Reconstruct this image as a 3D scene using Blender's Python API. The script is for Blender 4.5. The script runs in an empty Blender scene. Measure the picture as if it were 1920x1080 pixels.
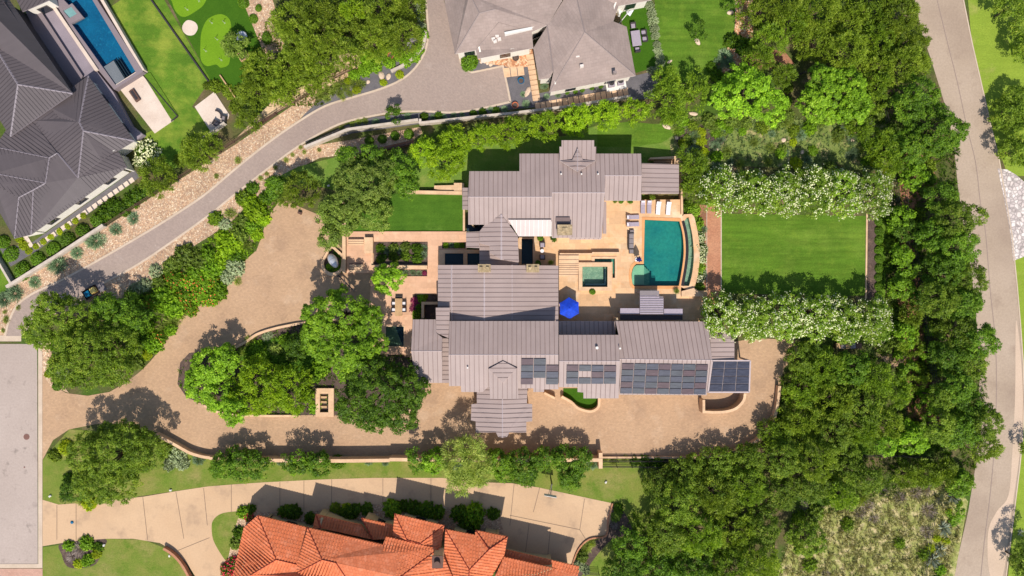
import bpy, math, random
import numpy as np
from mathutils import Vector
from mathutils.geometry import tessellate_polygon
R = math.radians
sc = bpy.context.scene
COL = sc.collection
S = 0.08; HC = 102.4            # metres per pixel of the photograph on the ground, drone height

# ---------------- camera, sky, sun, exposure ----------------
cam = bpy.data.cameras.new("camera"); camo = bpy.data.objects.new("camera", cam); COL.objects.link(camo)
cam.lens = 24; cam.sensor_width = 36; cam.clip_end = 2000
camo.location = (0, 0, HC); sc.camera = camo
SUN_EL, SUN_AZ = 52.0, 173.0     # azimuth clockwise from north (+Y)
w = bpy.data.worlds.new("World"); sc.world = w; w.use_nodes = True
nt = w.node_tree; nt.nodes.clear()
sky = nt.nodes.new("ShaderNodeTexSky"); sky.sky_type = 'NISHITA'; sky.sun_disc = False
sky.sun_elevation = R(SUN_EL); sky.sun_rotation = R(SUN_AZ)
bg = nt.nodes.new("ShaderNodeBackground"); bg.inputs[1].default_value = 0.14
wo = nt.nodes.new("ShaderNodeOutputWorld"); nt.links.new(sky.outputs[0], bg.inputs[0]); nt.links.new(bg.outputs[0], wo.inputs[0])
sl = bpy.data.lights.new("sun", 'SUN'); sl.energy = 5.0; sl.angle = R(0.5); sl.color = (1, .95, .87)
so = bpy.data.objects.new("sun", sl); COL.objects.link(so)
sd = Vector((math.sin(R(SUN_AZ))*math.cos(R(SUN_EL)), math.cos(R(SUN_AZ))*math.cos(R(SUN_EL)), math.sin(R(SUN_EL))))
so.rotation_euler = sd.to_track_quat('Z', 'Y').to_euler(); so.location = sd*150
sc.view_settings.view_transform = 'Standard'; sc.view_settings.look = 'None'
sc.view_settings.exposure = 0.17; sc.view_settings.gamma = 1; sc.view_settings.use_curve_mapping = False

# ---------------- helpers ----------------
def P(x, y, h=0.0):
    k = S*(1-h/HC)
    return ((x-960)*k, (540-y)*k, h)
LABELS = {}
def tag(o, label=None, cat=None, group=None, kind=None):
    if label: o['label'] = label
    if cat: o['category'] = cat
    if group: o['group'] = group
    if kind: o['kind'] = kind
    return o
def empty(name, loc, label, cat, group=None, rz=0, kind=None):
    o = bpy.data.objects.new(name, None); COL.objects.link(o); o.location = loc; o.rotation_euler = (0, 0, rz)
    o.empty_display_size = .3
    return tag(o, label, cat, group, kind)
class MB:
    """collects faces (world or local metres) for one mesh object"""
    def __init__(s): s.v = []; s.f = []; s.m = []; s.uv = []
    def poly(s, pts, mi=0, uv=None):
        n = len(s.v); s.v += [tuple(p) for p in pts]; s.f.append(tuple(range(n, n+len(pts)))); s.m.append(mi)
        s.uv += list(uv) if uv else [(p[0], p[1]) for p in pts]
    def box(s, cx, cy, z0, z1, wx, wy, rz=0, mi=0, taper=1.0, bev=0):
        c, q = math.cos(rz), math.sin(rz)
        def pt(x, y, z): return (cx+x*c-y*q, cy+x*q+y*c, z)
        a, b = wx/2, wy/2
        if bev:
            s.box(cx, cy, z0, z1-bev, wx, wy, rz, mi)
            B = [pt(*t, z1-bev) for t in ((-a, -b), (a, -b), (a, b), (-a, b))]
            T = [pt(*t, z1) for t in ((-a+bev, -b+bev), (a-bev, -b+bev), (a-bev, b-bev), (-a+bev, b-bev))]
            s.v = s.v; s.f.pop(); s.m.pop(); s.uv = s.uv[:-4]; s.v = s.v[:-4]
        else:
            B = [pt(*t, z0) for t in ((-a, -b), (a, -b), (a, b), (-a, b))]
            T = [pt(t[0]*taper, t[1]*taper, z1) for t in ((-a, -b), (a, -b), (a, b), (-a, b))]
            s.poly(B[::-1], mi)
        for i in range(4): j = (i+1) % 4; s.poly([B[i], B[j], T[j], T[i]], mi)
        s.poly(T, mi)
    def tube(s, a, b, r0, r1=None, n=8, mi=0, cap=True):
        r1 = r0 if r1 is None else r1
        a = Vector(a); b = Vector(b); d = (b-a).normalized()
        u = d.cross(Vector((0, 0, 1)) if abs(d.z) < .95 else Vector((1, 0, 0))).normalized(); v = d.cross(u)
        A = [a+(u*math.cos(t)+v*math.sin(t))*r0 for t in [2*math.pi*i/n for i in range(n)]]
        B = [b+(u*math.cos(t)+v*math.sin(t))*r1 for t in [2*math.pi*i/n for i in range(n)]]
        for i in range(n): j = (i+1) % n; s.poly([A[j], A[i], B[i], B[j]], mi)
        if cap: s.poly(A, mi); s.poly(B[::-1], mi)
    def lathe(s, prof, cx=0, cy=0, n=16, mi=0, sx=1, sy=1):
        rows = [[(cx+r*math.cos(2*math.pi*i/n)*sx, cy+r*math.sin(2*math.pi*i/n)*sy, z) for i in range(n)] for r, z in prof]
        for a, b in zip(rows[:-1], rows[1:]):
            for i in range(n): j = (i+1) % n; s.poly([a[i], a[j], b[j], b[i]], mi)
    def prism(s, pts, z0, z1, mi=0, holes=(), bottom=False, mside=None):
        """pts xy; top face(s) with optional holes and vertical sides"""
        mside = mi if mside is None else mside
        loops = [list(pts)]+[list(h) for h in holes]
        flat = [p for l in loops for p in l]
        tris = tessellate_polygon([[Vector((p[0], p[1], 0)) for p in l] for l in loops])
        for t in tris:
            q = [flat[i] for i in t]
            ar = (q[1][0]-q[0][0])*(q[2][1]-q[0][1])-(q[2][0]-q[0][0])*(q[1][1]-q[0][1])
            if ar < 0: q = q[::-1]
            s.poly([(p[0], p[1], z1) for p in q], mi)
        if z0 is not None and z0 < z1:
            for li, l in enumerate(loops):
                ar = sum(l[i][0]*l[(i+1) % len(l)][1]-l[(i+1) % len(l)][0]*l[i][1] for i in range(len(l)))
                if (ar < 0) != (li > 0): l = l[::-1]
                for i in range(len(l)):
                    a, b = l[i], l[(i+1) % len(l)]
                    s.poly([(a[0], a[1], z0), (b[0], b[1], z0), (b[0], b[1], z1), (a[0], a[1], z1)], mside)
    def ribbon(s, pts, wd, z0, z1, closed=False, mi=0):
        """wall or kerb along a polyline of xy points"""
        n = len(pts); L = []; Rr = []
        for i in range(n):
            a = Vector(pts[(i-1) % n] if (closed or i > 0) else pts[i]); b = Vector(pts[i]); c = Vector(pts[(i+1) % n] if (closed or i < n-1) else pts[i])
            d1 = (b-a); d2 = (c-b)
            d1 = d1.normalized() if d1.length > 1e-6 else d2.normalized(); d2 = d2.normalized() if d2.length > 1e-6 else d1
            t = (d1+d2); t = t.normalized() if t.length > 1e-3 else d1
            nn = Vector((-t.y, t.x)); k = 1/max(.5, nn.dot(Vector((-d1.y, d1.x))))
            L.append(b+nn*wd/2*k); Rr.append(b-nn*wd/2*k)
        for i in range(n if closed else n-1):
            j = (i+1) % n
            s.poly([(Rr[i].x, Rr[i].y, z1), (Rr[j].x, Rr[j].y, z1), (L[j].x, L[j].y, z1), (L[i].x, L[i].y, z1)], mi)
            if z0 < z1:
                s.poly([(Rr[i].x, Rr[i].y, z0), (Rr[j].x, Rr[j].y, z0), (Rr[j].x, Rr[j].y, z1), (Rr[i].x, Rr[i].y, z1)], mi)
                s.poly([(L[j].x, L[j].y, z0), (L[i].x, L[i].y, z0), (L[i].x, L[i].y, z1), (L[j].x, L[j].y, z1)], mi)
        if not closed and z0 < z1:
            for i in (0, n-1):
                q = [(L[i].x, L[i].y, z0), (Rr[i].x, Rr[i].y, z0), (Rr[i].x, Rr[i].y, z1), (L[i].x, L[i].y, z1)]
                s.poly(q if i == 0 else q[::-1], mi)
    def build(s, name, mats, parent=None, smooth=False, loc=None):
        me = bpy.data.meshes.new(name); me.from_pydata(s.v, [], s.f)
        if not isinstance(mats, (list, tuple)): mats = [mats]
        for m in mats: me.materials.append(m)
        me.polygons.foreach_set('material_index', s.m)
        uvl = me.uv_layers.new(name='UVMap'); uvl.data.foreach_set('uv', np.array(s.uv, dtype=np.float32).ravel())
        if smooth: me.polygons.foreach_set('use_smooth', [True]*len(s.f))
        me.update()
        o = bpy.data.objects.new(name, me); COL.objects.link(o)
        if parent is not None:
            o.parent = parent
            if loc == 'world':
                o.matrix_parent_inverse = MATINV(parent)
        elif loc is not None: o.location = loc
        return o
from mathutils import Matrix
def MATINV(p):
    m = Matrix.Translation(p.location) @ p.rotation_euler.to_matrix().to_4x4()
    return m.inverted()
def smooth(pts, n=6, closed=False):
    """Catmull-Rom through pixel points"""
    out = []; N = len(pts)
    rng = range(N) if closed else range(N-1)
    for i in rng:
        p0 = pts[(i-1) % N] if (closed or i > 0) else pts[0]
        p1 = pts[i]; p2 = pts[(i+1) % N]
        p3 = pts[(i+2) % N] if (closed or i+2 < N) else pts[-1]
        for k in range(n):
            t = k/n
            out.append(tuple(.5*((2*p1[j])+(-p0[j]+p2[j])*t+(2*p0[j]-5*p1[j]+4*p2[j]-p3[j])*t*t+(-p0[j]+3*p1[j]-3*p2[j]+p3[j])*t**3) for j in (0, 1)))
    if not closed: out.append(tuple(pts[-1]))
    return out
def W(pts, h=0): return [P(x, y, h)[:2] for x, y in pts]
def copy_tree(o, parent=None):
    c = o.copy(); COL.objects.link(c)
    if parent is not None: c.parent = parent
    for ch in o.children: copy_tree(ch, c)
    return c
ORD = "first second third fourth fifth sixth seventh eighth ninth tenth eleventh twelfth thirteenth fourteenth fifteenth sixteenth seventeenth eighteenth nineteenth twentieth".split()
def ordn(i):
    if i < 20: return ORD[i]
    n = i+1; suf = 'th' if 10 <= n % 100 <= 20 else {1: 'st', 2: 'nd', 3: 'rd'}.get(n % 10, 'th')
    return f"{n}{suf}"

# ---------------- materials ----------------
def lin(c): return tuple(((v/255)/12.92 if v/255 < .04045 else ((v/255+.055)/1.055)**2.4) for v in c)+(1,)
class Nodes:
    def __init__(s, name):
        s.m = bpy.data.materials.new(name); s.m.use_nodes = True; s.t = s.m.node_tree; s.t.nodes.clear()
        s.out = s.n("ShaderNodeOutputMaterial")
    def n(s, ty, **kw):
        x = s.t.nodes.new(ty)
        for k, v in kw.items(): setattr(x, k, v)
        return x
    def l(s, a, b): s.t.links.new(a, b)
    def coord(s, kind='Object', scale=(1, 1, 1), rot=0):
        tc = s.n("ShaderNodeTexCoord"); mp = s.n("ShaderNodeMapping"); mp.inputs['Scale'].default_value = scale; mp.inputs['Rotation'].default_value = (0, 0, rot)
        s.l(tc.outputs[kind], mp.inputs[0]); return mp.outputs[0]
    def noise(s, vec, scale, detail=3, rough=.55, lo=.35, hi=.65, dist=0):
        x = s.n("ShaderNodeTexNoise"); x.inputs['Scale'].default_value = scale; x.inputs['Detail'].default_value = detail
        x.inputs['Roughness'].default_value = rough; x.inputs['Distortion'].default_value = dist; s.l(vec, x.inputs['Vector'])
        mr = s.n("ShaderNodeMapRange"); mr.inputs[1].default_value = lo; mr.inputs[2].default_value = hi; s.l(x.outputs[0], mr.inputs[0]); return mr.outputs[0]
    def mix(s, f, a, b, mode='MIX'):
        x = s.n("ShaderNodeMix", data_type='RGBA', blend_type=mode)
        for i, v in ((0, f), (6, a), (7, b)):
            if hasattr(v, 'links'): s.l(v, x.inputs[i])
            else: x.inputs[i].default_value = v
        return x.outputs[2]
    def gain(s, col, fac, amt):
        """multiply colour by 1 +- amt following a 0..1 value"""
        mr = s.n("ShaderNodeMapRange"); mr.inputs[3].default_value = 1-amt; mr.inputs[4].default_value = 1+amt; s.l(fac, mr.inputs[0])
        x = s.n("ShaderNodeVectorMath", operation='SCALE'); s.l(col, x.inputs[0]); s.l(mr.outputs[0], x.inputs['Scale']); return x.outputs[0]
    def bsdf(s, col, rough=.9, metal=0, bump=None, bstr=.3, bdist=.05, spec=.3):
        b = s.n("ShaderNodeBsdfPrincipled"); b.inputs['Roughness'].default_value = rough; b.inputs['Metallic'].default_value = metal
        b.inputs['Specular IOR Level'].default_value = spec
        if hasattr(col, 'links'): s.l(col, b.inputs['Base Color'])
        else: b.inputs['Base Color'].default_value = col
        if bump is not None:
            bp = s.n("ShaderNodeBump"); bp.inputs['Strength'].default_value = bstr; bp.inputs['Distance'].default_value = bdist
            s.l(bump, bp.inputs['Height']); s.l(bp.outputs[0], b.inputs['Normal'])
        s.l(b.outputs[0], s.out.inputs[0]); return b
def surf(name, c1, c2, s1=.15, c3=None, s3=.4, t3=(.55, .7), fine=.12, fs=5, rough=.9, bump=0, brick=None, rot=0, spec=.2, c4=None, s4=.08, t4=(.5, .7)):
    N = Nodes(name); v = N.coord('Object', rot=rot)
    col = N.mix(N.noise(v, s1, 4), lin(c1), lin(c2))
    if c3: col = N.mix(N.noise(v, s3, 5, .6, *t3), col, lin(c3))
    if c4: col = N.mix(N.noise(v, s4, 3, .6, *t4), col, lin(c4))
    f = N.noise(v, fs, 4, .7, .3, .7)
    col = N.gain(col, f, fine)
    if brick:
        b = N.n("ShaderNodeTexBrick"); bw, bh, mort, amt = brick[:4]
        b.inputs['Scale'].default_value = 1; b.inputs['Brick Width'].default_value = bw; b.inputs['Row Height'].default_value = bh
        b.inputs['Mortar Size'].default_value = mort; b.inputs['Mortar Smooth'].default_value = .3
        b.inputs['Color1'].default_value = (1-amt, 1-amt, 1-amt, 1); b.inputs['Color2'].default_value = (1+amt*.6, 1+amt*.5, 1+amt*.4, 1)
        mm = brick[4] if len(brick) > 4 else .75
        b.inputs['Mortar'].default_value = (mm, mm, mm, 1); N.l(v, b.inputs['Vector'])
        col = N.mix(1.0, col, b.outputs[0], 'MULTIPLY')
    N.bsdf(col, rough, bump=f if bump else None, bstr=bump, spec=spec)
    return N.m
def rocks(name, cols, cell=.35, rough=.9, dk=.62):
    N = Nodes(name); v = N.coord('Object')
    vo = N.n("ShaderNodeTexVoronoi"); vo.inputs['Scale'].default_value = 1/cell; N.l(v, vo.inputs['Vector'])
    r = N.n("ShaderNodeValToRGB"); r.color_ramp.interpolation = 'CONSTANT'
    e = r.color_ramp.elements
    while len(e) < len(cols): e.new(.5)
    for i, c in enumerate(cols): e[i].position = i/len(cols); e[i].color = lin(c)
    sep = N.n("ShaderNodeSeparateColor"); N.l(vo.outputs['Color'], sep.inputs[0]); N.l(sep.outputs[0], r.inputs[0])
    vd = N.n("ShaderNodeTexVoronoi", feature='DISTANCE_TO_EDGE'); vd.inputs['Scale'].default_value = 1/cell; N.l(v, vd.inputs['Vector'])
    mr = N.n("ShaderNodeMapRange"); mr.inputs[1].default_value = 0; mr.inputs[2].default_value = .2; mr.inputs[3].default_value = dk; N.l(vd.outputs['Distance'], mr.inputs[0])
    x = N.n("ShaderNodeVectorMath", operation='SCALE'); N.l(r.outputs[0], x.inputs[0]); N.l(mr.outputs[0], x.inputs['Scale'])
    col = N.gain(x.outputs[0], N.noise(v, .25, 4), .12)
    N.bsdf(col, rough, bump=mr.outputs[0], bstr=.5, bdist=.05); return N.m
def grass(name, c1, c2, c3, s1=.25, s3=.12, t3=(.5, .75), stripes=0, fine=.28, srot=0, c4=None, s4=.5, t4=(.6, .75)):
    N = Nodes(name); v = N.coord('Object')
    col = N.mix(N.noise(v, s1, 5, .65), lin(c1), lin(c2))
    col = N.mix(N.noise(v, s3, 4, .6, *t3), col, lin(c3))
    if c4: col = N.mix(N.noise(v, s4, 6, .7, *t4), col, lin(c4))
    f = N.noise(v, 4.5, 5, .8, .3, .7); col = N.gain(col, f, fine)
    if stripes:
        v2 = N.coord('Object', (.15, 1.6, 1), srot); col = N.gain(col, N.noise(v2, 1.0, 3, .6), stripes)
    N.bsdf(col, .95, bump=f, bstr=.6, bdist=.06, spec=.1); return N.m
def flat(name, c, rough=.6, metal=0, var=.06, vs=3, spec=.4):
    N = Nodes(name); v = N.coord('Object'); rgb = N.n("ShaderNodeRGB"); rgb.outputs[0].default_value = lin(c)
    N.bsdf(N.gain(rgb.outputs[0], N.noise(v, vs, 4, .6), var), rough, metal, spec=spec); return N.m
def metal_roof(name, c, sp, var=.025, rough=.55):
    """standing seam sheets: tone varies sheet by sheet along the UV u axis, faint streaks down the slope"""
    N = Nodes(name); uv = N.coord('UV'); sx = N.n("ShaderNodeSeparateXYZ"); N.l(uv, sx.inputs[0])
    d = N.n("ShaderNodeMath", operation='DIVIDE'); d.inputs[1].default_value = sp; N.l(sx.outputs[0], d.inputs[0])
    fl = N.n("ShaderNodeMath", operation='FLOOR'); N.l(d.outputs[0], fl.inputs[0])
    wn = N.n("ShaderNodeTexWhiteNoise", noise_dimensions='1D'); N.l(fl.outputs[0], wn.inputs['W'])
    rgb = N.n("ShaderNodeRGB"); rgb.outputs[0].default_value = lin(c)
    col = N.gain(rgb.outputs[0], wn.outputs[0], var)
    mp = N.coord('UV', (3, .25, 1)); col = N.gain(col, N.noise(mp, 1, 5, .6), .035)
    v = N.coord('Object'); col = N.gain(col, N.noise(v, .35, 4), .05)
    N.bsdf(col, rough, .0, spec=.22); return N.m
def tiles(name, c1, c2, c3, bw, bh, mort, mcol=.55):
    N = Nodes(name); uv = N.coord('UV'); v = N.coord('Object')
    b = N.n("ShaderNodeTexBrick"); b.inputs['Scale'].default_value = 1; b.inputs['Brick Width'].default_value = bw; b.inputs['Row Height'].default_value = bh
    b.inputs['Mortar Size'].default_value = mort; b.inputs['Color1'].default_value = lin(c1); b.inputs['Color2'].default_value = lin(c2)
    b.inputs['Mortar'].default_value = tuple(x*mcol for x in lin(c1)[:3])+(1,); N.l(uv, b.inputs['Vector'])
    col = N.mix(N.noise(v, 1.5, 5, .7, .5, .75), b.outputs[0], lin(c3))
    col = N.gain(col, N.noise(v, .3, 4), .1)
    N.bsdf(col, .85, spec=.2); return N.m
def leafmat(name, cols, trans=.42, blotch=.45, k=2.25, rm=None):
    rm = rm or (1.22 if k > 1.3 else 1.0)
    """leaf colours vary leaf by leaf (random per island), clump by clump and tree by tree"""
    N = Nodes(name); v = N.coord('Object')
    g = N.n("ShaderNodeNewGeometry"); r = N.n("ShaderNodeValToRGB"); e = r.color_ramp.elements
    while len(e) < len(cols): e.new(.5)
    for i, c in enumerate(cols): e[i].position = i/(len(cols)-1); q = lin(c); e[i].color = (min(.8, q[0]*k*rm), min(.8, q[1]*k), min(.7, q[2]*k), 1)
    nz = N.noise(v, blotch, 3, .6, .3, .7)
    a = N.n("ShaderNodeMath", operation='MULTIPLY'); a.inputs[1].default_value = .5; N.l(g.outputs['Random Per Island'], a.inputs[0])
    b = N.n("ShaderNodeMath", operation='MULTIPLY_ADD'); b.inputs[1].default_value = .5; N.l(nz, b.inputs[0]); N.l(a.outputs[0], b.inputs[2])
    N.l(b.outputs[0], r.inputs[0])
    oi = N.n("ShaderNodeObjectInfo"); col = N.gain(r.outputs[0], oi.outputs['Random'], .24)
    d = N.n("ShaderNodeBsdfPrincipled"); d.inputs['Roughness'].default_value = .55; d.inputs['Specular IOR Level'].default_value = .25; N.l(col, d.inputs['Base Color'])
    t = N.n("ShaderNodeBsdfTranslucent"); N.l(N.mix(1.0, col, (1.15, 1.1, .5, 1), 'MULTIPLY'), t.inputs[0])
    mx = N.n("ShaderNodeMixShader"); mx.inputs[0].default_value = trans; N.l(d.outputs[0], mx.inputs[1]); N.l(t.outputs[0], mx.inputs[2]); N.l(mx.outputs[0], N.out.inputs[0])
    return N.m
def water(name, tint, surf_rough=.03, fac=.12):
    N = Nodes(name); v = N.coord('Object')
    t = N.n("ShaderNodeBsdfTransparent"); t.inputs[0].default_value = tint
    g = N.n("ShaderNodeBsdfGlossy"); g.inputs['Roughness'].default_value = surf_rough
    bp = N.n("ShaderNodeBump"); bp.inputs['Strength'].default_value = .25; bp.inputs['Distance'].default_value = .05; N.l(N.noise(v, 3, 3), bp.inputs['Height']); N.l(bp.outputs[0], g.inputs['Normal'])
    f = N.n("ShaderNodeFresnel"); f.inputs[0].default_value = 1.33
    mx = N.n("ShaderNodeMixShader"); N.l(f.outputs[0], mx.inputs[0]); N.l(t.outputs[0], mx.inputs[1]); N.l(g.outputs[0], mx.inputs[2]); N.l(mx.outputs[0], N.out.inputs[0])
    return N.m
M = {}
M['dirt'] = surf('dirt_mulch', (98, 84, 58), (70, 76, 34), .22, (120, 98, 78), .35, (.55, .7), .3, 4, bump=.5, c4=(66, 88, 26), s4=.12, t4=(.45, .6))
M['mulch'] = surf('bark_mulch', (92, 76, 68), (72, 58, 52), .6, (112, 92, 78), 1.2, (.55, .7), .3, 5, bump=.6)
M['redmulch'] = surf('red_soil', (160, 112, 86), (128, 88, 66), .6, (104, 84, 62), 1.0, (.55, .7), .25, 5, bump=.6)
M['greysoil'] = surf('dark_fine_gravel', (104, 99, 100), (92, 88, 90), 1, None, fine=.2, fs=8, bump=.4)
M['street'] = surf('worn_asphalt_street', (158, 142, 132), (167, 151, 141), .1, (150, 135, 126), .5, (.6, .7), .09, 3.5, c4=(136, 123, 114), s4=.6, t4=(.62, .74))
M['road'] = surf('pale_asphalt_road', (158, 139, 120), (166, 147, 129), .08, (147, 128, 111), .3, (.55, .75), .10, 3.5, bump=.15, c4=(142, 123, 107), s4=.07, t4=(.5, .75))
M['sandroad'] = surf('sandy_road_edge', (190, 166, 144), (180, 157, 136), .2, None, fine=.08)
M['kerb'] = surf('kerb_concrete', (190, 170, 150), (178, 158, 138), .4, None, fine=.08)
M['greypaver'] = surf('grey_pavers', (154, 136, 125), (147, 129, 119), .12, (162, 145, 135), .5, (.6, .8), .08, 3, brick=(.28, .18, .015, .09, .88), rot=.6, bump=.1, c4=(172, 155, 145), s4=.35, t4=(.66, .78))
M['tanpaver'] = surf('tan_pavers', (176, 144, 114), (167, 135, 106), .1, (184, 155, 128), .35, (.55, .8), .09, 3, brick=(.32, .2, .015, .10, .88), bump=.1, c4=(152, 124, 100), s4=.2, t4=(.54, .8))
M['pinkpaver'] = surf('pink_pavers', (186, 148, 130), (176, 136, 118), .3, None, fine=.1, brick=(.4, .2, .02, .1, .85))
M['patio'] = surf('sandstone_paving', (206, 168, 130), (198, 158, 118), .3, (208, 150, 102), .55, (.56, .78), .08, 2.5, brick=(1.7, .95, .014, .15, .78), c4=(206, 180, 150), s4=.35, t4=(.55, .7))
M['patio2'] = surf('sandstone_paving_terrace', (204, 162, 132), (194, 152, 122), .3, (210, 176, 146), .5, (.58, .75), .07, 2.5, brick=(1.6, .8, .012, .10, .8))
M['stone'] = surf('cut_limestone', (208, 174, 140), (198, 162, 128), .6, (186, 148, 114), 1.2, (.6, .75), .08, 4, brick=(.9, .5, .01, .08, .85))
M['coping'] = surf('orange_sandstone_coping', (206, 148, 98), (196, 138, 90), .7, (188, 140, 100), 1.5, (.6, .75), .08, 4)
M['brickpath'] = surf('brick_path', (178, 128, 98), (168, 116, 88), .4, None, fine=.12, brick=(.24, .12, .01, .16, .8))
M['concrete'] = surf('tan_concrete_drive', (190, 159, 127), (184, 152, 120), .12, (170, 142, 115), .14, (.48, .75), .06, 4, c4=(150, 125, 102), s4=.28, t4=(.56, .8))
M['joint'] = flat('joint_dark', (120, 100, 82), .9)
M['crack'] = flat('tar_seam', (138, 120, 110), .9)
M['gravel'] = rocks('river_rock', [(200, 168, 136), (190, 152, 120), (212, 186, 156), (172, 138, 112), (198, 162, 130), (184, 154, 128)], .2, dk=.55)
M['chips'] = rocks('orange_stone_chips', [(212, 164, 124), (196, 136, 96), (218, 184, 150), (180, 124, 90)], .26)
M['palerock'] = surf('pale_gravel', (200, 172, 138), (182, 150, 116), .5, (140, 116, 84), 1.0, (.55, .7), .25, 5, bump=.6)
M['cobble'] = rocks('pale_cobbles', [(204, 190, 182), (190, 176, 170), (212, 200, 192), (182, 168, 162)], .55, dk=.5)
M['lawn'] = grass('lawn_green', (84, 114, 32), (72, 100, 28), (112, 132, 50), .3, .2, (.5, .9), .14, .24, 0, (104, 128, 40), .6, (.5, .8))
M['lawn2'] = grass('lawn_court', (72, 104, 30), (62, 94, 26), (92, 120, 46), .5, .2, (.6, .8), .06, .2)
M['lawnyellow'] = grass('lawn_yellow_mottled', (88, 118, 34), (76, 106, 30), (138, 146, 56), .3, .28, (.46, .76), .08, .2, .55, (104, 130, 40), .9)  # yellow mottling is the grass's own colour
M['lawndry'] = grass('lawn_dry', (98, 118, 42), (120, 122, 58), (138, 128, 76), .3, .22, (.5, .75), 0, .2, 0, (86, 110, 34), .35, (.5, .68))
M['lawnsoft'] = grass('lawn_side', (104, 128, 52), (92, 118, 44), (130, 136, 68), .3, .4, (.5, .75), 0, .2)
M['verge'] = grass('verge_grass', (130, 148, 52), (118, 138, 46), (158, 154, 84), .3, .3, (.55, .8), .05, .18)
M['turf'] = grass('putting_fringe', (60, 94, 20), (54, 88, 18), (66, 98, 22), .5, .3, (.5, .8), 0, .10)
M['green'] = grass('putting_green', (104, 138, 28), (98, 132, 26), (108, 142, 32), .4, .3, (.5, .8), 0, .06)
M['meadow'] = grass('meadow_ground', (150, 148, 88), (126, 132, 68), (192, 174, 132), .8, .7, (.48, .66), 0, .28, 0, (96, 114, 48), .9, (.55, .7))
M['scrub'] = grass('scrub_ground', (118, 128, 70), (100, 114, 54), (176, 156, 114), .4, .5, (.52, .68), 0, .3, 0, (90, 72, 58), .35, (.56, .66))
M['roof'] = metal_roof('mauve_metal_roof', (150, 132, 126), .66, .010)
M['rooflight'] = metal_roof('pale_corrugated_roof', (184, 166, 160), .5)
M['seam'] = flat('roof_seam', (116, 99, 95), .7, spec=.1)  # darker than the sheets: the ribs' shade is put into their colour
M['cap'] = flat('ridge_cap', (172, 156, 154), .5)
M['ldark'] = metal_roof('charcoal_metal_roof', (84, 76, 77), .5)
M['lseam_shade'] = flat('charcoal_seam_shade', (66, 60, 63), .6, spec=.2)  # dark tone carries the seam shade, reused where walls are painted as shaded
M['lcap'] = flat('charcoal_cap', (124, 114, 118), .5)
M['shingle'] = tiles('brown_shingle', (144, 127, 119), (138, 121, 113), (130, 115, 107), .7, .42, .02, .8)
M['shcap'] = flat('shingle_cap', (132, 117, 112), .8)
M['tile'] = tiles('clay_tile', (204, 114, 76), (194, 106, 70), (214, 134, 100), .42, .46, .03, .72)
M['tilerib'] = tiles('clay_barrel', (212, 118, 76), (198, 108, 68), (218, 138, 102), .42, .46, .02, .72)
M['tilecap'] = flat('clay_ridge', (150, 62, 42), .8, var=.15)
M['wallstone'] = surf('limestone_wall', (196, 170, 136), (182, 154, 120), .5, None, fine=.1, brick=(.6, .3, .01, .1, .8))
M['wallwhite'] = flat('white_stucco', (212, 204, 192), .8)
M['wallstucco'] = flat('tan_stucco', (186, 164, 124), .8)
M['fascia'] = flat('pale_fascia', (206, 194, 184), .6)
M['ldeck'] = surf('mauve_terrace_slab', (140, 128, 134), (124, 114, 120), .25, None, fine=.06)
M['lflat'] = surf('brown_terrace_roof', (126, 113, 115), (120, 108, 111), .3, None, fine=.05)
M['cream'] = surf('cream_slab', (202, 184, 168), (192, 172, 156), .4, (178, 158, 142), 1.2, (.6, .8), .06)
M['white'] = flat('white_paint', (208, 202, 194), .6)
M['offwhite'] = surf('white_wall_cap', (188, 174, 160), (170, 156, 142), 1.2, None, fine=.08)
M['dark'] = flat('dark_metal', (52, 46, 48), .5)
M['rust'] = flat('rusty_steel', (92, 66, 56), .8)
M['glass'] = flat('window_glass', (28, 34, 42), .08, spec=.8)
M['frame'] = flat('window_frame', (88, 80, 76), .5)
M['panel_blue'] = None
M['wood'] = surf('pale_wood', (186, 152, 112), (168, 134, 98), 1, None, fine=.12)
M['bark'] = surf('bark', (96, 80, 66), (74, 62, 52), 2, None, fine=.25, bump=.5)
M['plaster_teal'] = surf('teal_pool_plaster', (44, 122, 118), (36, 108, 112), .2, (88, 146, 122), .12, (.38, .7), .16, 2.2)
M['plaster_green'] = surf('green_pool_plaster', (138, 154, 128), (124, 142, 118), .8, (150, 160, 132), 2.5, (.5, .6), .3, 6)
M['plaster_blue'] = surf('blue_pool_plaster', (10, 96, 134), (8, 82, 120), .4, (26, 112, 146), 1.6, (.55, .7), .16, 4)
M['plaster_dark'] = surf('dark_pool_plaster', (40, 56, 66), (34, 48, 60), .6, None, fine=.1)
M['water'] = water('pool_water', (.52, .87, .88, 1))
M['clear'] = water('clear_water', (.80, .92, .92, 1))
M['silver'] = flat('brushed_steel', (190, 190, 196), .3, .35, .05, 2)
M['blue'] = flat('blue_canvas', (10, 58, 178), .8, var=.3, vs=1.2)
M['bluedark'] = flat('blue_canvas_folded', (10, 40, 130), .8)
M['cushion'] = flat('white_cushion', (214, 208, 210), .85)
M['cushiongrey'] = flat('grey_cushion', (124, 114, 114), .85)
M['wicker'] = flat('dark_wicker', (60, 54, 54), .8)
M['pot'] = flat('olive_pot', (88, 78, 52), .8)
M['terracotta'] = flat('terracotta', (172, 96, 62), .8)
M['boulder'] = surf('pale_boulder', (206, 182, 160), (186, 160, 136), 1.5, None, fine=.12, bump=.6)
M['iron'] = flat('manhole_iron', (116, 82, 72), .7)
M['flag'] = flat('grey_lilac_table', (150, 138, 148), .7)

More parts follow.
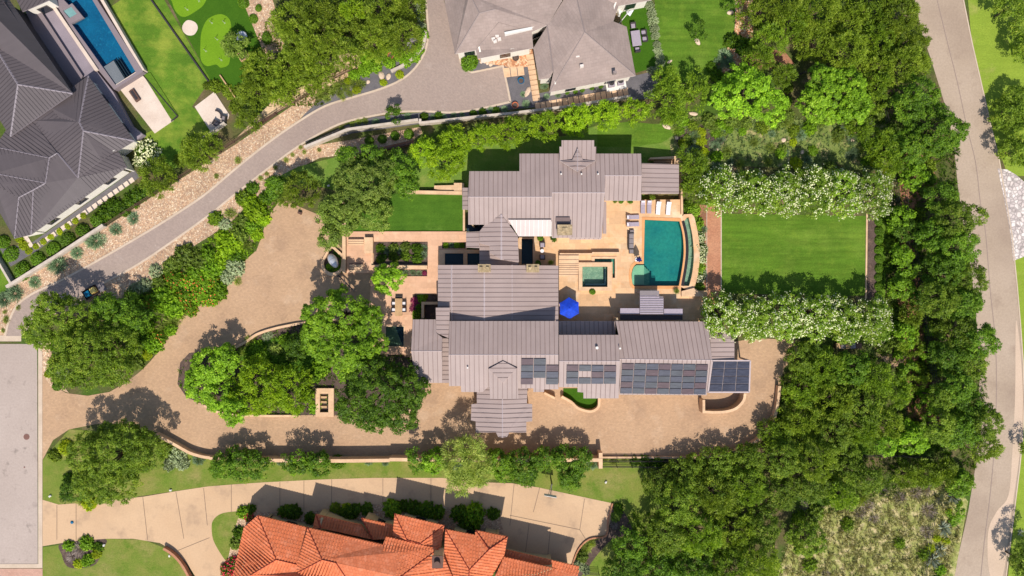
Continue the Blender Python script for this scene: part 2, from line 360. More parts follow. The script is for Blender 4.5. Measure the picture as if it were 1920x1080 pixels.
# leaf colours are albedos
L = {}
L['bright'] = leafmat('leaves_bright', [(38, 62, 10), (64, 96, 14), (84, 120, 22), (118, 148, 40)], k=2.5, rm=1.22)
L['live'] = leafmat('leaves_live_oak', [(34, 50, 10), (56, 80, 14), (78, 104, 24), (110, 124, 44)])
L['juniper'] = leafmat('leaves_juniper', [(38, 54, 12), (62, 84, 16), (84, 108, 24), (116, 134, 50)])
L['cedar'] = leafmat('leaves_cedar', [(40, 56, 14), (60, 86, 18), (80, 108, 20), (100, 122, 30)])
L['grey'] = leafmat('leaves_grey_oak', [(44, 62, 20), (70, 92, 30), (90, 114, 42), (116, 132, 62)], k=2.1, rm=1.18)
L['lime'] = leafmat('leaves_lime', [(54, 82, 10), (80, 112, 14), (100, 132, 20), (132, 154, 34)])
L['dark'] = leafmat('leaves_dark', [(28, 50, 10), (46, 74, 12), (66, 98, 18), (92, 116, 30)])
L['myrtle'] = leafmat('leaves_myrtle', [(46, 76, 16), (74, 106, 22), (92, 122, 34), (120, 142, 52)], k=2.1)
L['bloom'] = leafmat('white_blossom', [(184, 184, 132), (212, 210, 168), (198, 198, 146), (226, 224, 198)], .1, k=1)
L['willow'] = leafmat('leaves_mesquite', [(58, 80, 28), (84, 106, 42), (106, 126, 58), (134, 148, 78)])
L['sage'] = leafmat('leaves_sage', [(86, 112, 76), (112, 138, 98), (136, 156, 116), (160, 174, 136)], .1, k=1)
L['silver'] = leafmat('leaves_silver', [(112, 126, 84), (140, 152, 108), (158, 168, 124), (180, 186, 148)], .1, k=1)
L['box'] = leafmat('leaves_boxwood', [(38, 66, 8), (58, 92, 12), (72, 108, 16), (90, 122, 26)], .15, k=1.5)
L['blue'] = leafmat('leaves_agave', [(70, 84, 70), (96, 110, 92), (150, 150, 124), (112, 126, 104)], .05, k=1)
L['orange'] = leafmat('orange_flowers', [(200, 92, 50), (210, 116, 60), (180, 84, 44), (214, 134, 70)], .1, k=1)
L['pink'] = leafmat('pink_flowers', [(220, 40, 90), (236, 60, 80), (200, 30, 80), (240, 100, 110)], .1, k=1)
L['purple'] = leafmat('purple_leaves', [(96, 26, 56), (130, 40, 76), (150, 56, 92), (108, 30, 60)], .1, k=1)
L['dead'] = leafmat('dead_twigs', [(120, 104, 98), (146, 130, 122), (168, 152, 140), (110, 94, 86)], .05, k=1)
L['grassblade'] = leafmat('dry_grass', [(124, 130, 72), (146, 144, 88), (170, 160, 112), (104, 118, 58)], .2, k=1.15)
L['softgrass'] = leafmat('soft_grass', [(84, 112, 52), (104, 132, 70), (132, 148, 90), (96, 120, 60)], .2, k=1.15)
L['yellow'] = leafmat('leaves_yellow_green', [(70, 96, 12), (92, 116, 14), (112, 130, 20), (136, 148, 34)])
L['flowerw'] = L['bloom']

# ---------------- ground, roads, lawns ----------------
SHN = [0]
def sheet(name, pts, lvl, mat, sm=False, z=0.0, holes=(), label=None, n=6, thick=None, nolink=False):
    if sm: pts = smooth(pts, n, True)
    SHN[0] += 1; z1 = z+lvl*.008+(SHN[0]*.0001 if z == 0 else 0)
    m = MB(); m.prism(W(pts, z), (None if thick is None else z1-thick), z1, 0, [W(h, z) for h in holes])
    o = m.build(name, M[mat] if isinstance(mat, str) else mat); tag(o, kind='structure'); return o
def ribbon(name, pts, wd, z0, z1, mat, label=None, cat=None, sm=False, closed=False, kind=None, n=6, group=None):
    if sm: pts = smooth(pts, n, closed)
    m = MB(); m.ribbon(W(pts, 0), wd, z0, z1, closed)
    o = m.build(name, M[mat]); tag(o, label, cat, group, kind); return o

g = MB(); g.poly([(-600, -600, 0), (600, -600, 0), (600, 600, 0), (-600, 600, 0)]); tag(g.build('ground', M['dirt']), kind='structure')

# cul-de-sac street on the left
sheet('street', [(-500, 645), (66, 645), (70, 660), (71, 1057), (-500, 1057)], 3, 'street')
sheet('street_threshold', [(-500, 629), (40, 629), (40, 640), (-500, 640)], 4, 'kerb')
ribbon('street_kerb', [(76, 640), (76, 1061), (-500, 1061)], .62, 0, .06, 'kerb', kind='structure')
sheet('paving', [(-500, 1066), (80, 1066), (80, 1400), (-500, 1400)], 3, 'pinkpaver')
# right road
RL = [(1660, -300), (1690, -120), (1715, 0), (1728, 60), (1745, 110), (1762, 165), (1780, 225), (1790, 290), (1796, 350), (1808, 430), (1820, 500), (1829, 580), (1834, 650), (1836, 720), (1835, 800), (1828, 880), (1815, 960), (1797, 1040), (1786, 1100), (1750, 1250), (1710, 1400)]
RR = [(1750, -300), (1780, -120), (1806, 0), (1822, 80), (1838, 150), (1855, 225), (1873, 300), (1885, 370), (1897, 440), (1907, 540), (1913, 610), (1918, 680), (1920, 750), (1917, 820), (1911, 880), (1901, 960), (1886, 1080), (1850, 1250), (1810, 1400)]
sheet('road', RL+RR[::-1], 3, 'road')
mid = [((a[0]+b[0])/2+2, (a[1]+b[1])/2) for a, b in zip([RL[i] for i in (2, 4, 6, 8, 10, 12, 14, 16, 18)], [RR[i] for i in (2, 3, 5, 7, 9, 11, 13, 15, 16)])]
ribbon('road_seam', smooth([(1757, 0), (1775, 75), (1795, 155), (1812, 235), (1829, 305), (1838, 380), (1848, 440), (1856, 540), (1866, 640), (1868, 740), (1864, 840), (1856, 930), (1846, 1010), (1838, 1090)]), .10, .046, .046, 'crack', kind='structure')
ribbon('road_kerb', RR, .18, 0, .07, 'kerb', kind='structure')
sheet('road_edge', [(1905, 600), (1916, 700), (1917, 800), (1905, 900), (1893, 980), (1880, 1079), (1856, 1079), (1852, 1000), (1868, 960), (1890, 930), (1897, 860), (1903, 740)], 4, 'sandroad', True)
sheet('verge', [(1806, -100), (1822, 80), (1838, 150), (1858, 240), (1890, 330), (2300, 330), (2300, -100)], 1, 'verge')
sheet('verge', [(1900, 470), (1912, 600), (1921, 750), (1912, 880), (1890, 1080), (1886, 1300), (2400, 1300), (2400, 430)], 1, 'verge')
sheet('paving', [(1870, 316), (1888, 318), (1905, 328), (1925, 345), (2010, 400), (1960, 465), (1900, 489), (1893, 430), (1882, 370)], 5, 'cobble')

# grey drive of the neighbour
GU = [(10, 630), (18, 600), (35, 570), (66, 548), (110, 528), (170, 496), (240, 456), (310, 414), (380, 368), (440, 318), (500, 270), (560, 228), (610, 199), (660, 183), (710, 168), (750, 151), (778, 128), (797, 96), (803, 60), (800, 20), (796, -60)]
GLo = [(42, 630), (62, 600), (95, 578), (150, 556), (200, 528), (262, 494), (330, 448), (390, 405), (440, 365), (500, 318), (560, 274), (610, 245), (650, 228), (700, 217), (745, 210), (800, 209), (845, 211), (890, 206), (957, 191)]
GE = [(953, 170), (943, 124), (905, 132), (885, 136), (872, 130), (864, 118), (860, 100), (850, 60), (832, 0), (820, -60)]
def sm2(p): return smooth(p, 5)
gpoly = sm2(GU)+[(820, -60)]+GE[::-1][1:]+sm2(GLo)[::-1]
sheet('driveway', gpoly, 4, 'greypaver')
ribbon('driveway_kerb', sm2(GU), .30, 0, .07, 'kerb', kind='structure')
ribbon('driveway_kerb', sm2(GLo), .30, 0, .07, 'kerb', kind='structure')
ribbon('driveway_kerb', [(957, 191), (953, 170), (943, 124), (905, 132), (885, 136), (872, 130), (864, 118), (860, 100)], .28, 0, .07, 'kerb', kind='structure')
# river rock beds
sheet('gravel_bed', [(-60, 600), (10, 536), (20, 538), (200, 424), (290, 366), (440, 272), (520, 217), (586, 173), (594, 178), (588, 198), (540, 246), (380, 368), (200, 480), (66, 549), (25, 580), (9, 632), (-60, 650)], 2, 'gravel')
sheet('gravel_bed', [(60, 603), (200, 528), (330, 448), (440, 365), (560, 276), (640, 240), (660, 236), (580, 278), (575, 275), (660, 262), (788, 238), (792, 250), (750, 278), (665, 288), (600, 296), (540, 325), (500, 355), (470, 378), (430, 420), (350, 470), (300, 520), (240, 560), (180, 590), (90, 640)], 2, 'gravel')
sheet('gravel_bed', [(440, -40), (500, -40), (520, 30), (515, 60), (535, 80), (520, 110), (490, 112), (470, 60), (440, 10)], 2, 'gravel')
sheet('gravel_bed', [(590, 120), (660, 100), (680, 125), (620, 160), (600, 165)], 2, 'palerock', True)
sheet('gravel_bed', [(520, 180), (600, 150), (592, 180), (560, 190), (500, 220), (440, 262)], 1, 'palerock')
sheet('planting_bed', [(586, 200), (620, 178), (690, 130), (740, 95), (800, 70), (800, 110), (775, 140), (720, 168), (640, 190), (600, 206), (560, 232), (570, 215)], 3, 'greysoil')
sheet('planting_bed', [(580, 274), (640, 238), (700, 219), (790, 211), (850, 213), (960, 192), (1190, 170), (1240, 130), (1225, 185), (1160, 188), (960, 205), (790, 232), (660, 250)], 1, 'greysoil')
sheet('planting_bed', [(862, 104), (900, 95), (1000, 92), (1010, 175), (1190, 142), (1220, 135), (1220, 170), (1160, 182), (960, 195), (953, 168), (943, 124), (886, 136)], 2, 'greysoil')
sheet('gravel_bed', [(893, 108), (1000, 92), (1003, 124), (960, 128), (944, 124), (905, 118)], 4, 'chips')
sheet('gravel_bed', [(1378, -60), (1410, -60), (1412, 60), (1408, 90), (1385, 120), (1350, 140), (1330, 140), (1358, 100), (1378, 50)], 3, 'chips', True)
sheet('gravel_bed', [(1395, 90), (1470, 95), (1490, 120), (1440, 130), (1380, 125)], 1, 'redmulch')
# upper lawns
sheet('lawn', [(1226, -80), (1378, -80), (1380, 20), (1376, 60), (1360, 95), (1335, 118), (1330, 150), (1240, 160), (1240, 100), (1228, 40)], 2, 'lawn')
sheet('lawn', [(1158, 10), (1222, 2), (1232, 125), (1192, 137)], 3, 'turf')
sheet('lawn', [(200, 18), (285, -40), (395, 150), (360, 200), (415, 240), (370, 300), (290, 330), (250, 262), (335, 220)], 2, 'lawnyellow')
sheet('lawn', [(283, -60), (430, -60), (495, 100), (450, 190), (400, 160)], 3, 'turf')
sheet('putting_green', [(313, -20), (385, -20), (384, 6), (366, 22), (345, 32), (330, 22), (322, 2)], 4, 'green', True)
sheet('putting_green', [(378, 60), (388, 38), (405, 28), (420, 28), (432, 40), (434, 70), (432, 105), (428, 122), (414, 127), (405, 121), (388, 124), (377, 112), (376, 85)], 4, 'green', True)
sheet('sand_bunker', [(343, 47), (352, 38), (366, 42), (371, 53), (364, 65), (352, 66), (343, 58)], 4, 'cream', True)
# side lawns round the main house
sheet('lawn', [(520, 332), (560, 312), (640, 292), (760, 288), (880, 275), (960, 262), (1060, 255), (1120, 235), (1240, 232), (1275, 250), (1260, 300), (860, 352), (640, 360), (600, 350), (540, 345)], 2, 'lawnsoft')
sheet('lawn', [(1120, 236), (1180, 228), (1240, 234), (1272, 248), (1240, 268), (1180, 276), (1120, 275)], 3, 'lawn')
sheet('scrub', [(1250, 225), (1350, 215), (1500, 225), (1660, 232), (1690, 280), (1660, 320), (1500, 315), (1340, 310), (1260, 300)], 2, 'scrub')
sheet('planting_bed', [(1270, 255), (1330, 225), (1370, 230), (1350, 275), (1290, 290)], 3, 'mulch', True)
sheet('lawn', [(1352, 400), (1624, 405), (1623, 555), (1352, 550)], 3, 'lawn')
sheet('path', [(1325, 385), (1352, 385), (1352, 570), (1325, 570)], 4, 'brickpath')
ribbon('path_kerb', [(1352, 385), (1352, 560)], .16, 0, .07, 'kerb', kind='structure')
ribbon('path_kerb', [(1325, 385), (1325, 560)], .10, 0, .07, 'kerb', kind='structure')
ribbon('lawn_kerb', [(1625, 400), (1623, 560)], .24, 0, .12, 'stone', kind='structure')
sheet('planting_bed', [(1627, 395), (1643, 395), (1643, 560), (1626, 560)], 3, 'mulch')
sheet('lawn', [(1640, 395), (1662, 395), (1660, 560), (1675, 600), (1672, 650), (1645, 652), (1640, 560)], 2, 'lawn')
sheet('planting_bed', [(1280, 380), (1325, 385), (1325, 570), (1300, 560), (1306, 480), (1296, 400)], 2, 'redmulch')
sheet('gravel_bed', [(1685, 285), (1735, 290), (1760, 340), (1720, 380), (1715, 430), (1740, 700), (1765, 790), (1705, 800), (1690, 700), (1665, 650), (1695, 640), (1680, 540), (1690, 400)], 1, 'redmulch')
sheet('path', [(1640, 652), (1672, 650), (1700, 665), (1690, 690), (1665, 688)], 5, 'tanpaver')
sheet('lawn', [(1590, 810), (1620, 800), (1660, 820), (1670, 850), (1600, 858)], 3, 'lawnyellow')
# main drive
MD = [(80, 690), (95, 722), (125, 737), (165, 742), (205, 735), (240, 716), (270, 692), (300, 658), (325, 622), (345, 590), (372, 562), (420, 532), (450, 500), (480, 472), (492, 440), (500, 410), (527, 373), (600, 404), (618, 440), (645, 470), (650, 510), (702, 510), (720, 560), (760, 660), (1300, 640), (1380, 640), (1420, 634), (1500, 638), (1500, 660), (1470, 690), (1461, 730), (1452, 770), (1435, 808), (1405, 832), (1370, 845), (1330, 855), (1126, 857), (640, 857), (500, 856), (420, 856), (385, 853), (350, 838), (320, 822), (300, 812), (240, 795), (180, 795), (130, 805), (100, 825), (80, 862)]
sheet('driveway', MD, 4, 'tanpaver')
ribbon('driveway_kerb', smooth(MD[5:14]), .22, 0, .06, 'tanpaver', kind='structure')
# bottom lawns and drive
sheet('lawn', [(80, 862), (130, 805), (300, 815), (385, 853), (500, 858), (850, 858), (1130, 858), (1230, 858), (1230, 960), (1200, 1000), (1130, 1100), (1060, 1100), (1000, 900), (700, 896), (390, 912), (180, 942), (110, 946), (80, 937)], 1, 'lawndry')
sheet('lawn', [(80, 1026), (200, 1010), (270, 1012), (320, 1032), (345, 1052), (362, 1085), (370, 1200), (80, 1200)], 1, 'lawndry')
CD = [(80, 937), (110, 946), (180, 941), (270, 931), (330, 921), (390, 912), (440, 908), (500, 904), (600, 899), (700, 896), (830, 896), (900, 904), (960, 906), (1010, 914), (1150, 944), (1145, 975), (1136, 1003), (1112, 1007), (1090, 1023), (1078, 1045), (1070, 1066), (600, 1040), (470, 1050), (445, 1030), (433, 1050), (425, 1060), (432, 1080), (450, 1300), (390, 1300), (366, 1080), (350, 1055), (330, 1035), (300, 1018), (250, 1010), (200, 1010), (140, 1014), (80, 1024)]
sheet('driveway', CD, 3, 'concrete')
for a, b in [((107, 947), (107, 1012)), ((143, 944), (143, 1012)), ((268, 932), (277, 1012)), ((330, 922), (345, 1010)), ((382, 915), (389, 985)), ((434, 908), (434, 960)), ((334, 1032), (393, 1008)), ((525, 904), (525, 950)), ((570, 901), (570, 955)), ((622, 899), (622, 950)), ((718, 897), (718, 950)), ((808, 897), (808, 952)), ((964, 907), (956, 985)), ((1012, 914), (1000, 960)), ((1096, 935), (1087, 993)), ((956, 966), (1087, 993)), ((1087, 993), (1100, 1014)), ((992, 982), (984, 1045)), ((1032, 990), (1026, 1052))]:
    ribbon('driveway_joint', [a, b], .08, .046, .046, 'joint', kind='structure')
sheet('lawn', [(397, 990), (400, 975), (415, 963), (440, 959), (452, 962), (446, 990), (436, 1005), (434, 1030), (430, 1045), (425, 1052), (412, 1035), (400, 1012)], 4, 'lawndry', True)
sheet('planting_bed', [(450, 958), (560, 962), (700, 945), (830, 950), (935, 960), (945, 1000), (900, 1020), (470, 1010), (430, 1080), (425, 1060), (436, 1010)], 5, 'gravel')
sheet('planting_bed', [(116, 1018), (195, 1010), (193, 1030), (176, 1060), (130, 1064), (116, 1040)], 2, 'mulch', True)
sheet('meadow', [(1500, 960), (1560, 945), (1620, 930), (1780, 900), (1815, 940), (1797, 1040), (1780, 1150), (1760, 1300), (1440, 1300), (1450, 1100)], 2, 'meadow')
sheet('planting_bed', [(1148, 950), (1170, 960), (1185, 1000), (1150, 1010), (1120, 1040), (1090, 1080), (1075, 1080), (1090, 1024), (1136, 1004)], 2, 'mulch', True)
# planting islands in the main drive
isl = [(333, 720), (338, 680), (355, 662), (400, 656), (435, 655), (462, 640), (485, 625), (520, 614), (560, 606), (640, 600), (715, 650), (780, 675), (800, 705), (795, 745), (760, 775), (700, 790), (626, 778), (500, 779), (440, 774), (395, 764), (350, 745)]
sheet('planting_bed', isl, 6, 'mulch')
sheet('lawn', [(430, 664), (480, 640), (560, 625), (620, 640), (600, 700), (480, 690)], 7, 'lawn2')
sheet('planting_bed', [(20, 640), (100, 590), (240, 560), (350, 470), (430, 420), (480, 378), (520, 345), (540, 350), (545, 372), (527, 373), (500, 410), (480, 472), (420, 532), (345, 590), (300, 658), (240, 716), (165, 742), (95, 722), (80, 690), (80, 640)], 3, 'dirt')
ribbon('planter_wall', [(436, 655), (462, 641), (485, 626), (520, 615), (560, 607)], .36, 0, .45, 'stone', 'curved low stone wall round the top of the driveway planting island', 'wall', sm=True)
ribbon('planter_wall', [(560, 607), (600, 600), (640, 598)], .30, 0, .45, 'stone', 'short low stone wall continuing the island edge under the bright tree', 'wall')
ribbon('planter_wall', [(385, 760), (408, 771), (440, 777), (500, 779), (560, 779)], .3, 0, .4, 'stone', 'low stone wall along the bottom of the driveway planting island', 'wall', sm=True)
sheet('planting_bed', [(80, 640), (95, 640), (100, 700), (130, 737), (95, 724), (80, 700)], 5, 'gravel')

# neighbour terrace at upper left
sheet('side_path', [(0, 466), (60, 455), (252, 318), (262, 332), (70, 470), (20, 500)], 2, 'greysoil')
sheet('lawn', [(-60, 470), (10, 500), (28, 535), (0, 560), (-60, 600)], 3, 'lawnyellow')

M['wet'] = flat('wet_dark_stone', (44, 36, 36), .3)

M['chimstone'] = surf('weathered_chimney_stone', (160, 140, 108), (132, 114, 88), 2, (184, 160, 126), 3, (.5, .7), .15, 5)
# ---------------- buildings ----------------
def inpoly(x, y, p):
    r = False; n = len(p)
    for i in range(n):
        x1, y1 = p[i][:2]; x2, y2 = p[(i+1) % n][:2]
        if (y1 > y) != (y2 > y) and x < (x2-x1)*(y-y1)/(y2-y1)+x1: r = not r
    return r
def ccw(p): return p if sum(p[i][0]*p[(i+1) % len(p)][1]-p[(i+1) % len(p)][0]*p[i][1] for i in range(len(p))) > 0 else p[::-1]
def lsq(p):
    A = np.array([[a[0], a[1], 1] for a in p]); z = np.array([a[2] for a in p]); return np.linalg.lstsq(A, z, rcond=None)[0]
class House:
    def __init__(s, name, label, cat, px, py):
        s.root = empty(name, P(px, py), label, cat); s.planes = []
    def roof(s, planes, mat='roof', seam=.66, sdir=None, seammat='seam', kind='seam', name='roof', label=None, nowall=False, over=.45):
        """planes: list of [(px,py,h)...]; seam direction 'v' (image up-down), 'h', or None = down the slope"""
        m = MB()
        for pl in planes:
            p = ccw([P(*q) for q in pl]); co = lsq(p)
            p = [(a[0], a[1], a[2]) for a in p]
            if sdir == 'v': d = Vector((0, 1))
            elif sdir == 'h': d = Vector((1, 0))
            elif sdir: d = Vector(sdir).normalized()
            else:
                d = Vector((co[0], co[1])); d = d.normalized() if d.length > 1e-3 else Vector((0, 1))
            if sdir is None and Vector((co[0], co[1])).length > 1e-3: d = -Vector((co[0], co[1])).normalized()
            n = Vector((-d.y, d.x)); slope = math.sqrt(1+(co[0]*d.x+co[1]*d.y)**2)
            def uv(q): return (q[0]*n.x+q[1]*n.y, (q[0]*d.x+q[1]*d.y)*slope)
            tris = tessellate_polygon([[Vector((q[0], q[1], 0)) for q in p]])
            for t in tris:
                q = ccw([p[i] for i in t]); m.poly(q, 0, [uv(a) for a in q]); 
            lo = [(a[0], a[1], a[2]-.16) for a in p]
            for t in tris: m.poly(ccw([lo[i] for i in t])[::-1], 2)
            for i in range(len(p)):
                j = (i+1) % len(p); m.poly([lo[i], lo[j], p[j], p[i]], 2)
            if seam:
                us = [uv(a)[0] for a in p]; k0 = math.ceil((min(us)+.02)/seam); k1 = math.floor((max(us)-.02)/seam)
                for k in range(k0, k1+1):
                    u = k*seam; hit = []
                    for i in range(len(p)):
                        a, b = p[i], p[(i+1) % len(p)]; ua, ub = uv(a)[0], uv(b)[0]
                        if (ua > u) != (ub > u):
                            t = (u-ua)/(ub-ua); hit.append(Vector(a).lerp(Vector(b), t))
                    hit.sort(key=lambda q: q.x*d.x+q.y*d.y)
                    for a, b in zip(hit[::2], hit[1::2]):
                        L_ = (b-a).length
                        if L_ < .15: continue
                        dd = (b-a)/L_; a = a+dd*.03; b = b-dd*.03; L_ -= .06
                        n3 = Vector((n.x, n.y, 0))
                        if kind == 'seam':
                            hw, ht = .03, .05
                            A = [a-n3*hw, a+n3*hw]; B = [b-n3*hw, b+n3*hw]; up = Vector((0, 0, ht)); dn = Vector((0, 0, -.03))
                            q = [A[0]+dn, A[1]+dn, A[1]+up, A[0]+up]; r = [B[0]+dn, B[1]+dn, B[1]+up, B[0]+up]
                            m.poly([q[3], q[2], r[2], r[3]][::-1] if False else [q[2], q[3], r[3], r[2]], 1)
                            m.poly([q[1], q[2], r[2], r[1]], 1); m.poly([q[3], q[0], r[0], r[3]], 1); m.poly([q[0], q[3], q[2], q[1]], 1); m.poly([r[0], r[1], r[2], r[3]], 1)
                        else:   # barrel tiles laid in courses, each a little proud of the next below
                            c = .46; ns = max(1, int(L_/c))
                            for i in range(ns):
                                s0 = a+dd*(L_*i/ns); s1 = a+dd*(L_*(i+1)/ns)
                                # d points downslope: low end of each tile is proud
                                w_ = seam*.30; h0, h1 = .05, .12
                                pts = []
                                for (c0, hh) in ((s0, h0), (s1, h1)):
                                    pts.append([c0-n3*w_, c0-n3*w_*.55+Vector((0, 0, hh*.8)), c0+n3*w_*.55+Vector((0, 0, hh*.8)), c0+n3*w_])
                                for i2 in range(3):
                                    q = [pts[0][i2+1], pts[0][i2], pts[1][i2], pts[1][i2+1]]
                                    m.poly(q, 1, [uv(z) for z in q])
                                m.poly([pts[1][0], pts[1][1], pts[1][2], pts[1][3]], 1, [uv(z) for z in pts[1]])
            if not nowall: s.planes.append((p, co, over))
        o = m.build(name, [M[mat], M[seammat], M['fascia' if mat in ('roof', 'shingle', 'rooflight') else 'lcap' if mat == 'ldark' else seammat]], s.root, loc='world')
        if label: o['label'] = label
        return o
    def caps(s, roof, lines, mat, w_=.18, h=.06, name='ridge_cap'):
        m = MB()
        for a, b in lines:
            a = Vector(P(*a)); b = Vector(P(*b)); d = (b-a).normalized(); n = Vector((-d.y, d.x, 0)).normalized()*w_/2; u = Vector((0, 0, h))
            dn = Vector((0, 0, -.05))
            m.poly([a-n+dn, b-n+dn, b+u, a+u]); m.poly([a+u, b+u, b+n+dn, a+n+dn]); m.poly([a-n+dn, a+u, a+n+dn]); m.poly([b+n+dn, b+u, b-n+dn])
        o = m.build(name, M[mat]); o.parent = roof; return o
    def walls(s, mat='wallstone', z0=0.0, base=0.0, win=True, every=4.2):
        m = MB(); nw = 0
        for k, (p, co, over) in enumerate(s.planes):
            n = len(p); offs = []; ext = []
            for i in range(n):
                a = Vector(p[i][:2]); b = Vector(p[(i+1) % n][:2]); t = (b-a).normalized(); out = Vector((t.y, -t.x)); q = (a+b)/2+out*.3
                zz = (p[i][2]+p[(i+1) % n][2])/2
                sh = any(inpoly(q.x, q.y, o[0]) and abs(o[1][0]*q.x+o[1][1]*q.y+o[1][2]-zz) < 1.2 for j, o in enumerate(s.planes) if j != k)
                offs.append(0 if sh else over); ext.append(not sh)
            ins = []
            for i in range(n):
                a = Vector(p[i-1][:2]); b = Vector(p[i][:2]); c = Vector(p[(i+1) % n][:2])
                t1 = (b-a).normalized(); t2 = (c-b).normalized(); n1 = Vector((-t1.y, t1.x)); n2 = Vector((-t2.y, t2.x))
                o1, o2 = offs[i-1], offs[i]; den = t1.x*t2.y-t1.y*t2.x
                if abs(den) < .05: q = b+n1*max(o1, o2)
                else:
                    A = b+n1*o1; B = b+n2*o2; w_ = B-A; t = (w_.x*t2.y-w_.y*t2.x)/den; q = A+t1*t
                    if (q-b).length > 2.5: q = b+(n1*o1+n2*o2)*.5
                ins.append(q)
            for i in range(n):
                if not ext[i]: continue
                a, b = ins[i], ins[(i+1) % n]
                za = co[0]*a.x+co[1]*a.y+co[2]-.18; zb = co[0]*b.x+co[1]*b.y+co[2]-.18
                L_ = (b-a).length
                if L_ < .2 or min(za, zb) < z0+.3: continue
                t = (b-a)/L_; inn = Vector((-t.y, t.x))*.22; c, d = a+inn, b+inn
                m.poly([(a.x, a.y, z0), (b.x, b.y, z0), (b.x, b.y, zb), (a.x, a.y, za)])
                m.poly([(d.x, d.y, z0), (c.x, c.y, z0), (c.x, c.y, za), (d.x, d.y, zb)])
                m.poly([(a.x, a.y, za), (b.x, b.y, zb), (d.x, d.y, zb), (c.x, c.y, za)])
                m.poly([(b.x, b.y, z0), (d.x, d.y, z0), (d.x, d.y, zb), (b.x, b.y, zb)]); m.poly([(c.x, c.y, z0), (a.x, a.y, z0), (a.x, a.y, za), (c.x, c.y, za)])
                if win and L_ > 3 and min(za, zb)-z0 > 2.2 and nw < 70:
                    cnt = max(1, int(L_/every)); out = Vector((t.y, -t.x))
                    for q in range(cnt):
                        ce = a+t*(L_*(q+.5)/cnt)+out*.03; rz = math.atan2(t.y, t.x); top = min(min(za, zb)-.35, z0+2.6); nw += 1
                        f = MB(); f.box(ce.x, ce.y, z0+.8, top, 1.6, .10, rz); fo = f.build('window', M['frame'], s.root, loc='world')
                        g_ = MB(); c2 = ce+out*.04; g_.box(c2.x, c2.y, z0+.9, top-.1, 1.36, .05, rz); go = g_.build('pane', M['glass']); go.parent = fo
        o = m.build('wall', M[mat], s.root, loc='world'); return o
    def part(s, mb, name, mat, parent=None, label=None, sm=False):
        o = mb.build(name, M[mat] if isinstance(mat, str) else mat, smooth=sm)
        o.parent = parent or s.root
        if parent is None: o.matrix_parent_inverse = MATINV(s.root)
        if label: o['label'] = label
        return o

def mk_panel(name, c):
    N = Nodes(name); uv = N.coord('Object'); rgb = N.n("ShaderNodeRGB"); rgb.outputs[0].default_value = lin(c)
    b = N.n("ShaderNodeTexBrick"); b.offset = 0; b.inputs['Scale'].default_value = 1; b.inputs['Brick Width'].default_value = .16; b.inputs['Row Height'].default_value = .16
    b.inputs['Mortar Size'].default_value = .006; b.inputs['Color1'].default_value = (1, 1, 1, 1); b.inputs['Color2'].default_value = (.85, .85, .9, 1); b.inputs['Mortar'].default_value = (1.25, 1.25, 1.25, 1)
    N.l(uv, b.inputs['Vector']); col = N.mix(1, rgb.outputs[0], b.outputs[0], 'MULTIPLY')
    col = N.gain(col, N.noise(N.coord('Object', (.6, 3, 1)), 1.5, 3), .18)
    N.bsdf(col, .45, spec=.12); return N.m
PB = [mk_panel('solar_cells_blue', (62, 64, 76)), mk_panel('solar_cells_red_sheen', (74, 57, 63)), mk_panel('solar_cells_grey', (64, 67, 74))]  # reddish sheen of some panels is painted as cell colour
def panels(H, roof, quad, nx, ny, skip=(), lift=.14, gap=.05, pat=None, kinds=None):
    """solar panels on the quad (four (px,py,h): TL TR BR BL)"""
    q = [Vector(P(*c)) for c in quad]; rnd = random.Random(len(quad)*7+nx)
    def at(u, v): return (q[0]*(1-u)+q[1]*u)*(1-v)+(q[3]*(1-u)+q[2]*u)*v+Vector((0, 0, lift))
    for j in range(ny):
        for i in range(nx):
            if (i, j) in skip: continue
            u0, u1, v0, v1 = i/nx, (i+1)/nx, j/ny, (j+1)/ny
            wdt = (at(u1, v0)-at(u0, v0)).length; hgt = (at(u0, v1)-at(u0, v0)).length; gu = gap/wdt/nx*.9; gv = gap/hgt/ny*.9
            a, b, c, d = at(u0+gu, v0+gv), at(u1-gu, v0+gv), at(u1-gu, v1-gv), at(u0+gu, v1-gv)
            m = MB(); dz = Vector((0, 0, .05))
            m.poly([d, c, b, a], 0)
            for s_, t_ in ((a, b), (b, c), (c, d), (d, a)): m.poly([s_, t_, t_-dz, s_-dz], 0)
            k = kinds if kinds is not None else (1 if (i+j*2+(i*j) % 3) % 3 == 0 else (2 if (i+j) % 2 else 0))
            H.part(m, 'solar_panel', PB[k], roof, 'solar panel with a reddish sheen put into its colour' if k == 1 else None)

# ===== main house =====
mh = House('mansion', 'long central house with many joined mauve metal roofs and solar panels on its south wing', 'house', 960, 520)
hy = lambda y: 5.0+(y-288)*.0173
def pn(pts): return [(x, y, hy(y)) for x, y in pts]
r = mh.roof([pn([(974, 288), (1202, 288), (1203, 329), (1134, 329), (1134, 361), (1035, 361), (1035, 369), (974, 369)]), pn([(880, 321), (974, 321), (974, 369), (878, 369)])], sdir='v')
mh.caps(r, [((878, 369, 6.4), (1035, 369, 6.4)), ((1035, 361, 6.27), (1134, 361, 6.27)), ((1134, 329, 5.71), (1203, 329, 5.71))], 'cap')
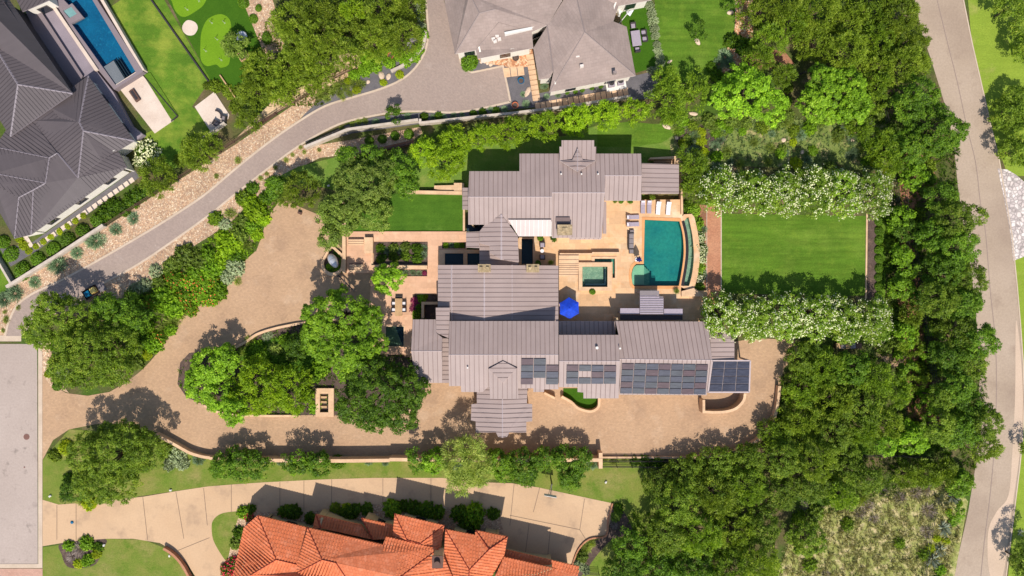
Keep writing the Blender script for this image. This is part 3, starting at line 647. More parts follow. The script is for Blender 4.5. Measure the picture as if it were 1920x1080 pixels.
# pipe vents and chimneys
def vent(x, y, h, ro, r_=.08, ht=.3):
    m = MB(); a = P(x, y, h); m.tube((a[0], a[1], h-.1), (a[0], a[1], h+ht), r_); m.tube((a[0], a[1], h+ht), (a[0], a[1], h+ht+.08), r_*1.4)
    mh.part(m, 'vent_pipe', 'white', ro)
for x in (1052, 1090, 1121): vent(x, 327, 5.7, r)
r = mh.roof([[(878, 370, 6.38), (1035, 370, 6.38), (1035, 412, 5.6), (960, 421, 5.5), (878, 421, 5.5)]], sdir='v')
r2 = mh.roof([[(1035, 362, 6.24), (1134, 362, 6.24), (1128, 446, 4.8), (1035, 446, 4.8)]], sdir='v')
r = mh.roof([[(1134, 330, 5.69), (1203, 330, 5.69), (1202, 376, 4.9), (1134, 376, 4.9)]], sdir='v')
mh.roof([[(1068, 446, 3.2), (1128, 446, 3.2), (1126, 449, 3.1), (1068, 449, 3.1)], [(1130, 378, 3.3), (1137, 378, 3.2), (1137, 438, 3.2), (1130, 438, 3.3)]], sdir='v', nowall=True)
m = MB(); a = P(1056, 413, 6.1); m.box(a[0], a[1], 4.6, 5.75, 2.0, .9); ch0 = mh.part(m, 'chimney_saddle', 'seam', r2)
m = MB(); a = P(1059, 431, 6.3); m.box(a[0], a[1], 4.4, 6.35, 1.95, 1.3); ch = mh.part(m, 'chimney', 'chimstone', r2)
m = MB(); m.box(a[0], a[1], 6.35, 6.45, 2.1, 1.45); m.box(a[0], a[1], 6.45, 6.6, .8, .6); mh.part(m, 'chimney_cap', 'chimstone', r2)
r = mh.roof([[(953, 412, 5.95), (1034, 412, 5.95), (1034, 443, 5.2), (972, 443, 5.2)]], mat='rooflight', seammat='white', seam=.62, sdir='v', nowall=True, label='pale shiny corrugated roof strip')
# north wing cross gable
r = mh.roof([[(1053, 263, 5.9), (1114, 263, 5.9), (1114, 275, 5.8), (1118, 275, 5.8), (1117, 302, 5.55), (1050, 302, 5.55), (1049, 275, 5.8), (1053, 275, 5.8)]], sdir='v')
r = mh.roof([[(1083, 279, 6.15), (1083, 322, 6.15), (1051, 302, 5.72), (1073, 300, 5.85)], [(1083, 279, 6.15), (1093, 300, 5.85), (1116, 302, 5.72), (1083, 322, 6.15)]], sdir='h', nowall=True)
mh.caps(r, [((1083, 279, 6.15), (1083, 322, 6.15))], 'cap')
mh.roof([[(1203, 306, 4.3), (1273, 308, 3.7), (1273, 363, 3.7), (1203, 363, 4.3)]], sdir='h')
mh.roof([[(867, 352, 4.0), (880, 352, 4.2), (880, 393, 4.2), (867, 393, 4.0)]], sdir='h')
# link gable between wings
r = mh.roof([[(940, 402, 5.9), (940, 487, 5.9), (918, 474, 5.5), (918, 461, 5.5), (899, 456, 5.2), (899, 434, 5.2), (909, 421, 5.35)], [(940, 402, 5.9), (971, 443, 5.3), (973, 491, 5.3), (940, 487, 5.9)]], sdir='h')
mh.caps(r, [((940, 402, 5.9), (940, 487, 5.9))], 'cap', .3)
mh.roof([[(874, 435, 4.2), (899, 434, 4.6), (899, 465, 4.6), (874, 464, 4.2)]], sdir='h')
mh.roof([[(899, 456, 3.9), (918, 461, 3.9), (918, 474, 3.9), (940, 487, 3.9), (972, 491, 3.9), (972, 498, 3.9), (899, 498, 3.9)]], sdir='h', nowall=True, label='lower link roof lying in shade')
# middle hall
CR = 5.4
r = mh.roof([[(821, 497, 4.1), (908, 497, CR), (908, 603, CR), (821, 603, 4.1)], [(908, 497, CR), (1047, 498, 3.3), (1047, 603, 3.3), (908, 603, CR)]], sdir='h')
mh.caps(r, [((908, 497, CR), (908, 603, CR)), ((960, 497, 4.6), (960, 601, 4.6))], 'cap', .3, .05)
mh.caps(r, [((847, 497, 4.52), (847, 601, 4.52))], 'cap', .3, .08)
for cx in (908, 999):
    m = MB(); a = P(cx, 503, 6.6); m.box(a[0], a[1], 3.5, 6.5, 1.7, 1.05); c_ = mh.part(m, 'chimney', 'chimstone', r)
    m = MB(); m.box(a[0], a[1], 6.5, 6.6, 1.8, 1.15)
    for dx in (-.45, .45):
        m.box(a[0]+dx, a[1]-.05, 6.6, 6.85, .4, .5)
    mh.part(m, 'chimney_cap', 'chimstone', r)
mh.roof([[(817, 577, 5.3), (843, 577, 5.5), (843, 601, 5.5), (841, 634, 5.5), (818, 624, 5.3)]], sdir='h')
m = MB(); a = P(860, 578, 5.6)
# south wing
DE, DR = 6.0, 7.1
r = mh.roof([[(843, 602, DE), (1047, 602, DE), (1047, 665, DR), (841, 665, DR)]], sdir='v')
r3 = mh.roof([[(841, 666, DR-.02), (1047, 666, DR-.02), (1047, 725, 6.05), (1047, 730, 5.95), (1020, 730, 5.95), (1020, 735, 5.9), (1000, 735, 5.9), (1000, 728, 6.0), (980, 728, 6.0), (915, 726, 6.05), (905, 735, 5.9), (865, 735, 5.9), (864, 724, 6.1), (842, 724, 6.1)]], sdir='v')
mh.caps(r, [((842, 665, DR), (1047, 665, DR))], 'cap')
vent(877, 689, 6.75, r3, .08)
q4 = [(977, 672, 7.02), (1048, 672, 7.02), (1047, 721, 6.15), (976, 721, 6.15)]
panels(mh, r3, q4, 3, 4, skip=((2, 0), (1, 3)))
mh.roof([[(1048, 602, 3.4), (1154, 602, 3.4), (1154, 629, 3.7), (1048, 629, 3.7)]], sdir='v', nowall=False, label='low flat roof strip in the shade of the wing behind')
r = mh.roof([[(1048, 628, 6.0), (1160, 628, 6.0), (1162, 677, 6.9), (1048, 677, 6.9)]], sdir='v')
r5 = mh.roof([[(1048, 678, 6.88), (1162, 678, 6.88), (1160, 747, 5.65), (1135, 747, 5.65), (1135, 747, 5.65), (1094, 747, 5.65), (1094, 736, 5.85), (1083, 735, 5.85), (1083, 726, 6.0), (1048, 726, 6.0)]], sdir='v')
mh.caps(r, [((1048, 677, 6.9), (1162, 677, 6.9))], 'cap')
vent(1119, 652, 6.5, r, .15, .25); vent(1162, 653, 6.6, r, .1)
panels(mh, r5, [(1062, 684, 6.8), (1156, 685, 6.8), (1155, 720, 6.15), (1061, 720, 6.15)], 4, 3, skip=((1, 1),))
r = mh.roof([[(1154, 602, 5.1), (1327, 603, 5.1), (1335, 674, 6.2), (1162, 672, 6.2), (1160, 628, 5.5)]], sdir=(.12, -1))
r6 = mh.roof([[(1162, 673, 6.18), (1336, 675, 6.18), (1325, 741, 5.0), (1161, 740, 5.0)]], sdir=(.04, 1))
mh.caps(r, [((1162, 673, 6.2), (1336, 675, 6.2))], 'cap')
panels(mh, r6, [(1166, 681, 6.05), (1328, 683, 6.05), (1323, 740, 5.05), (1162, 738, 5.05)], 7, 5)
mh.roof([[(1329, 607, 4.3), (1347, 607, 4.2), (1364, 620, 4.1), (1377, 641, 4.0), (1377, 676, 4.0), (1335, 676, 4.2)]], sdir='h')
# solar canopy at the east end
H_ = 4.2
m = MB()
TL, TR, BR, BL = P(1335, 676, H_), P(1406, 676, H_), P(1404, 735, H_), P(1327, 735, H_)
for a, b in ((TL, TR), (TR, BR), (BR, BL), (BL, TL)):
    a = Vector(a); b = Vector(b); d = (b-a).normalized(); n_ = Vector((-d.y, d.x, 0))*.10; z = Vector((0, 0, .2))
    m.poly([a-n_+z, b-n_+z, b+n_+z, a+n_+z]); m.poly([a-n_, b-n_, b-n_+z, a-n_+z]); m.poly([b+n_, a+n_, a+n_+z, b+n_+z])
for c_ in (TR, BR, BL): m.box(c_[0]*.998, c_[1]*1.0, 0, H_, .2, .2)
fr = mh.part(m, 'solar_canopy_frame', 'cap')
m = MB(); m.prism(W([(1336, 677), (1405, 677), (1403, 734), (1328, 734)], H_), H_+.04, H_+.1); mh.part(m, 'backing_sheet', 'cushiongrey', fr)
panels(mh, fr, [(1336, 677, H_), (1405, 677, H_), (1403, 734, H_), (1328, 734, H_)], 3, 4, lift=.2, kinds=0, gap=.07)
# west end
r = mh.roof([[(774, 599, 5.0), (817, 599, 5.0), (818, 624, 5.4), (829, 633, 5.5), (829, 658, 5.95), (771, 658, 5.95)]], sdir='v')
mh.caps(r, [((771, 658, 5.95), (829, 658, 5.95))], 'cap')
mh.roof([[(771, 659, 5.93), (829, 659, 5.93), (829, 718, 4.9), (780, 718, 4.9)]], sdir='v')
mh.roof([[(829, 633, 4.0), (842, 635, 4.0), (842, 718, 4.0), (829, 718, 4.0)]], sdir='h', nowall=True)
# entry porch
r = mh.roof([[(916, 692, 6.95), (970, 690, 6.95), (972, 748, 6.35), (919, 748, 6.35)]], sdir='v', nowall=True)
r = mh.roof([[(943, 677, 7.12), (916, 692, 6.98), (943, 718, 6.85)], [(943, 677, 7.12), (943, 718, 6.85), (970, 691, 6.98)]], sdir='h', nowall=True)
r = mh.roof([[(942, 722, 5.7), (942, 821, 5.7), (934, 819, 5.6), (930, 811, 5.5), (892, 811, 5.0), (892, 790, 5.0), (883, 788, 4.9), (884, 758, 4.9), (894, 757, 5.0), (894, 725, 5.0)], [(942, 722, 5.7), (989, 725, 5.0), (988, 757, 5.0), (998, 758, 4.9), (998, 790, 4.9), (987, 791, 5.0), (987, 811, 5.0), (955, 811, 5.5), (951, 819, 5.6), (942, 821, 5.7)]], sdir='h')
mh.caps(r, [((942, 722, 5.7), (942, 821, 5.7))], 'cap', .25)
mh.walls('wallstone', 0, every=4.0)

# ===== upper left house, charcoal metal hips =====
lh = House('charcoal_house', 'large charcoal metal hip roofed house cut by the left edge of the photo', 'house', 60, 250)
E1, A1 = 4.6, 6.3; E2, A2 = 3.0, 4.9
lk = dict(mat='ldark', seam=.5, seammat='lseam_shade')
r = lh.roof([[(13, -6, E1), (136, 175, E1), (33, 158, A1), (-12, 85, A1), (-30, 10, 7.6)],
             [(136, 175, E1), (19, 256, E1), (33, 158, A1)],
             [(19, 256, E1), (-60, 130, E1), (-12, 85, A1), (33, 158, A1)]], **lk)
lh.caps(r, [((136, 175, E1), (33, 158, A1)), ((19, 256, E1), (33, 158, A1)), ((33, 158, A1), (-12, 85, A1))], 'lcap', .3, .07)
lh.walls('lseam_shade', 0, win=False); lh.planes = []  # upper walls take the dark seam colour to stand in for shade
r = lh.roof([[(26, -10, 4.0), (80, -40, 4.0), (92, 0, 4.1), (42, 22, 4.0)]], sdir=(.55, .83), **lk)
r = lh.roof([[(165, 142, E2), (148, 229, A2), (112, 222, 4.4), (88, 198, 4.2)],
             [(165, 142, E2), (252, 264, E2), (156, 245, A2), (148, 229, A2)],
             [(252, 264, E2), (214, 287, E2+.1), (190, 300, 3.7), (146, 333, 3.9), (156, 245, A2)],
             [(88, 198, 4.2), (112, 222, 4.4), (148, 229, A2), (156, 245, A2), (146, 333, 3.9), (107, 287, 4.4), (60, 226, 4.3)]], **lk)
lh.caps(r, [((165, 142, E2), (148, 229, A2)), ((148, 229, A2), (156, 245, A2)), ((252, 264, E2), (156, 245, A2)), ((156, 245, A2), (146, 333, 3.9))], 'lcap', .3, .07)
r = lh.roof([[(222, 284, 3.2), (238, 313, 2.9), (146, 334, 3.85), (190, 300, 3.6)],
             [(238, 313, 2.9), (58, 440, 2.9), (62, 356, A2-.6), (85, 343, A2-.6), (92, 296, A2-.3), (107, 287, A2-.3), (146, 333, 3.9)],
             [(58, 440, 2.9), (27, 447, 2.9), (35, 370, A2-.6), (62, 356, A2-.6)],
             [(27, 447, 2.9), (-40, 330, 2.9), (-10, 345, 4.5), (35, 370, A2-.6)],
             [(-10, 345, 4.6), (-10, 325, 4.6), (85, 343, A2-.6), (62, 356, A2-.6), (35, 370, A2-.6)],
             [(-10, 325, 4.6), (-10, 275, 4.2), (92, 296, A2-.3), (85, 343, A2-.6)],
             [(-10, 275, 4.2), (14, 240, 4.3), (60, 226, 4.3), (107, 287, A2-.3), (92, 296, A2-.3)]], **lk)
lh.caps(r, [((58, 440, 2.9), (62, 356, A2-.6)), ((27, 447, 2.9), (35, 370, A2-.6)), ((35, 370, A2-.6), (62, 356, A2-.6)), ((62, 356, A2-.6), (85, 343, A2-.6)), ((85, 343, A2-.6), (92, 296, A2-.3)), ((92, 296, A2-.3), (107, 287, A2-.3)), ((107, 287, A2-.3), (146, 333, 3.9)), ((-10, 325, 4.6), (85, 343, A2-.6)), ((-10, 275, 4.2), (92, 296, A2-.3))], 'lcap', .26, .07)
r = lh.roof([[(47, 20, 1.5), (68, 8, 1.5), (155, 142, 1.5), (140, 172, 1.5), (108, 142, 1.5)]], mat='lflat', seam=None, seammat='lflat', sdir='v', label='flat brown terrace roof in front of the shaded upper wall')
lh.walls('wallwhite', 0, every=4.2)
# terrace, pool
TZ = 1.0
o = sheet('terrace', [(68, 8), (80, -20), (92, -10), (182, 134), (212, 172), (245, 235), (268, 252), (250, 268), (165, 145), (155, 145)], 0, 'ldeck', z=TZ, thick=TZ)
o = sheet('terrace_wall_cap', [(95, 10), (100, 7), (184, 130), (178, 133)], 3, 'cream', z=TZ+.35, thick=.4)
def pool(name, label, outer, inner, zt, zb, wl, mrim, mpl, wmat='water', holes=()):
    """raised rim with a basin inside it and a water surface"""
    root = empty(name, P(*outer[0]), label, 'pool')
    def par(o): o.parent = root; o.matrix_parent_inverse = MATINV(root); return o
    m = MB(); m.prism(W(outer, zt), .0, zt, 0, [W(inner, zt)]); par(m.build('rim', M[mrim]))
    m = MB(); ip = W(inner, zt); m.prism(ip, None, zb, 0)
    cp = ccw([(a[0], a[1]) for a in ip])
    for i in range(len(cp)):
        a, b = cp[i], cp[(i+1) % len(cp)]; dx, dy = b[0]-a[0], b[1]-a[1]; l_ = math.hypot(dx, dy) or 1; ex, ey = -dy/l_*.012, dx/l_*.012
        m.poly([(b[0]+ex, b[1]+ey, zb), (a[0]+ex, a[1]+ey, zb), (a[0]+ex, a[1]+ey, zt-.03), (b[0]+ex, b[1]+ey, zt-.03)])
    par(m.build('basin', M[mpl]))
    m = MB(); m.prism(ip, None, wl, 0); par(m.build('water', M[wmat]))
    return root, par
rt, par = pool('lap_pool', 'long blue lap pool with dark rim beside the charcoal house terrace', [(96, -6), (158, -38), (268, 134), (214, 168), (184, 131)], [(118, -2), (160, -22), (255, 136), (217, 160), (134, 44), (148, 33), (143, 24)], TZ+.12, .05, TZ, 'lflat', 'plaster_blue', 'clear')
m = MB(); st = W([(190, 127), (212, 113), (233, 147), (216, 158)], TZ); m.prism(st, .06, TZ-.12); par(m.build('sun_ledge', M['ldeck']))
m = MB()
for k in range(3):
    a, b = W([(212+k*4, 111-k*2), (233+k*4, 144-k*2)], TZ); m.ribbon([a, b], .1, .06, TZ-.2-.1*k)
par(m.build('step', M['plaster_dark']))
m = MB(); hb = W([(112, 20), (135, 6), (156, 32), (131, 45)], TZ+.3); m.prism(hb, TZ-.2, TZ+.3, 0, [W([(118, 20), (133, 12), (144, 26), (130, 34)], TZ+.3)]); par(m.build('spa_rim', M['lflat']))
m = MB(); m.prism(W([(118, 20), (133, 12), (144, 26), (130, 34)], TZ+.3), None, TZ+.18); par(m.build('spa_water', flat('pale_spa_water', (110, 146, 144), .1)))
o = sheet('pool_trough', [(158, -38), (176, -42), (272, 130), (266, 136)], 0, 'plaster_dark', z=.05)
o = ribbon('pool_wall', [(178, -30), (274, 134), (224, 166)], .42, 0, 1.05, 'cream', 'cream capped wall running outside the lap pool and turning its lower corner', 'wall')
sheet('patio', [(224, 166), (268, 140), (325, 226), (290, 250)], 2, 'cream', z=.1, thick=.1)
sheet('patio', [(365, 200), (402, 172), (430, 215), (428, 222), (397, 250)], 2, 'cream', z=.1, thick=.1)
ribbon('hedge_kerb', [(268, 140), (334, 218), (322, 228)], .12, 0, .25, 'dark', kind='structure')
sheet('lawn', [(268, 140), (282, 136), (334, 216), (322, 226)], 3, 'lawn', z=.12, thick=.1)
ribbon('lawn_edging', [(283, -2), (392, 153)], .22, 0, .3, 'dark', kind='structure')
ribbon('lawn_edging', [(202, 18), (276, 135)], .14, 0, .2, 'dark', kind='structure')
# stepping slabs on the side path
def slabs(label_stem, pts, n, w_, d_, mat, group, z=.03, ends=False):
    pts = [Vector(q) for q in W(pts)]
    tot = sum((b-a).length for a, b in zip(pts[:-1], pts[1:]))
    proto = None
    for i in range(n):
        s_ = tot*(i+.5)/n
        for a, b in zip(pts[:-1], pts[1:]):
            l_ = (b-a).length
            if s_ <= l_: break
            s_ -= l_
        c = a+(b-a).normalized()*s_; rz = math.atan2(b.y-a.y, b.x-a.x)
        if proto is None:
            m = MB(); m.box(0, 0, 0, z+.06, w_, d_, 0, 0); o = proto = m.build('stepping_slab', M[mat])
        else: o = proto.copy(); COL.objects.link(o)
        o.location = (c.x, c.y, 0); o.rotation_euler = (0, 0, rz); tag(o, label_stem.format(o=ordn(i)), 'paving slab', group)
slabs('cream stepping slab, {o} from the lower left in the row below the charcoal roof', [(66, 464), (252, 335)], 19, .72, .68, 'cream', 'stepping slabs beside the charcoal house')
slabs('cream stepping slab, {o} down the short row at the charcoal house corner', [(46, 440), (60, 463)], 3, .68, .64, 'cream', 'stepping slabs at the charcoal house corner')
slabs('sandy slab, {o} from the top in the column beside the brown shingle house', [(993, 103), (1006, 188)], 9, .9, 1.1, 'stone', 'slabs beside the brown house entrance')
slabs('sandy slab, {o} from the left in the row joining the entrance slabs', [(944, 137), (983, 132)], 3, .95, 1.4, 'stone', 'slabs leading to the brown house entrance')
slabs('long tan slab, {o} from the left in the row under the brown house eave', [(1003, 201), (1178, 171)], 17, .72, 1.15, 'stone', 'slabs along the brown house side')
def bx(name, label, cat, px, py, w_, d_, h, mat, ang=0, z0=0, group=None, bev=.03):
    m = MB(); m.box(0, 0, 0, h, w_, d_, 0, 0, bev=bev); x, y, _ = P(px, py, z0+h/2)
    o = m.build(name, M[mat]); o.location = (x, y, z0); o.rotation_euler = (0, 0, R(ang)); return tag(o, label, cat, group)
# fire trough: bench-height box with recessed burner
o = empty('fire_table', P(255, 180, 0), 'dark rectangular fire table on the cream patio below the lap pool', 'fire table', rz=R(-56))
m = MB(); m.box(0, 0, .12, .5, 1.9, .8, bev=.05); m.build('body', M['rust'], o); m = MB(); m.box(0, 0, .5, .53, 1.5, .4); m.build('burner', M['dark'], o)

# ===== brown shingle house, top centre =====
nh = House('shingle_house', 'brown shingle hip roofed house at the top centre of the photo', 'house', 1020, 60)
E, A = 3.6, 6.4
sk = dict(mat='shingle', seam=None, seammat='shcap')
r = nh.roof([[(825, -40, E), (853, 101, E), (899, 24, 6.4), (880, -10, 6.4), (880, -40, 6.4)],
             [(853, 101, E), (892, 94, E), (935, 42, 5.6), (928, 17, 6.2), (899, 24, 6.4)],
             [(892, 94, E), (896, 110, E), (1000, 90, E+.1), (997, 60, 4.9), (935, 42, 5.7)],
             [(880, -40, 6.4), (880, -10, 6.4), (899, 24, 6.4), (928, 17, 6.2), (935, 42, 5.6), (997, 60, 4.9), (1027, 47, 5.4), (1060, -10, A), (1060, -40, A)]], **sk)
nh.caps(r, [((853, 101, E), (899, 24, 6.4)), ((899, 24, 6.4), (880, -12, 6.4)), ((892, 94, E), (935, 42, 5.6)), ((928, 17, 6.2), (899, 24, 6.4))], 'shcap', .25, .06)
m = MB(); a = P(972, 57, 5.4); m.box(a[0], a[1], 4.6, 5.35, 4.0, .35, R(11)); nh.part(m, 'chimney_cap', 'white', r, 'long white flashing bar')
r = nh.roof([[(1030, 173, E), (1192, 142, E), (1096, 60, A)],
             [(1192, 142, E), (1175, 50, E), (1150, 40, 4.3), (1140, 0, 4.8), (1075, -30, A), (1096, 60, A)],
             [(1096, 60, A), (1075, -30, A), (1027, 47, 5.4), (1026, 80, 4.9), (1038, 133, 4.5), (1030, 173, E)],
             [(1027, 47, 5.4), (1000, 90, E+.1), (1010, 149, E), (1030, 147, 3.9), (1038, 133, 4.4), (1026, 80, 4.9)],
             [(1150, 40, 4.3), (1160, 11, E+.2), (1222, 0, E), (1222, -40, E), (1120, -40, 6), (1140, 0, 4.8)],
             [(1075, -30, A), (1140, 0, 4.8), (1120, -40, 6)]], **sk)
nh.caps(r, [((1030, 173, E), (1096, 60, A)), ((1192, 142, E), (1096, 60, A)), ((1096, 60, A), (1075, -30, A)), ((1038, 133, 4.5), (1026, 47, 5.4))], 'shcap', .25, .06)
for i, (x, y) in enumerate([(1083, 105), (1091, 123), (1028, 5), (1112, 7), (1153, 135)]):
    m = MB(); a = P(x, y, 5.2); z = 5.1; m.box(a[0], a[1], z-.7, z+.15, .5, .35, R(10)); nh.part(m, 'roof_vent', 'shcap' if i == 4 else 'fascia', r)
m = MB(); a = P(990, 70, 4)
for (x, y) in ((925, 72), (932, 66), (928, 76), (936, 72)):
    a = P(x, y, 4.9); m.box(a[0], a[1], 4.4, 4.75, .5, .45, R(12))
nh.part(m, 'satellite_mount', 'fascia', r)
nh.walls('wallwhite', 0)
m = MB(); m.prism(W([(1137, 153), (1174, 145), (1177, 162), (1140, 169)], 1), 0, .12); ac0 = m.build('utility_pad', M['white']); tag(ac0, 'white slab carrying two air conditioning units beside the brown house', 'concrete pad')
acp = None
for i, (x, y) in enumerate([(1146, 157), (1163, 153)]):
    if acp is None:
        t = empty('air_conditioner', (0, 0, 0), '', 'air conditioner')
        m = MB(); m.box(0, 0, 0, .85, .95, .95, bev=.05); m.build('casing', M['flag'], t)
        m = MB(); m.lathe([(.0, .86), (.12, .9), (.38, .88), (.42, .86)], n=20)
        for k in range(8): m.tube((.1*math.cos(k*.785), .1*math.sin(k*.785), .92), (.4*math.cos(k*.785), .4*math.sin(k*.785), .9), .012, n=4)
        m.build('fan_grille', M['dark'], t); acp = t
    else: t = copy_tree(acp)
    a = P(x, y, .5); t.location = (a[0], a[1], .12); t.rotation_euler = (0, 0, R(10)); t['label'] = ('left' if i == 0 else 'right')+' air conditioning unit on the white slab by the brown house'; t['group'] = 'air conditioners'

# ===== orange tile house =====
oh = House('tiled_house', 'house with orange clay tile hip roofs at the bottom of the photo', 'house', 700, 1040)
E, A = 6.0, 7.7
ok = dict(mat='tile', seam=.42, seammat='tilerib', kind='tile', over=1.2)
r = oh.roof([[(483, 966, 4.2), (518, 1049, 6.0), (470, 1078, 5.6), (430, 1110, 5.2), (440, 1064, 4.2), (457, 989, 4.2)],
             [(483, 966, 4.2), (577, 989, 4.2), (557, 1058, 5.9), (518, 1049, 6.0)],
             [(577, 989, E), (604, 1049, A), (557, 1074, 6.0), (557, 1058, 5.9)],
             [(577, 989, E), (718, 1021, E), (724, 1006, E-.1), (822, 1029, E-.1), (750, 1082, 7.6), (650, 1085, 7.6), (630, 1055, A), (604, 1049, A)],
             [(518, 1049, 6.0), (557, 1058, 5.9), (557, 1074, 6.0), (604, 1049, A), (630, 1055, A), (650, 1085, 7.6), (750, 1082, 7.6), (780, 1160, 6), (430, 1160, 5), (430, 1110, 5.2), (470, 1078, 5.6)],
             [(822, 1029, E-.1), (832, 1044, E+.2), (850, 1085, 6.2), (800, 1140, 6.4), (750, 1082, 7.6)]], **ok)
oh.caps(r, [((483, 966, 4.2), (518, 1049, 6.0)), ((518, 1049, 6.0), (557, 1058, 5.9)), ((518, 1049, 6.0), (470, 1078, 5.6)), ((577, 989, E), (604, 1049, A)), ((604, 1049, A), (557, 1074, 6.0)), ((604, 1049, A), (630, 1055, A)), ((630, 1055, A), (650, 1085, 7.6)), ((822, 1029, E-.1), (750, 1082, 7.6))], 'tilecap', .24, .14)
r = oh.roof([[(592, 964, 3.4), (678, 984, 3.4), (699, 1012, 4.2), (600, 990, 4.0)], [(592, 964, 3.4), (600, 990, 4.0), (586, 992, 3.4)],
             [(678, 971, 3.5), (736, 984, 3.5), (742, 1010, 4.4), (699, 1012, 4.4)]], **ok)
oh.caps(r, [((592, 964, 3.4), (601, 990, 4.1)), ((678, 971, 3.5), (699, 1011, 4.4))], 'tilecap', .24, .14)
r = oh.roof([[(740, 963, 5.0), (833, 985, 5.0), (788, 1019, 5.9), (763, 1012, 5.9)], [(740, 963, 5.0), (763, 1012, 5.9), (788, 1019, 5.9), (780, 1030, 5.6), (735, 1010, 5.0)], [(833, 985, 5.0), (830, 1004, 5.0), (826, 1032, 5.4), (788, 1019, 5.9)]], **ok)
oh.caps(r, [((740, 963, 5.0), (763, 1012, 5.9)), ((763, 1012, 5.9), (788, 1019, 5.9)), ((788, 1019, 5.9), (833, 985, 5.0))], 'tilecap', .24, .14)
r = oh.roof([[(835, 992, 5.4), (892, 1003, 5.4), (917, 1030, 6.2), (880, 1068, 6.9)],
             [(892, 994, 5.2), (952, 1006, 5.2), (918, 1030, 6.1)], [(892, 994, 5.2), (918, 1030, 6.1), (910, 1022, 6.0), (892, 1003, 5.4)],
             [(952, 1006, 5.2), (946, 1040, 5.2), (900, 1120, 5.6), (876, 1120, 6.8), (880, 1068, 6.9), (917, 1030, 6.2)],
             [(835, 992, 5.4), (880, 1068, 6.9), (876, 1120, 6.8), (845, 1120, 5.6), (832, 1044, 5.4)]], **ok)
oh.caps(r, [((835, 992, 5.4), (880, 1068, 6.9)), ((880, 1068, 6.9), (917, 1030, 6.2)), ((892, 994, 5.2), (917, 1030, 6.2)), ((952, 1006, 5.2), (917, 1030, 6.2)), ((880, 1068, 6.9), (876, 1120, 6.8))], 'tilecap', .24, .14)
r = oh.roof([[(947, 1030, 4.0), (1086, 1062, 3.6), (1080, 1100, 4.4), (1000, 1130, 4.6), (925, 1090, 4.8)]], **ok)
r = oh.roof([[(945, 1044, 5.2), (1043, 1066, 5.2), (1010, 1100, 6.4), (920, 1100, 6.4)]], **ok)
m = MB(); a = P(820, 1055, 8.6); m.box(a[0], a[1], 5, 8.3, 1.3, 1.5); oh.part(m, 'chimney', 'wallstucco', r)
m = MB(); m.box(a[0], a[1], 8.3, 8.45, 1.5, 1.7); m.tube((a[0], a[1]-.1, 8.45), (a[0], a[1]-.1, 9.0), .42, n=14); oh.part(m, 'chimney_cap', 'rust', r)
oh.walls('wallstucco', 0)

# ---------------- raised pool terrace of the main house ----------------
TZ = .95
PW = smooth([(1274, 415), (1280, 440), (1282, 472), (1279, 502), (1273, 536)], 5)
pin = [(1209, 412)]+PW+[(1189, 536)]+smooth([(1186, 532), (1184, 516), (1187, 502), (1193, 495)], 4)+[(1207, 495)]
terr = [(874, 447), (1000, 447), (1000, 380), (1277, 376), (1277, 400), (1275, 415)]+PW[1:]+[(1273, 541), (1300, 545), (1325, 570), (1325, 603), (1048, 603), (1048, 498), (874, 498)]
spain = [(1092, 500), (1139, 500), (1139, 538), (1092, 538)]
tr = [(1204, 407)]+[(1276, 409), (1278, 415)]+[(x+3, y) for x, y in PW[1:]]+[(1276, 542), (1186, 541)]+smooth([(1181, 534), (1179, 516), (1182, 500), (1190, 490)], 4)+[(1204, 490)]
chn = [(976, 447), (999, 447), (999, 495), (976, 495)]; c1 = [(1115, 485), (1153, 485), (1153, 521), (1148, 521), (1148, 491), (1115, 491)]
terr = [(874, 447), (1000, 447), (1000, 376), (1277, 374), (1279, 409), (1325, 545), (1325, 603), (1048, 603), (1048, 498), (874, 498)]
terr = [(919, 447), (1000, 447), (1000, 376), (1277, 374), (1280, 410)]+[(x+4, y) for x, y in PW[1:]]+[(1277, 545), (1326, 545), (1326, 603), (1048, 603), (1048, 498), (919, 498)]
sheet('terrace', terr, 0, 'patio', z=TZ, thick=TZ, holes=[[(x+(2 if x < 1240 else -1), y+(2 if y < 450 else -2)) for x, y in tr], chn, [(1088, 495), (1144, 495), (1144, 542), (1088, 542)], c1])
rt, par = pool('swimming_pool', 'large teal swimming pool with a curved right edge on the sandstone terrace', tr, pin, TZ+.05, .05, TZ-.05, 'coping', 'plaster_teal', 'water')
m = MB(); m.prism(W([(1188, 534)]+smooth([(1186, 532), (1185, 516), (1188, 502), (1194, 497)], 4)+[(1208, 497), (1208, 534)], TZ), .1, TZ-.12); par(m.build('shallow_ledge', surf('ledge_plaster', (204, 186, 150), (194, 178, 142), .8, None, fine=.06)))
for k, (x0, z) in enumerate(((1208.3, TZ-.25), (1212, TZ-.4), (1215.5, TZ-.55))):
    m = MB(); m.prism(W([(x0, 500+k*3), (x0+3.5, 502+k*3), (x0+3.5, 535), (x0, 535)], TZ), .1, z); par(m.build('step', M['plaster_green']))
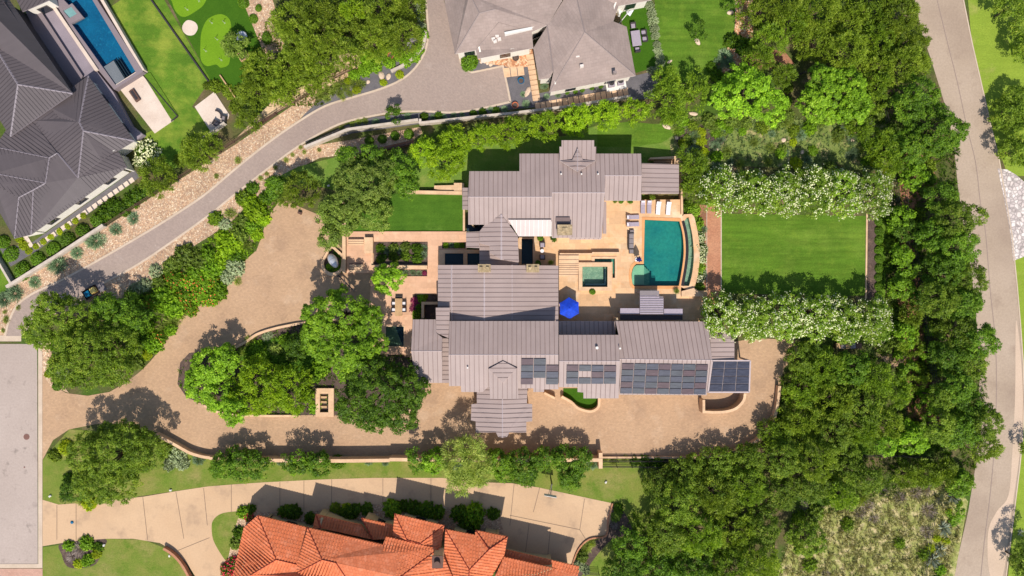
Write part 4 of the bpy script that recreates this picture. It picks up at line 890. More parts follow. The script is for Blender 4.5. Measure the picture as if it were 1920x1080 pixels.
# catch basin and curved outer wall
ci = [(x+9, y) for x, y in PW]; co_ = smooth([(1291, 407), (1298, 440), (1301, 478), (1298, 512), (1291, 540)], 5)
rt2, par2 = pool('catch_basin', 'narrow curved green catch basin outside the pool vanishing edge', [(x-5, y) for x, y in [(1280+0, 415)]+[(x-4, y) for x, y in ci[1:]]]+[(1289, 544)]+[(x+11, y) for x, y in co_[::-1]]+[(1297, 401), (1282, 402)], [(x, y) for x, y in ci]+[(1285, 536)]+co_[::-1][1:]+[(1287, 409)], TZ-.05, .05, TZ-.45, 'patio', 'plaster_green', 'clear')
m = MB(); m.ribbon(W([(x+5, y) for x, y in PW], .5), .42, .0, TZ+.03); par(m.build('vanishing_edge', M['wet']))
rt, par = pool('spa', 'square raised spa with green tiled water left of the swimming pool', [(1085, 492), (1147, 492), (1147, 545), (1085, 545)], spain, TZ+.45, .3, TZ+.38, 'stone', 'plaster_green', 'clear')
m = MB(); m.ribbon(W([(1097, 533), (1134, 533), (1134, 504)], TZ), .16, .3, TZ+.25); par(m.build('bench', M['plaster_dark']))
rt, par = pool('rill', 'narrow angled green and dark water rill wrapping the spa corner', [(1109, 481), (1157, 481), (1157, 524), (1148, 524), (1148, 492), (1109, 492)], [(1115, 485), (1153, 485), (1153, 521), (1148.6, 521), (1148.6, 491), (1115, 491)], TZ+.1, .2, .35, 'stone', 'plaster_green', 'water')
rt, par = pool('reflecting_pool', 'dark narrow water channel between the metal roofed link and the sandstone terrace', [(973, 445), (1002, 445), (1002, 499), (973, 499)], [(978, 448), (999, 448), (999, 499), (978, 499)], TZ+.08, .1, .4, 'stone', 'plaster_dark', 'water')
rt, par = pool('courtyard_pool', 'dark shaded pool in two halves left of the link roof', [(822, 468), (918, 468), (918, 500), (822, 500)], [(834, 475), (905, 475), (905, 499), (834, 499)], .30, .02, .16, 'stone', 'plaster_dark', 'water')
m = MB(); m.box(*P(872.5, 487, .3)[:2], 0, .34, .6, 2.0); par(m.build('bridge', M['stone']))
sheet('dark_gap_sheet', [(875, 421), (906, 421), (906, 434), (875, 434)], 3, 'plaster_dark', z=.05)  # dark ground sheet in the gap between north wing and link roofs
# terrace steps: long thin treads
def stairs(name, label, x0, x1, ys, z0, dz, mat='stone', mr='wallstone', vert=True, group=None):
    root = empty(name, P((x0+x1)/2, ys[0]), label, 'steps', group)
    n = len(ys)-1
    for k in range(n):
        m = MB(); z = z0-dz*k
        m.prism(W([(x0, ys[k]), (x1, ys[k]), (x1, ys[k+1]), (x0, ys[k+1])], z), max(0, z-.16) if z-.16 > 0 else 0, z); o = m.build('step', M[mat]); o.parent = root; o.matrix_parent_inverse = MATINV(root)
        m = MB(); m.ribbon(W([(x0, ys[k]), (x1, ys[k])], z), .15, z+.002, z+.05); o2 = m.build('nosing', M['rust']); o2.parent = o
    return root
stairs('terrace_steps', 'flight of long shallow sandstone steps left of the spa', 1048, 1085, [478, 486, 494, 497.5, 501, 505, 509.5, 514, 518], TZ+.72, .09)
ribbon('terrace_wall', [(1048, 477), (1109, 477), (1109, 475), (1159, 475)], .2, TZ-.1, TZ+.75, 'stone', 'low stone wall across the terrace above the spa', 'wall')
stairs('garden_steps', 'short flight of stone steps at the top left of the front courtyard', 653, 682, [448, 452, 456, 460], .5, .12)
stairs('entry_steps', 'short flight of stone steps beside the silver sculpture', 655, 681, [495, 500, 505, 510], .5, .12)
# west courtyard
sheet('terrace', [(650, 434), (875, 434), (875, 467.5), (821.5, 467.5), (821.5, 551.5), (773.5, 551.5), (773.5, 600), (771, 665), (700, 665), (690, 600), (697, 512), (650, 512)], 0, 'patio2', z=.25, thick=.25, holes=[[(701, 453), (802, 453), (802, 496), (701, 496)], [(829, 454), (873, 454), (873, 466), (829, 466)], [(750, 505), (801, 505), (801, 518), (750, 518)], [(723, 612), (757, 612), (757, 649), (723, 649)]])
sheet('lawn', [(713, 363), (869, 364), (869, 433), (650, 433), (650, 380)], 4, 'lawn2', z=.0)
ribbon('lawn_kerb', [(870, 352), (870, 433)], .3, 0, .3, 'stone', kind='structure')
ribbon('garden_wall', [(762, 361), (868, 363)], .45, 0, .9, 'stone', 'low stone wall along the top of the small court lawn', 'wall')
m = MB(); m.prism(W([(814, 348), (851, 347), (851, 357), (840, 358), (814, 354)], .6), 0, .6); m.prism(W([(851, 343), (870, 343), (870, 364), (851, 364)], .8), 0, .8); tag(m.build('stone_landing', M['stone']), 'pink stone landing beside the court lawn and house corner', 'landing')
ribbon('garden_wall', [(647, 380), (647, 512)], .5, 0, .7, 'stone', 'straight pale stone wall between drive and front courtyard', 'wall')
ribbon('garden_wall', [(699, 448), (699, 500)], .28, 0, .6, 'stone', 'short stone wall on the left side of the planted bed', 'wall')
m = MB(); m.prism(W([(683, 445), (699, 445), (699, 475), (683, 475)], 1), 0, 1.0); tag(m.build('stone_pier', M['stone']), 'square flat topped stone pier left of the planted bed', 'pier')
m = MB(); m.prism(W([(696, 497), (801, 498), (801, 504), (696, 504)], .9), 0, .9); tag(m.build('stone_bench', M['stone']), 'long pale stone wall bench below the planted bed', 'bench')
for nm, q in (('planting_bed', [(701, 453), (802, 453), (802, 496), (701, 496)]), ('planting_bed', [(828, 454), (874, 454), (874, 467), (828, 467)]), ('planting_bed', [(750, 505), (801, 505), (801, 518), (750, 518)]), ('planting_bed', [(774, 552), (821, 552), (821, 597), (774, 597)])):
    sheet(nm, q, 10, 'mulch')
m = MB(); m.prism(W([(790, 566), (821, 566), (821, 571), (795, 571), (795, 597), (790, 597)], 1), 0, 1.0); tag(m.build('stone_ledge', M['stone']), 'angled stone ledge round the sunken bed by the house', 'ledge')
rt, par = pool('fountain_basin', 'square dark sunken basin beside the big green trees', [(721, 610), (759, 610), (759, 651), (721, 651)], [(723.5, 612.5), (757, 612.5), (757, 649), (723.5, 649)], .32, .03, .12, 'stone', 'plaster_dark', 'water')
# corner steps near pool right, and stone stub walls
m = MB(); m.prism(W([(1218, 296), (1268, 293), (1275, 293), (1275, 307), (1264, 307), (1264, 298), (1218, 299)], 1.4), 0, 1.6); tag(m.build('garden_wall', M['stone']), 'angled stone wall at the top right corner of the main house', 'wall')
stairs('side_steps', 'wooden steps inside the angled wall at the top right of the main house', 1226, 1262, [298, 301, 304, 307], .5, .1)
m = MB(); m.prism(W([(1275, 293), (1278, 293), (1280, 402), (1276, 402)], 1), 0, 1.3); tag(m.build('garden_wall', M['stone']), 'narrow stone wall down the right side of the sun lounger terrace', 'wall')
m = MB(); m.prism(W([(1277, 546), (1300, 540), (1318, 552), (1318, 556), (1277, 556)], 1), .3, TZ+.35); tag(m.build('garden_wall', M['stone']), 'low stone wall by the lower end of the catch basin', 'wall')
# south garden nook walls
ribbon('courtyard_wall', smooth([(1052, 742), (1070, 752), (1082, 763), (1100, 769), (1112, 768), (1121, 760), (1122, 745)], 5), .36, 0, 1.0, 'stone', 'curved stone wall round the tiny walled lawn on the south side', 'wall')
sheet('lawn', [(1056, 728), (1124, 728), (1122, 745), (1119, 760), (1110, 766), (1098, 766), (1084, 760), (1070, 750), (1056, 742)], 8, 'turf')
ribbon('courtyard_wall', [(1020, 735), (1040, 745)], .3, 0, 1.0, 'stone', 'short stone wall stub left of the tiny walled lawn', 'wall')
ribbon('service_wall', [(1313, 746), (1313, 768)]+smooth([(1330, 769), (1352, 768), (1372, 762), (1386, 748), (1389, 734)], 5), .38, 0, 1.9, 'stone', 'curved tall stone wall below the solar canopy', 'wall')
m = MB(); m.prism(W([(592, 728), (626, 728), (626, 781), (592, 781)], .5), 0, .6, 0, [W([(600, 738), (616, 738), (616, 773), (600, 773)], .5)]); tag(m.build('stone_planter', M['stone']), 'square stone frame planter between the two big dark trees', 'planter')
m = MB()
for k in range(3):
    a = P(607, 745+9*k, .3); m.box(a[0], a[1], .05, .3, .9, .3)
tag(m.build('stepping_blocks', M['wood']), 'small tan blocks inside the stone frame planter', 'blocks')
# boundary walls
ribbon('boundary_wall', [(500, 857), (650, 858), (735, 857)], .5, 0, 2.0, 'stone', 'long straight stone boundary wall below the main drive, left part', 'wall')
ribbon('boundary_wall', [(735, 855), (900, 856), (1126, 856)], .5, 0, 2.15, 'stone', 'long straight stone boundary wall below the main drive, right part', 'wall')
m = MB(); m.prism(W([(1121, 846), (1128, 846), (1128, 875), (1121, 875)], 1), 0, 2.1); tag(m.build('wall_pier', M['stone']), 'stone pier where the boundary wall ends and the fence starts', 'pier')
ribbon('boundary_wall', smooth([(298, 812), (318, 822), (340, 834), (362, 846), (385, 853), (400, 855)], 4), .42, 0, 1.1, 'stone', 'curved stone wall beside the big tree at the drive mouth', 'wall')
ribbon('boundary_wall', [(400, 855), (440, 857), (500, 857)], .4, 0, 1.4, 'stone', 'short stone boundary wall behind the trimmed green trees', 'wall')
ribbon('boundary_wall', smooth([(1290, 856), (1340, 852), (1380, 842), (1412, 826), (1438, 800), (1452, 765), (1457, 722)], 5), .42, 0, 1.0, 'stone', 'long curved stone wall round the right end of the main drive', 'wall')
ribbon('boundary_kerb', [(1128, 857), (1290, 857)], .3, 0, .4, 'stone', 'low stone kerb wall under the black rail fence', 'wall')
ribbon('white_wall', [(575, 279), (655, 246), (786, 228)], .36, 0, 1.3, 'offwhite', 'white garden wall along the lower side of the grey drive, left length', 'wall')
ribbon('white_wall', [(790, 236), (790, 227)], .36, 0, 1.4, 'offwhite', 'short white return wall joining the two white garden walls', 'wall')
ribbon('white_wall', [(792, 234), (900, 222), (960, 216), (1060, 204), (1180, 184)], .36, 0, 1.3, 'offwhite', 'white garden wall behind the row of lime green trees', 'wall')
ribbon('white_wall', [(20, 538), (110, 482), (200, 423)], .42, 0, 1.0, 'offwhite', 'white garden wall between clipped round shrubs and the rock bed', 'wall')
ribbon('white_wall', [(0, 482), (28, 530)], .32, 0, 1.0, 'offwhite', 'short white wall at the far left meeting the longer one', 'wall')
ribbon('white_wall', smooth([(734, 135), (760, 122), (782, 105), (795, 85), (799, 60)], 5), .42, 0, .5, 'offwhite', 'curved white wall on the inside bend of the grey drive', 'wall')
ribbon('white_wall', [(382, 263), (425, 232)], .3, 0, .9, 'offwhite', 'short white wall at the lower edge of the white seating pad', 'wall')
ribbon('brick_wall', smooth([(311, 1025), (328, 1036), (345, 1055), (360, 1082), (372, 1110)], 5), .35, 0, .8, 'brickpath', 'curved brick wall between lawn and tan drive at the bottom', 'wall')
ribbon('retaining_wall', [(648, 296), (700, 286), (775, 270)], .25, 0, .8, 'rust', 'dark steel retaining wall under the round shrubs', 'wall')
ribbon('retaining_wall', smooth([(1148, 943), (1140, 975), (1136, 1004), (1105, 1010), (1084, 1030), (1072, 1062)], 4), .2, 0, .3, 'brickpath', 'thin brick edging wall round the right end of the tan drive', 'wall')
sheet('planting_bed', [(665, 288), (775, 262), (775, 272), (665, 296)], 4, 'redmulch')
ribbon('bunker_wall', [(414, 142), (451, 196)], .18, 0, .4, 'wood', 'thin timber edging wall beside the seating pad shrubs', 'wall')

# ---------------- fences ----------------
def fence(label, pts, h, step=2.4, mat='dark', mesh=True, rails=3, group=None):
    w_ = [Vector(q) for q in W(pts)]; root = empty('fence', (w_[0].x, w_[0].y, 0), label, 'fence', group)
    pr = None; m = MB()
    for a, b in zip(w_[:-1], w_[1:]):
        l_ = (b-a).length; n = max(1, round(l_/step))
        for k in range(n+1):
            if k == 0 and a is not w_[0]: continue
            p = a+(b-a)*k/n
            if pr is None:
                q = MB(); q.box(0, 0, 0, h+.06, .09, .09, bev=.02); o = pr = q.build('post', M[mat], root)
            else: o = pr.copy(); COL.objects.link(o); o.parent = root
            o.location = (p.x-w_[0].x, p.y-w_[0].y, 0)
        d = (b-a).normalized(); L0 = (w_[0].x, w_[0].y)
        for k in range(rails):
            z = h*(k+.6)/rails; m.tube((a.x-L0[0], a.y-L0[1], z), (b.x-L0[0], b.y-L0[1], z), .03, n=5)
        if mesh:
            for k in range(int(l_/.14)):
                p = a+d*(k*.14); m.box(p.x-L0[0], p.y-L0[1], .08, h-.1, .02, .02)
    m.build('rail', M[mat], root); return root
fence('dark rail fence above the rock bed along the upper grey drive', [(205, 421), (290, 366), (440, 268), (520, 216)], 1.3, mat='rust')
fence('dark rail fence ending at the upper bend of the grey drive', [(480, 240), (520, 214), (586, 174)], 1.2, mat='rust')
fence('dark rail fence by the tan gravel under the upper oak grove', [(625, 150), (660, 132)], 1.3, mat='rust')
fence('black rail fence on the kerb wall below the main drive', [(1128, 862), (1300, 862)], 1.4)
fence('lower black fence across the grass strip right of the stone pier', [(1128, 873), (1240, 874)], 1.1)
fence('black rail fence by the small lawn at the lower right', [(1590, 852), (1670, 852), (1740, 856)], 1.5)
fence('dark wire fence through the bushes beside the upper right bend', [(1640, 165), (1652, 200), (1660, 232)], 1.4, mesh=False)
fence('thin wire fence along the mulch strip left of the roadside trees', [(1683, 300), (1695, 390), (1708, 460), (1722, 540), (1738, 640), (1748, 720), (1756, 784)], 1.5, mesh=False)
fence('second wire fence inside the mulch strip beside the court lawn', [(1672, 325), (1680, 380), (1712, 520), (1728, 600), (1740, 700), (1746, 770)], 1.2, mesh=False, step=4)
fence('dark garden fence hidden between upper right bushes and red soil', [(1462, 152), (1500, 140), (1540, 132), (1590, 120)], 1.4, mesh=False)
fence('thin fence post row down the left side of the wild meadow verge', [(1752, 930), (1740, 1000), (1728, 1078)], 1.2, mesh=False, step=3)
fence('black garden fence at the bottom beside the tiled house', [(1096, 1072), (1122, 1073)], 1.2)

# ---------------- garden furniture ----------------
def at(o, px, py, z0=0, ang=0, h=.4):
    x, y, _ = P(px, py, z0+h); o.location = (x, y, z0); o.rotation_euler = (0, 0, R(ang)); return o
def lounger(mat):
    t = empty('sun_lounger', (0, 0, 0), '', 'sun lounger')
    m = MB()
    m.box(0, .0, .22, .28, .66, 1.95)
    m.build('frame', M['wood'], t)
    for sx in (-.28, .28):
        for sy in (-.85, .85):
            q = MB(); q.box(sx, sy, 0, .24, .06, .06); q.build('leg', M['wood'], t)
    m = MB(); m.box(0, -.33, .28, .38, .64, 1.25, bev=.03); m.build('mattress', M[mat], t)
    m = MB(); a = [(-.32, .31, .30), (.32, .31, .30), (.32, .93, .62), (-.32, .93, .62)]; b = [(x, y-.03, z+.1) for x, y, z in a]
    m.poly(a[::-1]); m.poly(b)
    for i in range(4): j = (i+1) % 4; m.poly([a[i], a[j], b[j], b[i]])
    m.build('backrest', M[mat], t)
    m = MB(); m.box(0, .78, .60, .70, .5, .24, bev=.04); m.build('pillow', M['cushion'], t)
    return t
LP = lounger('flag'); LW = lounger('cushion')
first = {0: True, 1: True}
for x, y, ang, k, lab in [(1205.5, 388, 0, 0, 'greyish sun lounger nearest the house, first of the four upright ones'), (1217.5, 388, 0, 0, 'greyish sun lounger, second from the left of the four upright ones'), (1234.5, 390, -4, 1, 'bright white sun lounger, third from the left of the upright four'), (1253.5, 390.5, -4, 1, 'bright white sun lounger nearest the stone wall, last of the upright four'), (1186.5, 407, 92, 0, 'upper of the two sideways sun loungers left of the pool'), (1186.5, 420.5, 92, 0, 'lower of the two sideways sun loungers left of the pool')]:
    pr = (LP, LW)[k]; t = pr if first[k] else copy_tree(pr); first[k] = False
    at(t, x, y, TZ, ang); t['label'] = lab; t['group'] = 'sun loungers on the pool terrace'
def armchair(name='armchair', mat='flag', cat='armchair'):
    t = empty(name, (0, 0, 0), '', cat)
    m = MB(); m.box(0, -.03, .3, .45, .6, .62, bev=.03); m.build('seat', M[mat], t)
    m = MB(); m.box(0, .33, .2, .85, .78, .12, bev=.03); m.build('backrest', M['wicker'], t)
    for s_ in (-.36, .36):
        m = MB(); m.box(s_, 0, .2, .6, .1, .7, bev=.02); m.build('armrest', M['wicker'], t)
        for q in (-.3, .3): m = MB(); m.box(s_, q, 0, .2, .06, .06); m.build('leg', M['wicker'], t)
    return t
# dark sofa left of pool
t = empty('outdoor_sofa', (0, 0, 0), 'long dark sofa with grey cushions left of the pool', 'sofa')
m = MB(); m.box(0, 0, .12, .4, .85, 2.3, bev=.03); m.build('base', M['wicker'], t)
m = MB(); m.box(-.38, 0, .4, .8, .12, 2.3, bev=.03); m.build('backrest', M['wicker'], t)
for k in range(3):
    m = MB(); m.box(.05, -.72+.72*k, .4, .54, .68, .68, bev=.04); m.build('seat_cushion', M['cushiongrey'], t)
for s_ in (-1.2, 1.2): m = MB(); m.box(0, s_, .12, .6, .85, .12, bev=.02); m.build('armrest', M['wicker'], t)
at(t, 1183, 452, TZ, 0)
for i, (x, y, a, lab) in enumerate([(1185, 435, 0, 'dark square ottoman above the long dark sofa'), (1184, 471, 0, 'dark square ottoman below the long dark sofa')]):
    t = empty('ottoman', (0, 0, 0), lab, 'ottoman', 'ottomans at the dark sofa')
    m = MB(); m.box(0, 0, .1, .36, .66, .66, bev=.03); m.build('base', M['wicker'], t)
    m = MB(); m.box(0, 0, .36, .46, .6, .6, bev=.04); m.build('cushion', M['cushiongrey'], t); at(t, x, y, TZ, a)
ac = armchair(); at(ac, 1017, 459, TZ, 0); ac['label'] = 'pale armchair in sunlight at the top of the shaded nook'; ac['group'] = 'armchairs by the water channel'
a2 = copy_tree(ac); at(a2, 1017, 482, TZ, 180); a2['label'] = 'pale armchair in shade below the small round table'
t = empty('side_table', (0, 0, 0), 'small round side table between two armchairs in the shaded nook', 'side table')
m = MB(); m.lathe([(0, .5), (.28, .5), (.28, .46), (0, .46)], n=20); m.build('table_top', M['cushion'], t); m = MB(); m.tube((0, 0, 0), (0, 0, .46), .05); m.lathe([(0, .03), (.2, .03), (.2, 0)]); m.build('pedestal', M['wicker'], t); at(t, 1016.5, 470.5, TZ)
# umbrellas
def umbrella(name, label, r_, h, mat, n=6, rot=0, drop=.55):
    t = empty(name, (0, 0, 0), label, 'umbrella')
    m = MB(); m.tube((0, 0, .08), (0, 0, h+.05), .035); m.build('pole', M['dark'], t)
    m = MB(); m.lathe([(0, .12), (.3, .1), (.32, 0)], n=16); m.build('base', M['dark'], t)
    m = MB()
    R_ = [(r_*math.cos(rot+2*math.pi*i/n), r_*math.sin(rot+2*math.pi*i/n), h-drop) for i in range(n)]
    for i in range(n):
        j = (i+1) % n; mid_ = ((R_[i][0]+R_[j][0])/2*.97, (R_[i][1]+R_[j][1])/2*.97, h-drop+.05)
        m.poly([(0, 0, h), R_[i], mid_]); m.poly([(0, 0, h), mid_, R_[j]])
        v = .16; m.poly([R_[i], (R_[i][0], R_[i][1], h-drop-v), (mid_[0], mid_[1], h-drop-v+.05), mid_]); m.poly([mid_, (mid_[0], mid_[1], h-drop-v+.05), (R_[j][0], R_[j][1], h-drop-v), R_[j]])
    m.build('canopy', M[mat], t)
    for i in range(n):
        q = MB(); q.tube((0, 0, h-.06), (R_[i][0]*.98, R_[i][1]*.98, h-drop-.03), .015, n=5); q.build('rib', M['dark'], t)
    q = MB(); q.lathe([(0, h+.14), (.05, h+.1), (.04, h+.03), (0, h)], n=8); q.build('finial', M['dark'], t)
    return t
t = umbrella('umbrella', 'open bright blue six sided umbrella beside the metal roofed hall', 1.6, 2.9, 'blue', 6, math.pi/2, .75); at(t, 1068, 578, TZ, 2, 2.6)
t = empty('umbrella', (0, 0, 0), 'closed blue umbrella standing at the lower left corner of the pool', 'umbrella')
m = MB(); m.tube((0, 0, 0), (0, 0, 2.9), .03); m.build('pole', M['dark'], t)
m = MB(); n = 14
prof = [(.05, 2.85), (.16, 2.5), (.28, 1.9), (.40, 1.25), (.34, 1.05)]
for (r0, z0), (r1, z1) in zip(prof[:-1], prof[1:]):
    for i in range(n):
        j = (i+1) % n; f = lambda k: 1.25 if k % 2 else .7
        A0 = 2*math.pi*i/n; A1_ = 2*math.pi*j/n
        m.poly([(r0*f(i)*math.cos(A0), r0*f(i)*math.sin(A0), z0), (r0*f(j)*math.cos(A1_), r0*f(j)*math.sin(A1_), z0), (r1*f(j)*math.cos(A1_), r1*f(j)*math.sin(A1_), z1), (r1*f(i)*math.cos(A0), r1*f(i)*math.sin(A0), z1)][::-1])
m.build('folded_canopy', M['bluedark'], t); m = MB(); m.lathe([(0, .12), (.34, .1), (.36, 0)], n=16); m.build('base', M['white'], t); at(t, 1198, 486, TZ, 0, 1.5)
# pergola
t = empty('pergola', (0, 0, 0), 'slatted grey pergola with two side wings below the pool', 'pergola')
Z = 3.9
def wq(pts, h): return [(x, y) for x, y in W(pts, h)]
m = MB(); m.prism(wq([(1200, 554), (1236, 554), (1236, 558), (1244, 558), (1244, 589), (1200, 589)], Z), Z-.12, Z); m.build('roof_slab', M['flag'], t)
m = MB()
for k in range(8):
    a = P(1222, 556+4.3*k, Z); m.box(a[0], a[1], Z+.0, Z+.07, 3.3, .09)
m.build('slat', M['cushiongrey'], t)
for nm, q in (('wing', [(1163, 578), (1199, 578), (1199, 589), (1163, 589)]), ('wing', [(1245, 579), (1280, 579), (1280, 590), (1245, 590)])):
    m = MB(); m.prism(wq(q, Z-.2), Z-.4, Z-.2); m.build(nm, M['flag'], t)
m = MB(); m.prism(wq([(1200, 545), (1236, 545), (1236, 553.5), (1200, 553.5)], Z), Z-.06, Z-.03); m.build('mesh_awning', M['cushiongrey'], t)
for x, y in ((1202, 548), (1240, 560), (1202, 586), (1242, 586), (1166, 586), (1277, 587)):
    a = P(x, y, Z); m = MB(); m.box(a[0], a[1], TZ, Z-.41 if x in (1166, 1277) else Z-.13, .14, .14); m.build('post', M['flag'], t)
m = MB(); m.prism(W([(1163, 590), (1280, 591), (1280, 600), (1163, 600)], Z-.4), Z-.55, Z-.45); m.build('back_roof_shade', M['lseam_shade'], t)  # dark sheet: the eave's shade behind the pergola is put into its colour
# skylight glass nearby
# potted plants, pots on the terrace (pots here, foliage in the planting section)
POTS = [(1224, 370, 'top of the lounger terrace'), (1153, 377, 'left under the north eave'), (1165, 377, 'middle under the north eave'), (1182, 377, 'right under the north eave'), (1111, 547, 'below the spa'), (1269, 546, 'right of the pergola'), (1013, 446, 'left below the pale roof strip'), (1038, 447, 'right below the pale roof strip'), (1009, 494, 'lower left in the shaded nook'), (1033, 492, 'lower right in the shaded nook')]
# dining table with chairs in front court
t = empty('dining_table', (0, 0, 0), 'long pale wooden dining table in the front courtyard', 'table')
m = MB()
for k in range(5): m.box(-.42+.21*k, 0, .70, .75, .2, 2.6)
m.build('table_top', M['wood'], t)
for sx in (-.42, .42):
    for sy in (-1.15, 1.15): m = MB(); m.box(sx, sy, 0, .7, .08, .08); m.build('leg', M['wood'], t)
at(t, 748, 576, .25, 0)
ch_ = armchair('dining_chair', 'cushion', 'chair'); k = 0
for sx, side in ((-1, 'left'), (1, 'right')):
    for j, wh in enumerate(('upper', 'lower')):
        c_ = ch_ if k == 0 else copy_tree(ch_); k += 1
        at(c_, 748+sx*10, 569+j*12, .25, 90*sx*-1+180 if sx < 0 else 270, .4); c_.scale = (.8, .8, 1)
        c_.rotation_euler = (0, 0, R(90 if sx < 0 else -90)); c_['label'] = f'{wh} chair with pale cushion on the {side} side of the dining table'; c_['group'] = 'chairs at the wooden dining table'
t = empty('bench', (0, 0, 0), 'dark bench at the head of the wooden dining table', 'bench')
m = MB(); m.box(0, 0, .4, .46, 1.1, .4, bev=.02); m.build('seat', M['wicker'], t)
for s_ in (-.45, .45): m = MB(); m.box(s_, 0, 0, .4, .08, .36); m.build('leg', M['wicker'], t)
at(t, 748, 557.5, .25)
# silver egg sculpture in its oval planter
ov = lambda cx, cy, a, b, n=28, rot=0: [(cx+a*math.cos(2*math.pi*i/n)*math.cos(rot)-b*math.sin(2*math.pi*i/n)*math.sin(rot), cy+a*math.cos(2*math.pi*i/n)*math.sin(rot)+b*math.sin(2*math.pi*i/n)*math.cos(rot)) for i in range(n)]
po = smooth([(622, 460), (612, 475), (604, 493), (607, 508), (620, 517), (635, 515), (644, 505), (646, 490), (646, 480), (634, 468)], 4, True)
pi_ = smooth([(623, 466), (615, 478), (609, 493), (612, 505), (622, 511), (633, 509), (640, 502), (641, 490), (641, 482), (632, 473)], 4, True)
m = MB(); m.prism(W(po), 0, .5, 0, [W(pi_)]); tag(m.build('oval_planter', M['stone']), 'oval stone planter ring holding the silver sculpture', 'planter')
sheet('planting_bed', pi_, 12, 'mulch')
t = empty('egg_sculpture', (0, 0, 0), 'large silver egg sculpture standing in the oval planter by the drive', 'sculpture')
m = MB(); pr_ = []
for i in range(17):
    a = math.pi*i/16; z = 1.25*math.cos(a)*-1; rr = .66*math.sin(a)*(1-.12*math.cos(a)*-1); pr_.append((max(rr, .001), z))
m.lathe(pr_, n=28); e_ = m.build('shell', M['silver'], t, smooth=True); e_.rotation_euler = (R(68), 0, R(33)); e_.location = (0, 0, 1.25)
m = MB(); m.lathe([(.3, .0), (.25, .3), (.18, .55)], n=16); m.build('plinth', M['stone'], t)
m = MB(); m.lathe([(.60, -.03), (.675, -.02), (.675, .02), (.60, .03)], n=28); q = m.build('seam_band', M['cushiongrey'], t); q.rotation_euler = e_.rotation_euler; q.location = e_.location
at(t, 624.5, 489, .1, 0, 1.3)
m = MB(); m.ribbon(W([(634, 516), (664, 546)], 1), .16, .85, 1.0); m.tube((*P(636, 518, 0)[:2], 0), (*P(636, 518, 0)[:2], .86), .08); tag(m.build('gate_arm', M['dark']), 'dark gate bar running from the oval planter towards the bright oak', 'gate')
# round table and planter on putting lawn, flags
t = empty('planter_box', (0, 0, 0), 'square wooden planter box on the putting lawn', 'planter')
m = MB(); m.box(0, 0, .0, .45, 1.5, 1.3, mi=0); m.build('box', M['wood'], t); m = MB(); m.box(0, 0, .45, .47, 1.3, 1.1); m.build('soil', M['mulch'], t); at(t, 456, 104, 0, 32)
t = empty('round_table', (0, 0, 0), 'round grey domed table beside the olive tree on the putting lawn', 'table')
m = MB(); m.lathe([(.001, .82), (.4, .80), (.8, .72), (.86, .66), (.8, .62), (0.001, .62)], n=28); m.build('table_top', M['silver'], t, smooth=True); m = MB(); m.lathe([(.35, 0), (.2, .3), (.2, .62)], n=14); m.build('pedestal', M['dark'], t); at(t, 454, 70, 0)
fp = None
for i, (x, y, lab) in enumerate([(396, 42, 'upper left on the bean shaped green'), (420, 42, 'upper right on the bean shaped green'), (406, 73, 'centre of the bean shaped green'), (385, 95, 'lower left on the bean shaped green'), (414, 112, 'bottom of the bean shaped green'), (350, 17, 'upper small green'), (372, 1, 'upper small green by the photo edge')]):
    if fp is None:
        t = fp = empty('golf_flag', (0, 0, 0), '', 'golf flag'); m = MB(); m.tube((0, 0, 0), (0, 0, .9), .02, n=6); m.build('pin', M['white'], t)
        m = MB(); m.poly([(0, 0, .88), (.35, .05, .78), (0, 0, .66)]); m.poly([(0, .01, .66), (.35, .06, .78), (0, .01, .88)]); m.build('flag', M['dark'], t); m = MB(); m.lathe([(.08, .004), (.11, .03), (.12, .004)], n=10); m.build('cup', M['white'], t)
    else: t = copy_tree(fp)
    at(t, x, y, .02, 20*i, .3); t['label'] = 'tiny golf flag at the '+lab; t['group'] = 'golf flags on the putting greens'
# seating on the white pad
ca = armchair('garden_chair', 'cushiongrey', 'chair'); at(ca, 405, 231, .11, 60); ca['label'] = 'left grey garden chair on the white seating pad'; ca['group'] = 'chairs on the white pad'
cb = copy_tree(ca); at(cb, 420, 222, .11, -100); cb['label'] = 'right grey garden chair on the white seating pad near the shrubs'
t = empty('garden_bench', (0, 0, 0), 'curved dark bench on the white seating pad', 'bench')
m = MB(); arc = [(.9*math.cos(a_), .9*math.sin(a_)) for a_ in [R(-20+14*k) for k in range(9)]]; m.ribbon(arc, .3, .38, .45); m.build('seat', M['dark'], t)
for k in (0, 4, 8): m = MB(); m.tube((arc[k][0], arc[k][1], 0), (arc[k][0], arc[k][1], .38), .03); m.build('leg', M['dark'], t)
at(t, 404, 218, .11)
# outdoor table set at the brown house
t = empty('patio_table', (0, 0, 0), 'pale lilac rectangular table on the turf strip beside the brown house', 'table')
m = MB(); m.box(0, 0, .68, .74, 1.35, 2.3, bev=.03); m.build('table_top', M['flag'], t)
for sx in (-.55, .55):
    for sy in (-1, 1): m = MB(); m.box(sx, sy, 0, .68, .08, .08); m.build('leg', M['dark'], t)
at(t, 1192, 73, .02, 8)
c0 = armchair('patio_chair', 'flag', 'chair')
for i, (x, y, a, lab) in enumerate([(1187, 48, 8, 'grey chair above the lilac table'), (1195, 93, 188, 'grey chair below the lilac table'), (1207, 61, -82, 'upper grey chair on the right of the lilac table'), (1209, 73, -82, 'lower grey chair on the right of the lilac table')]):
    t = c0 if i == 0 else copy_tree(c0); at(t, x, y, .02, a); t['label'] = lab; t['group'] = 'chairs at the lilac table'
t = empty('cantilever_umbrella', (0, 0, 0), 'folded pale umbrella with a slanting white arm on the turf strip', 'umbrella')
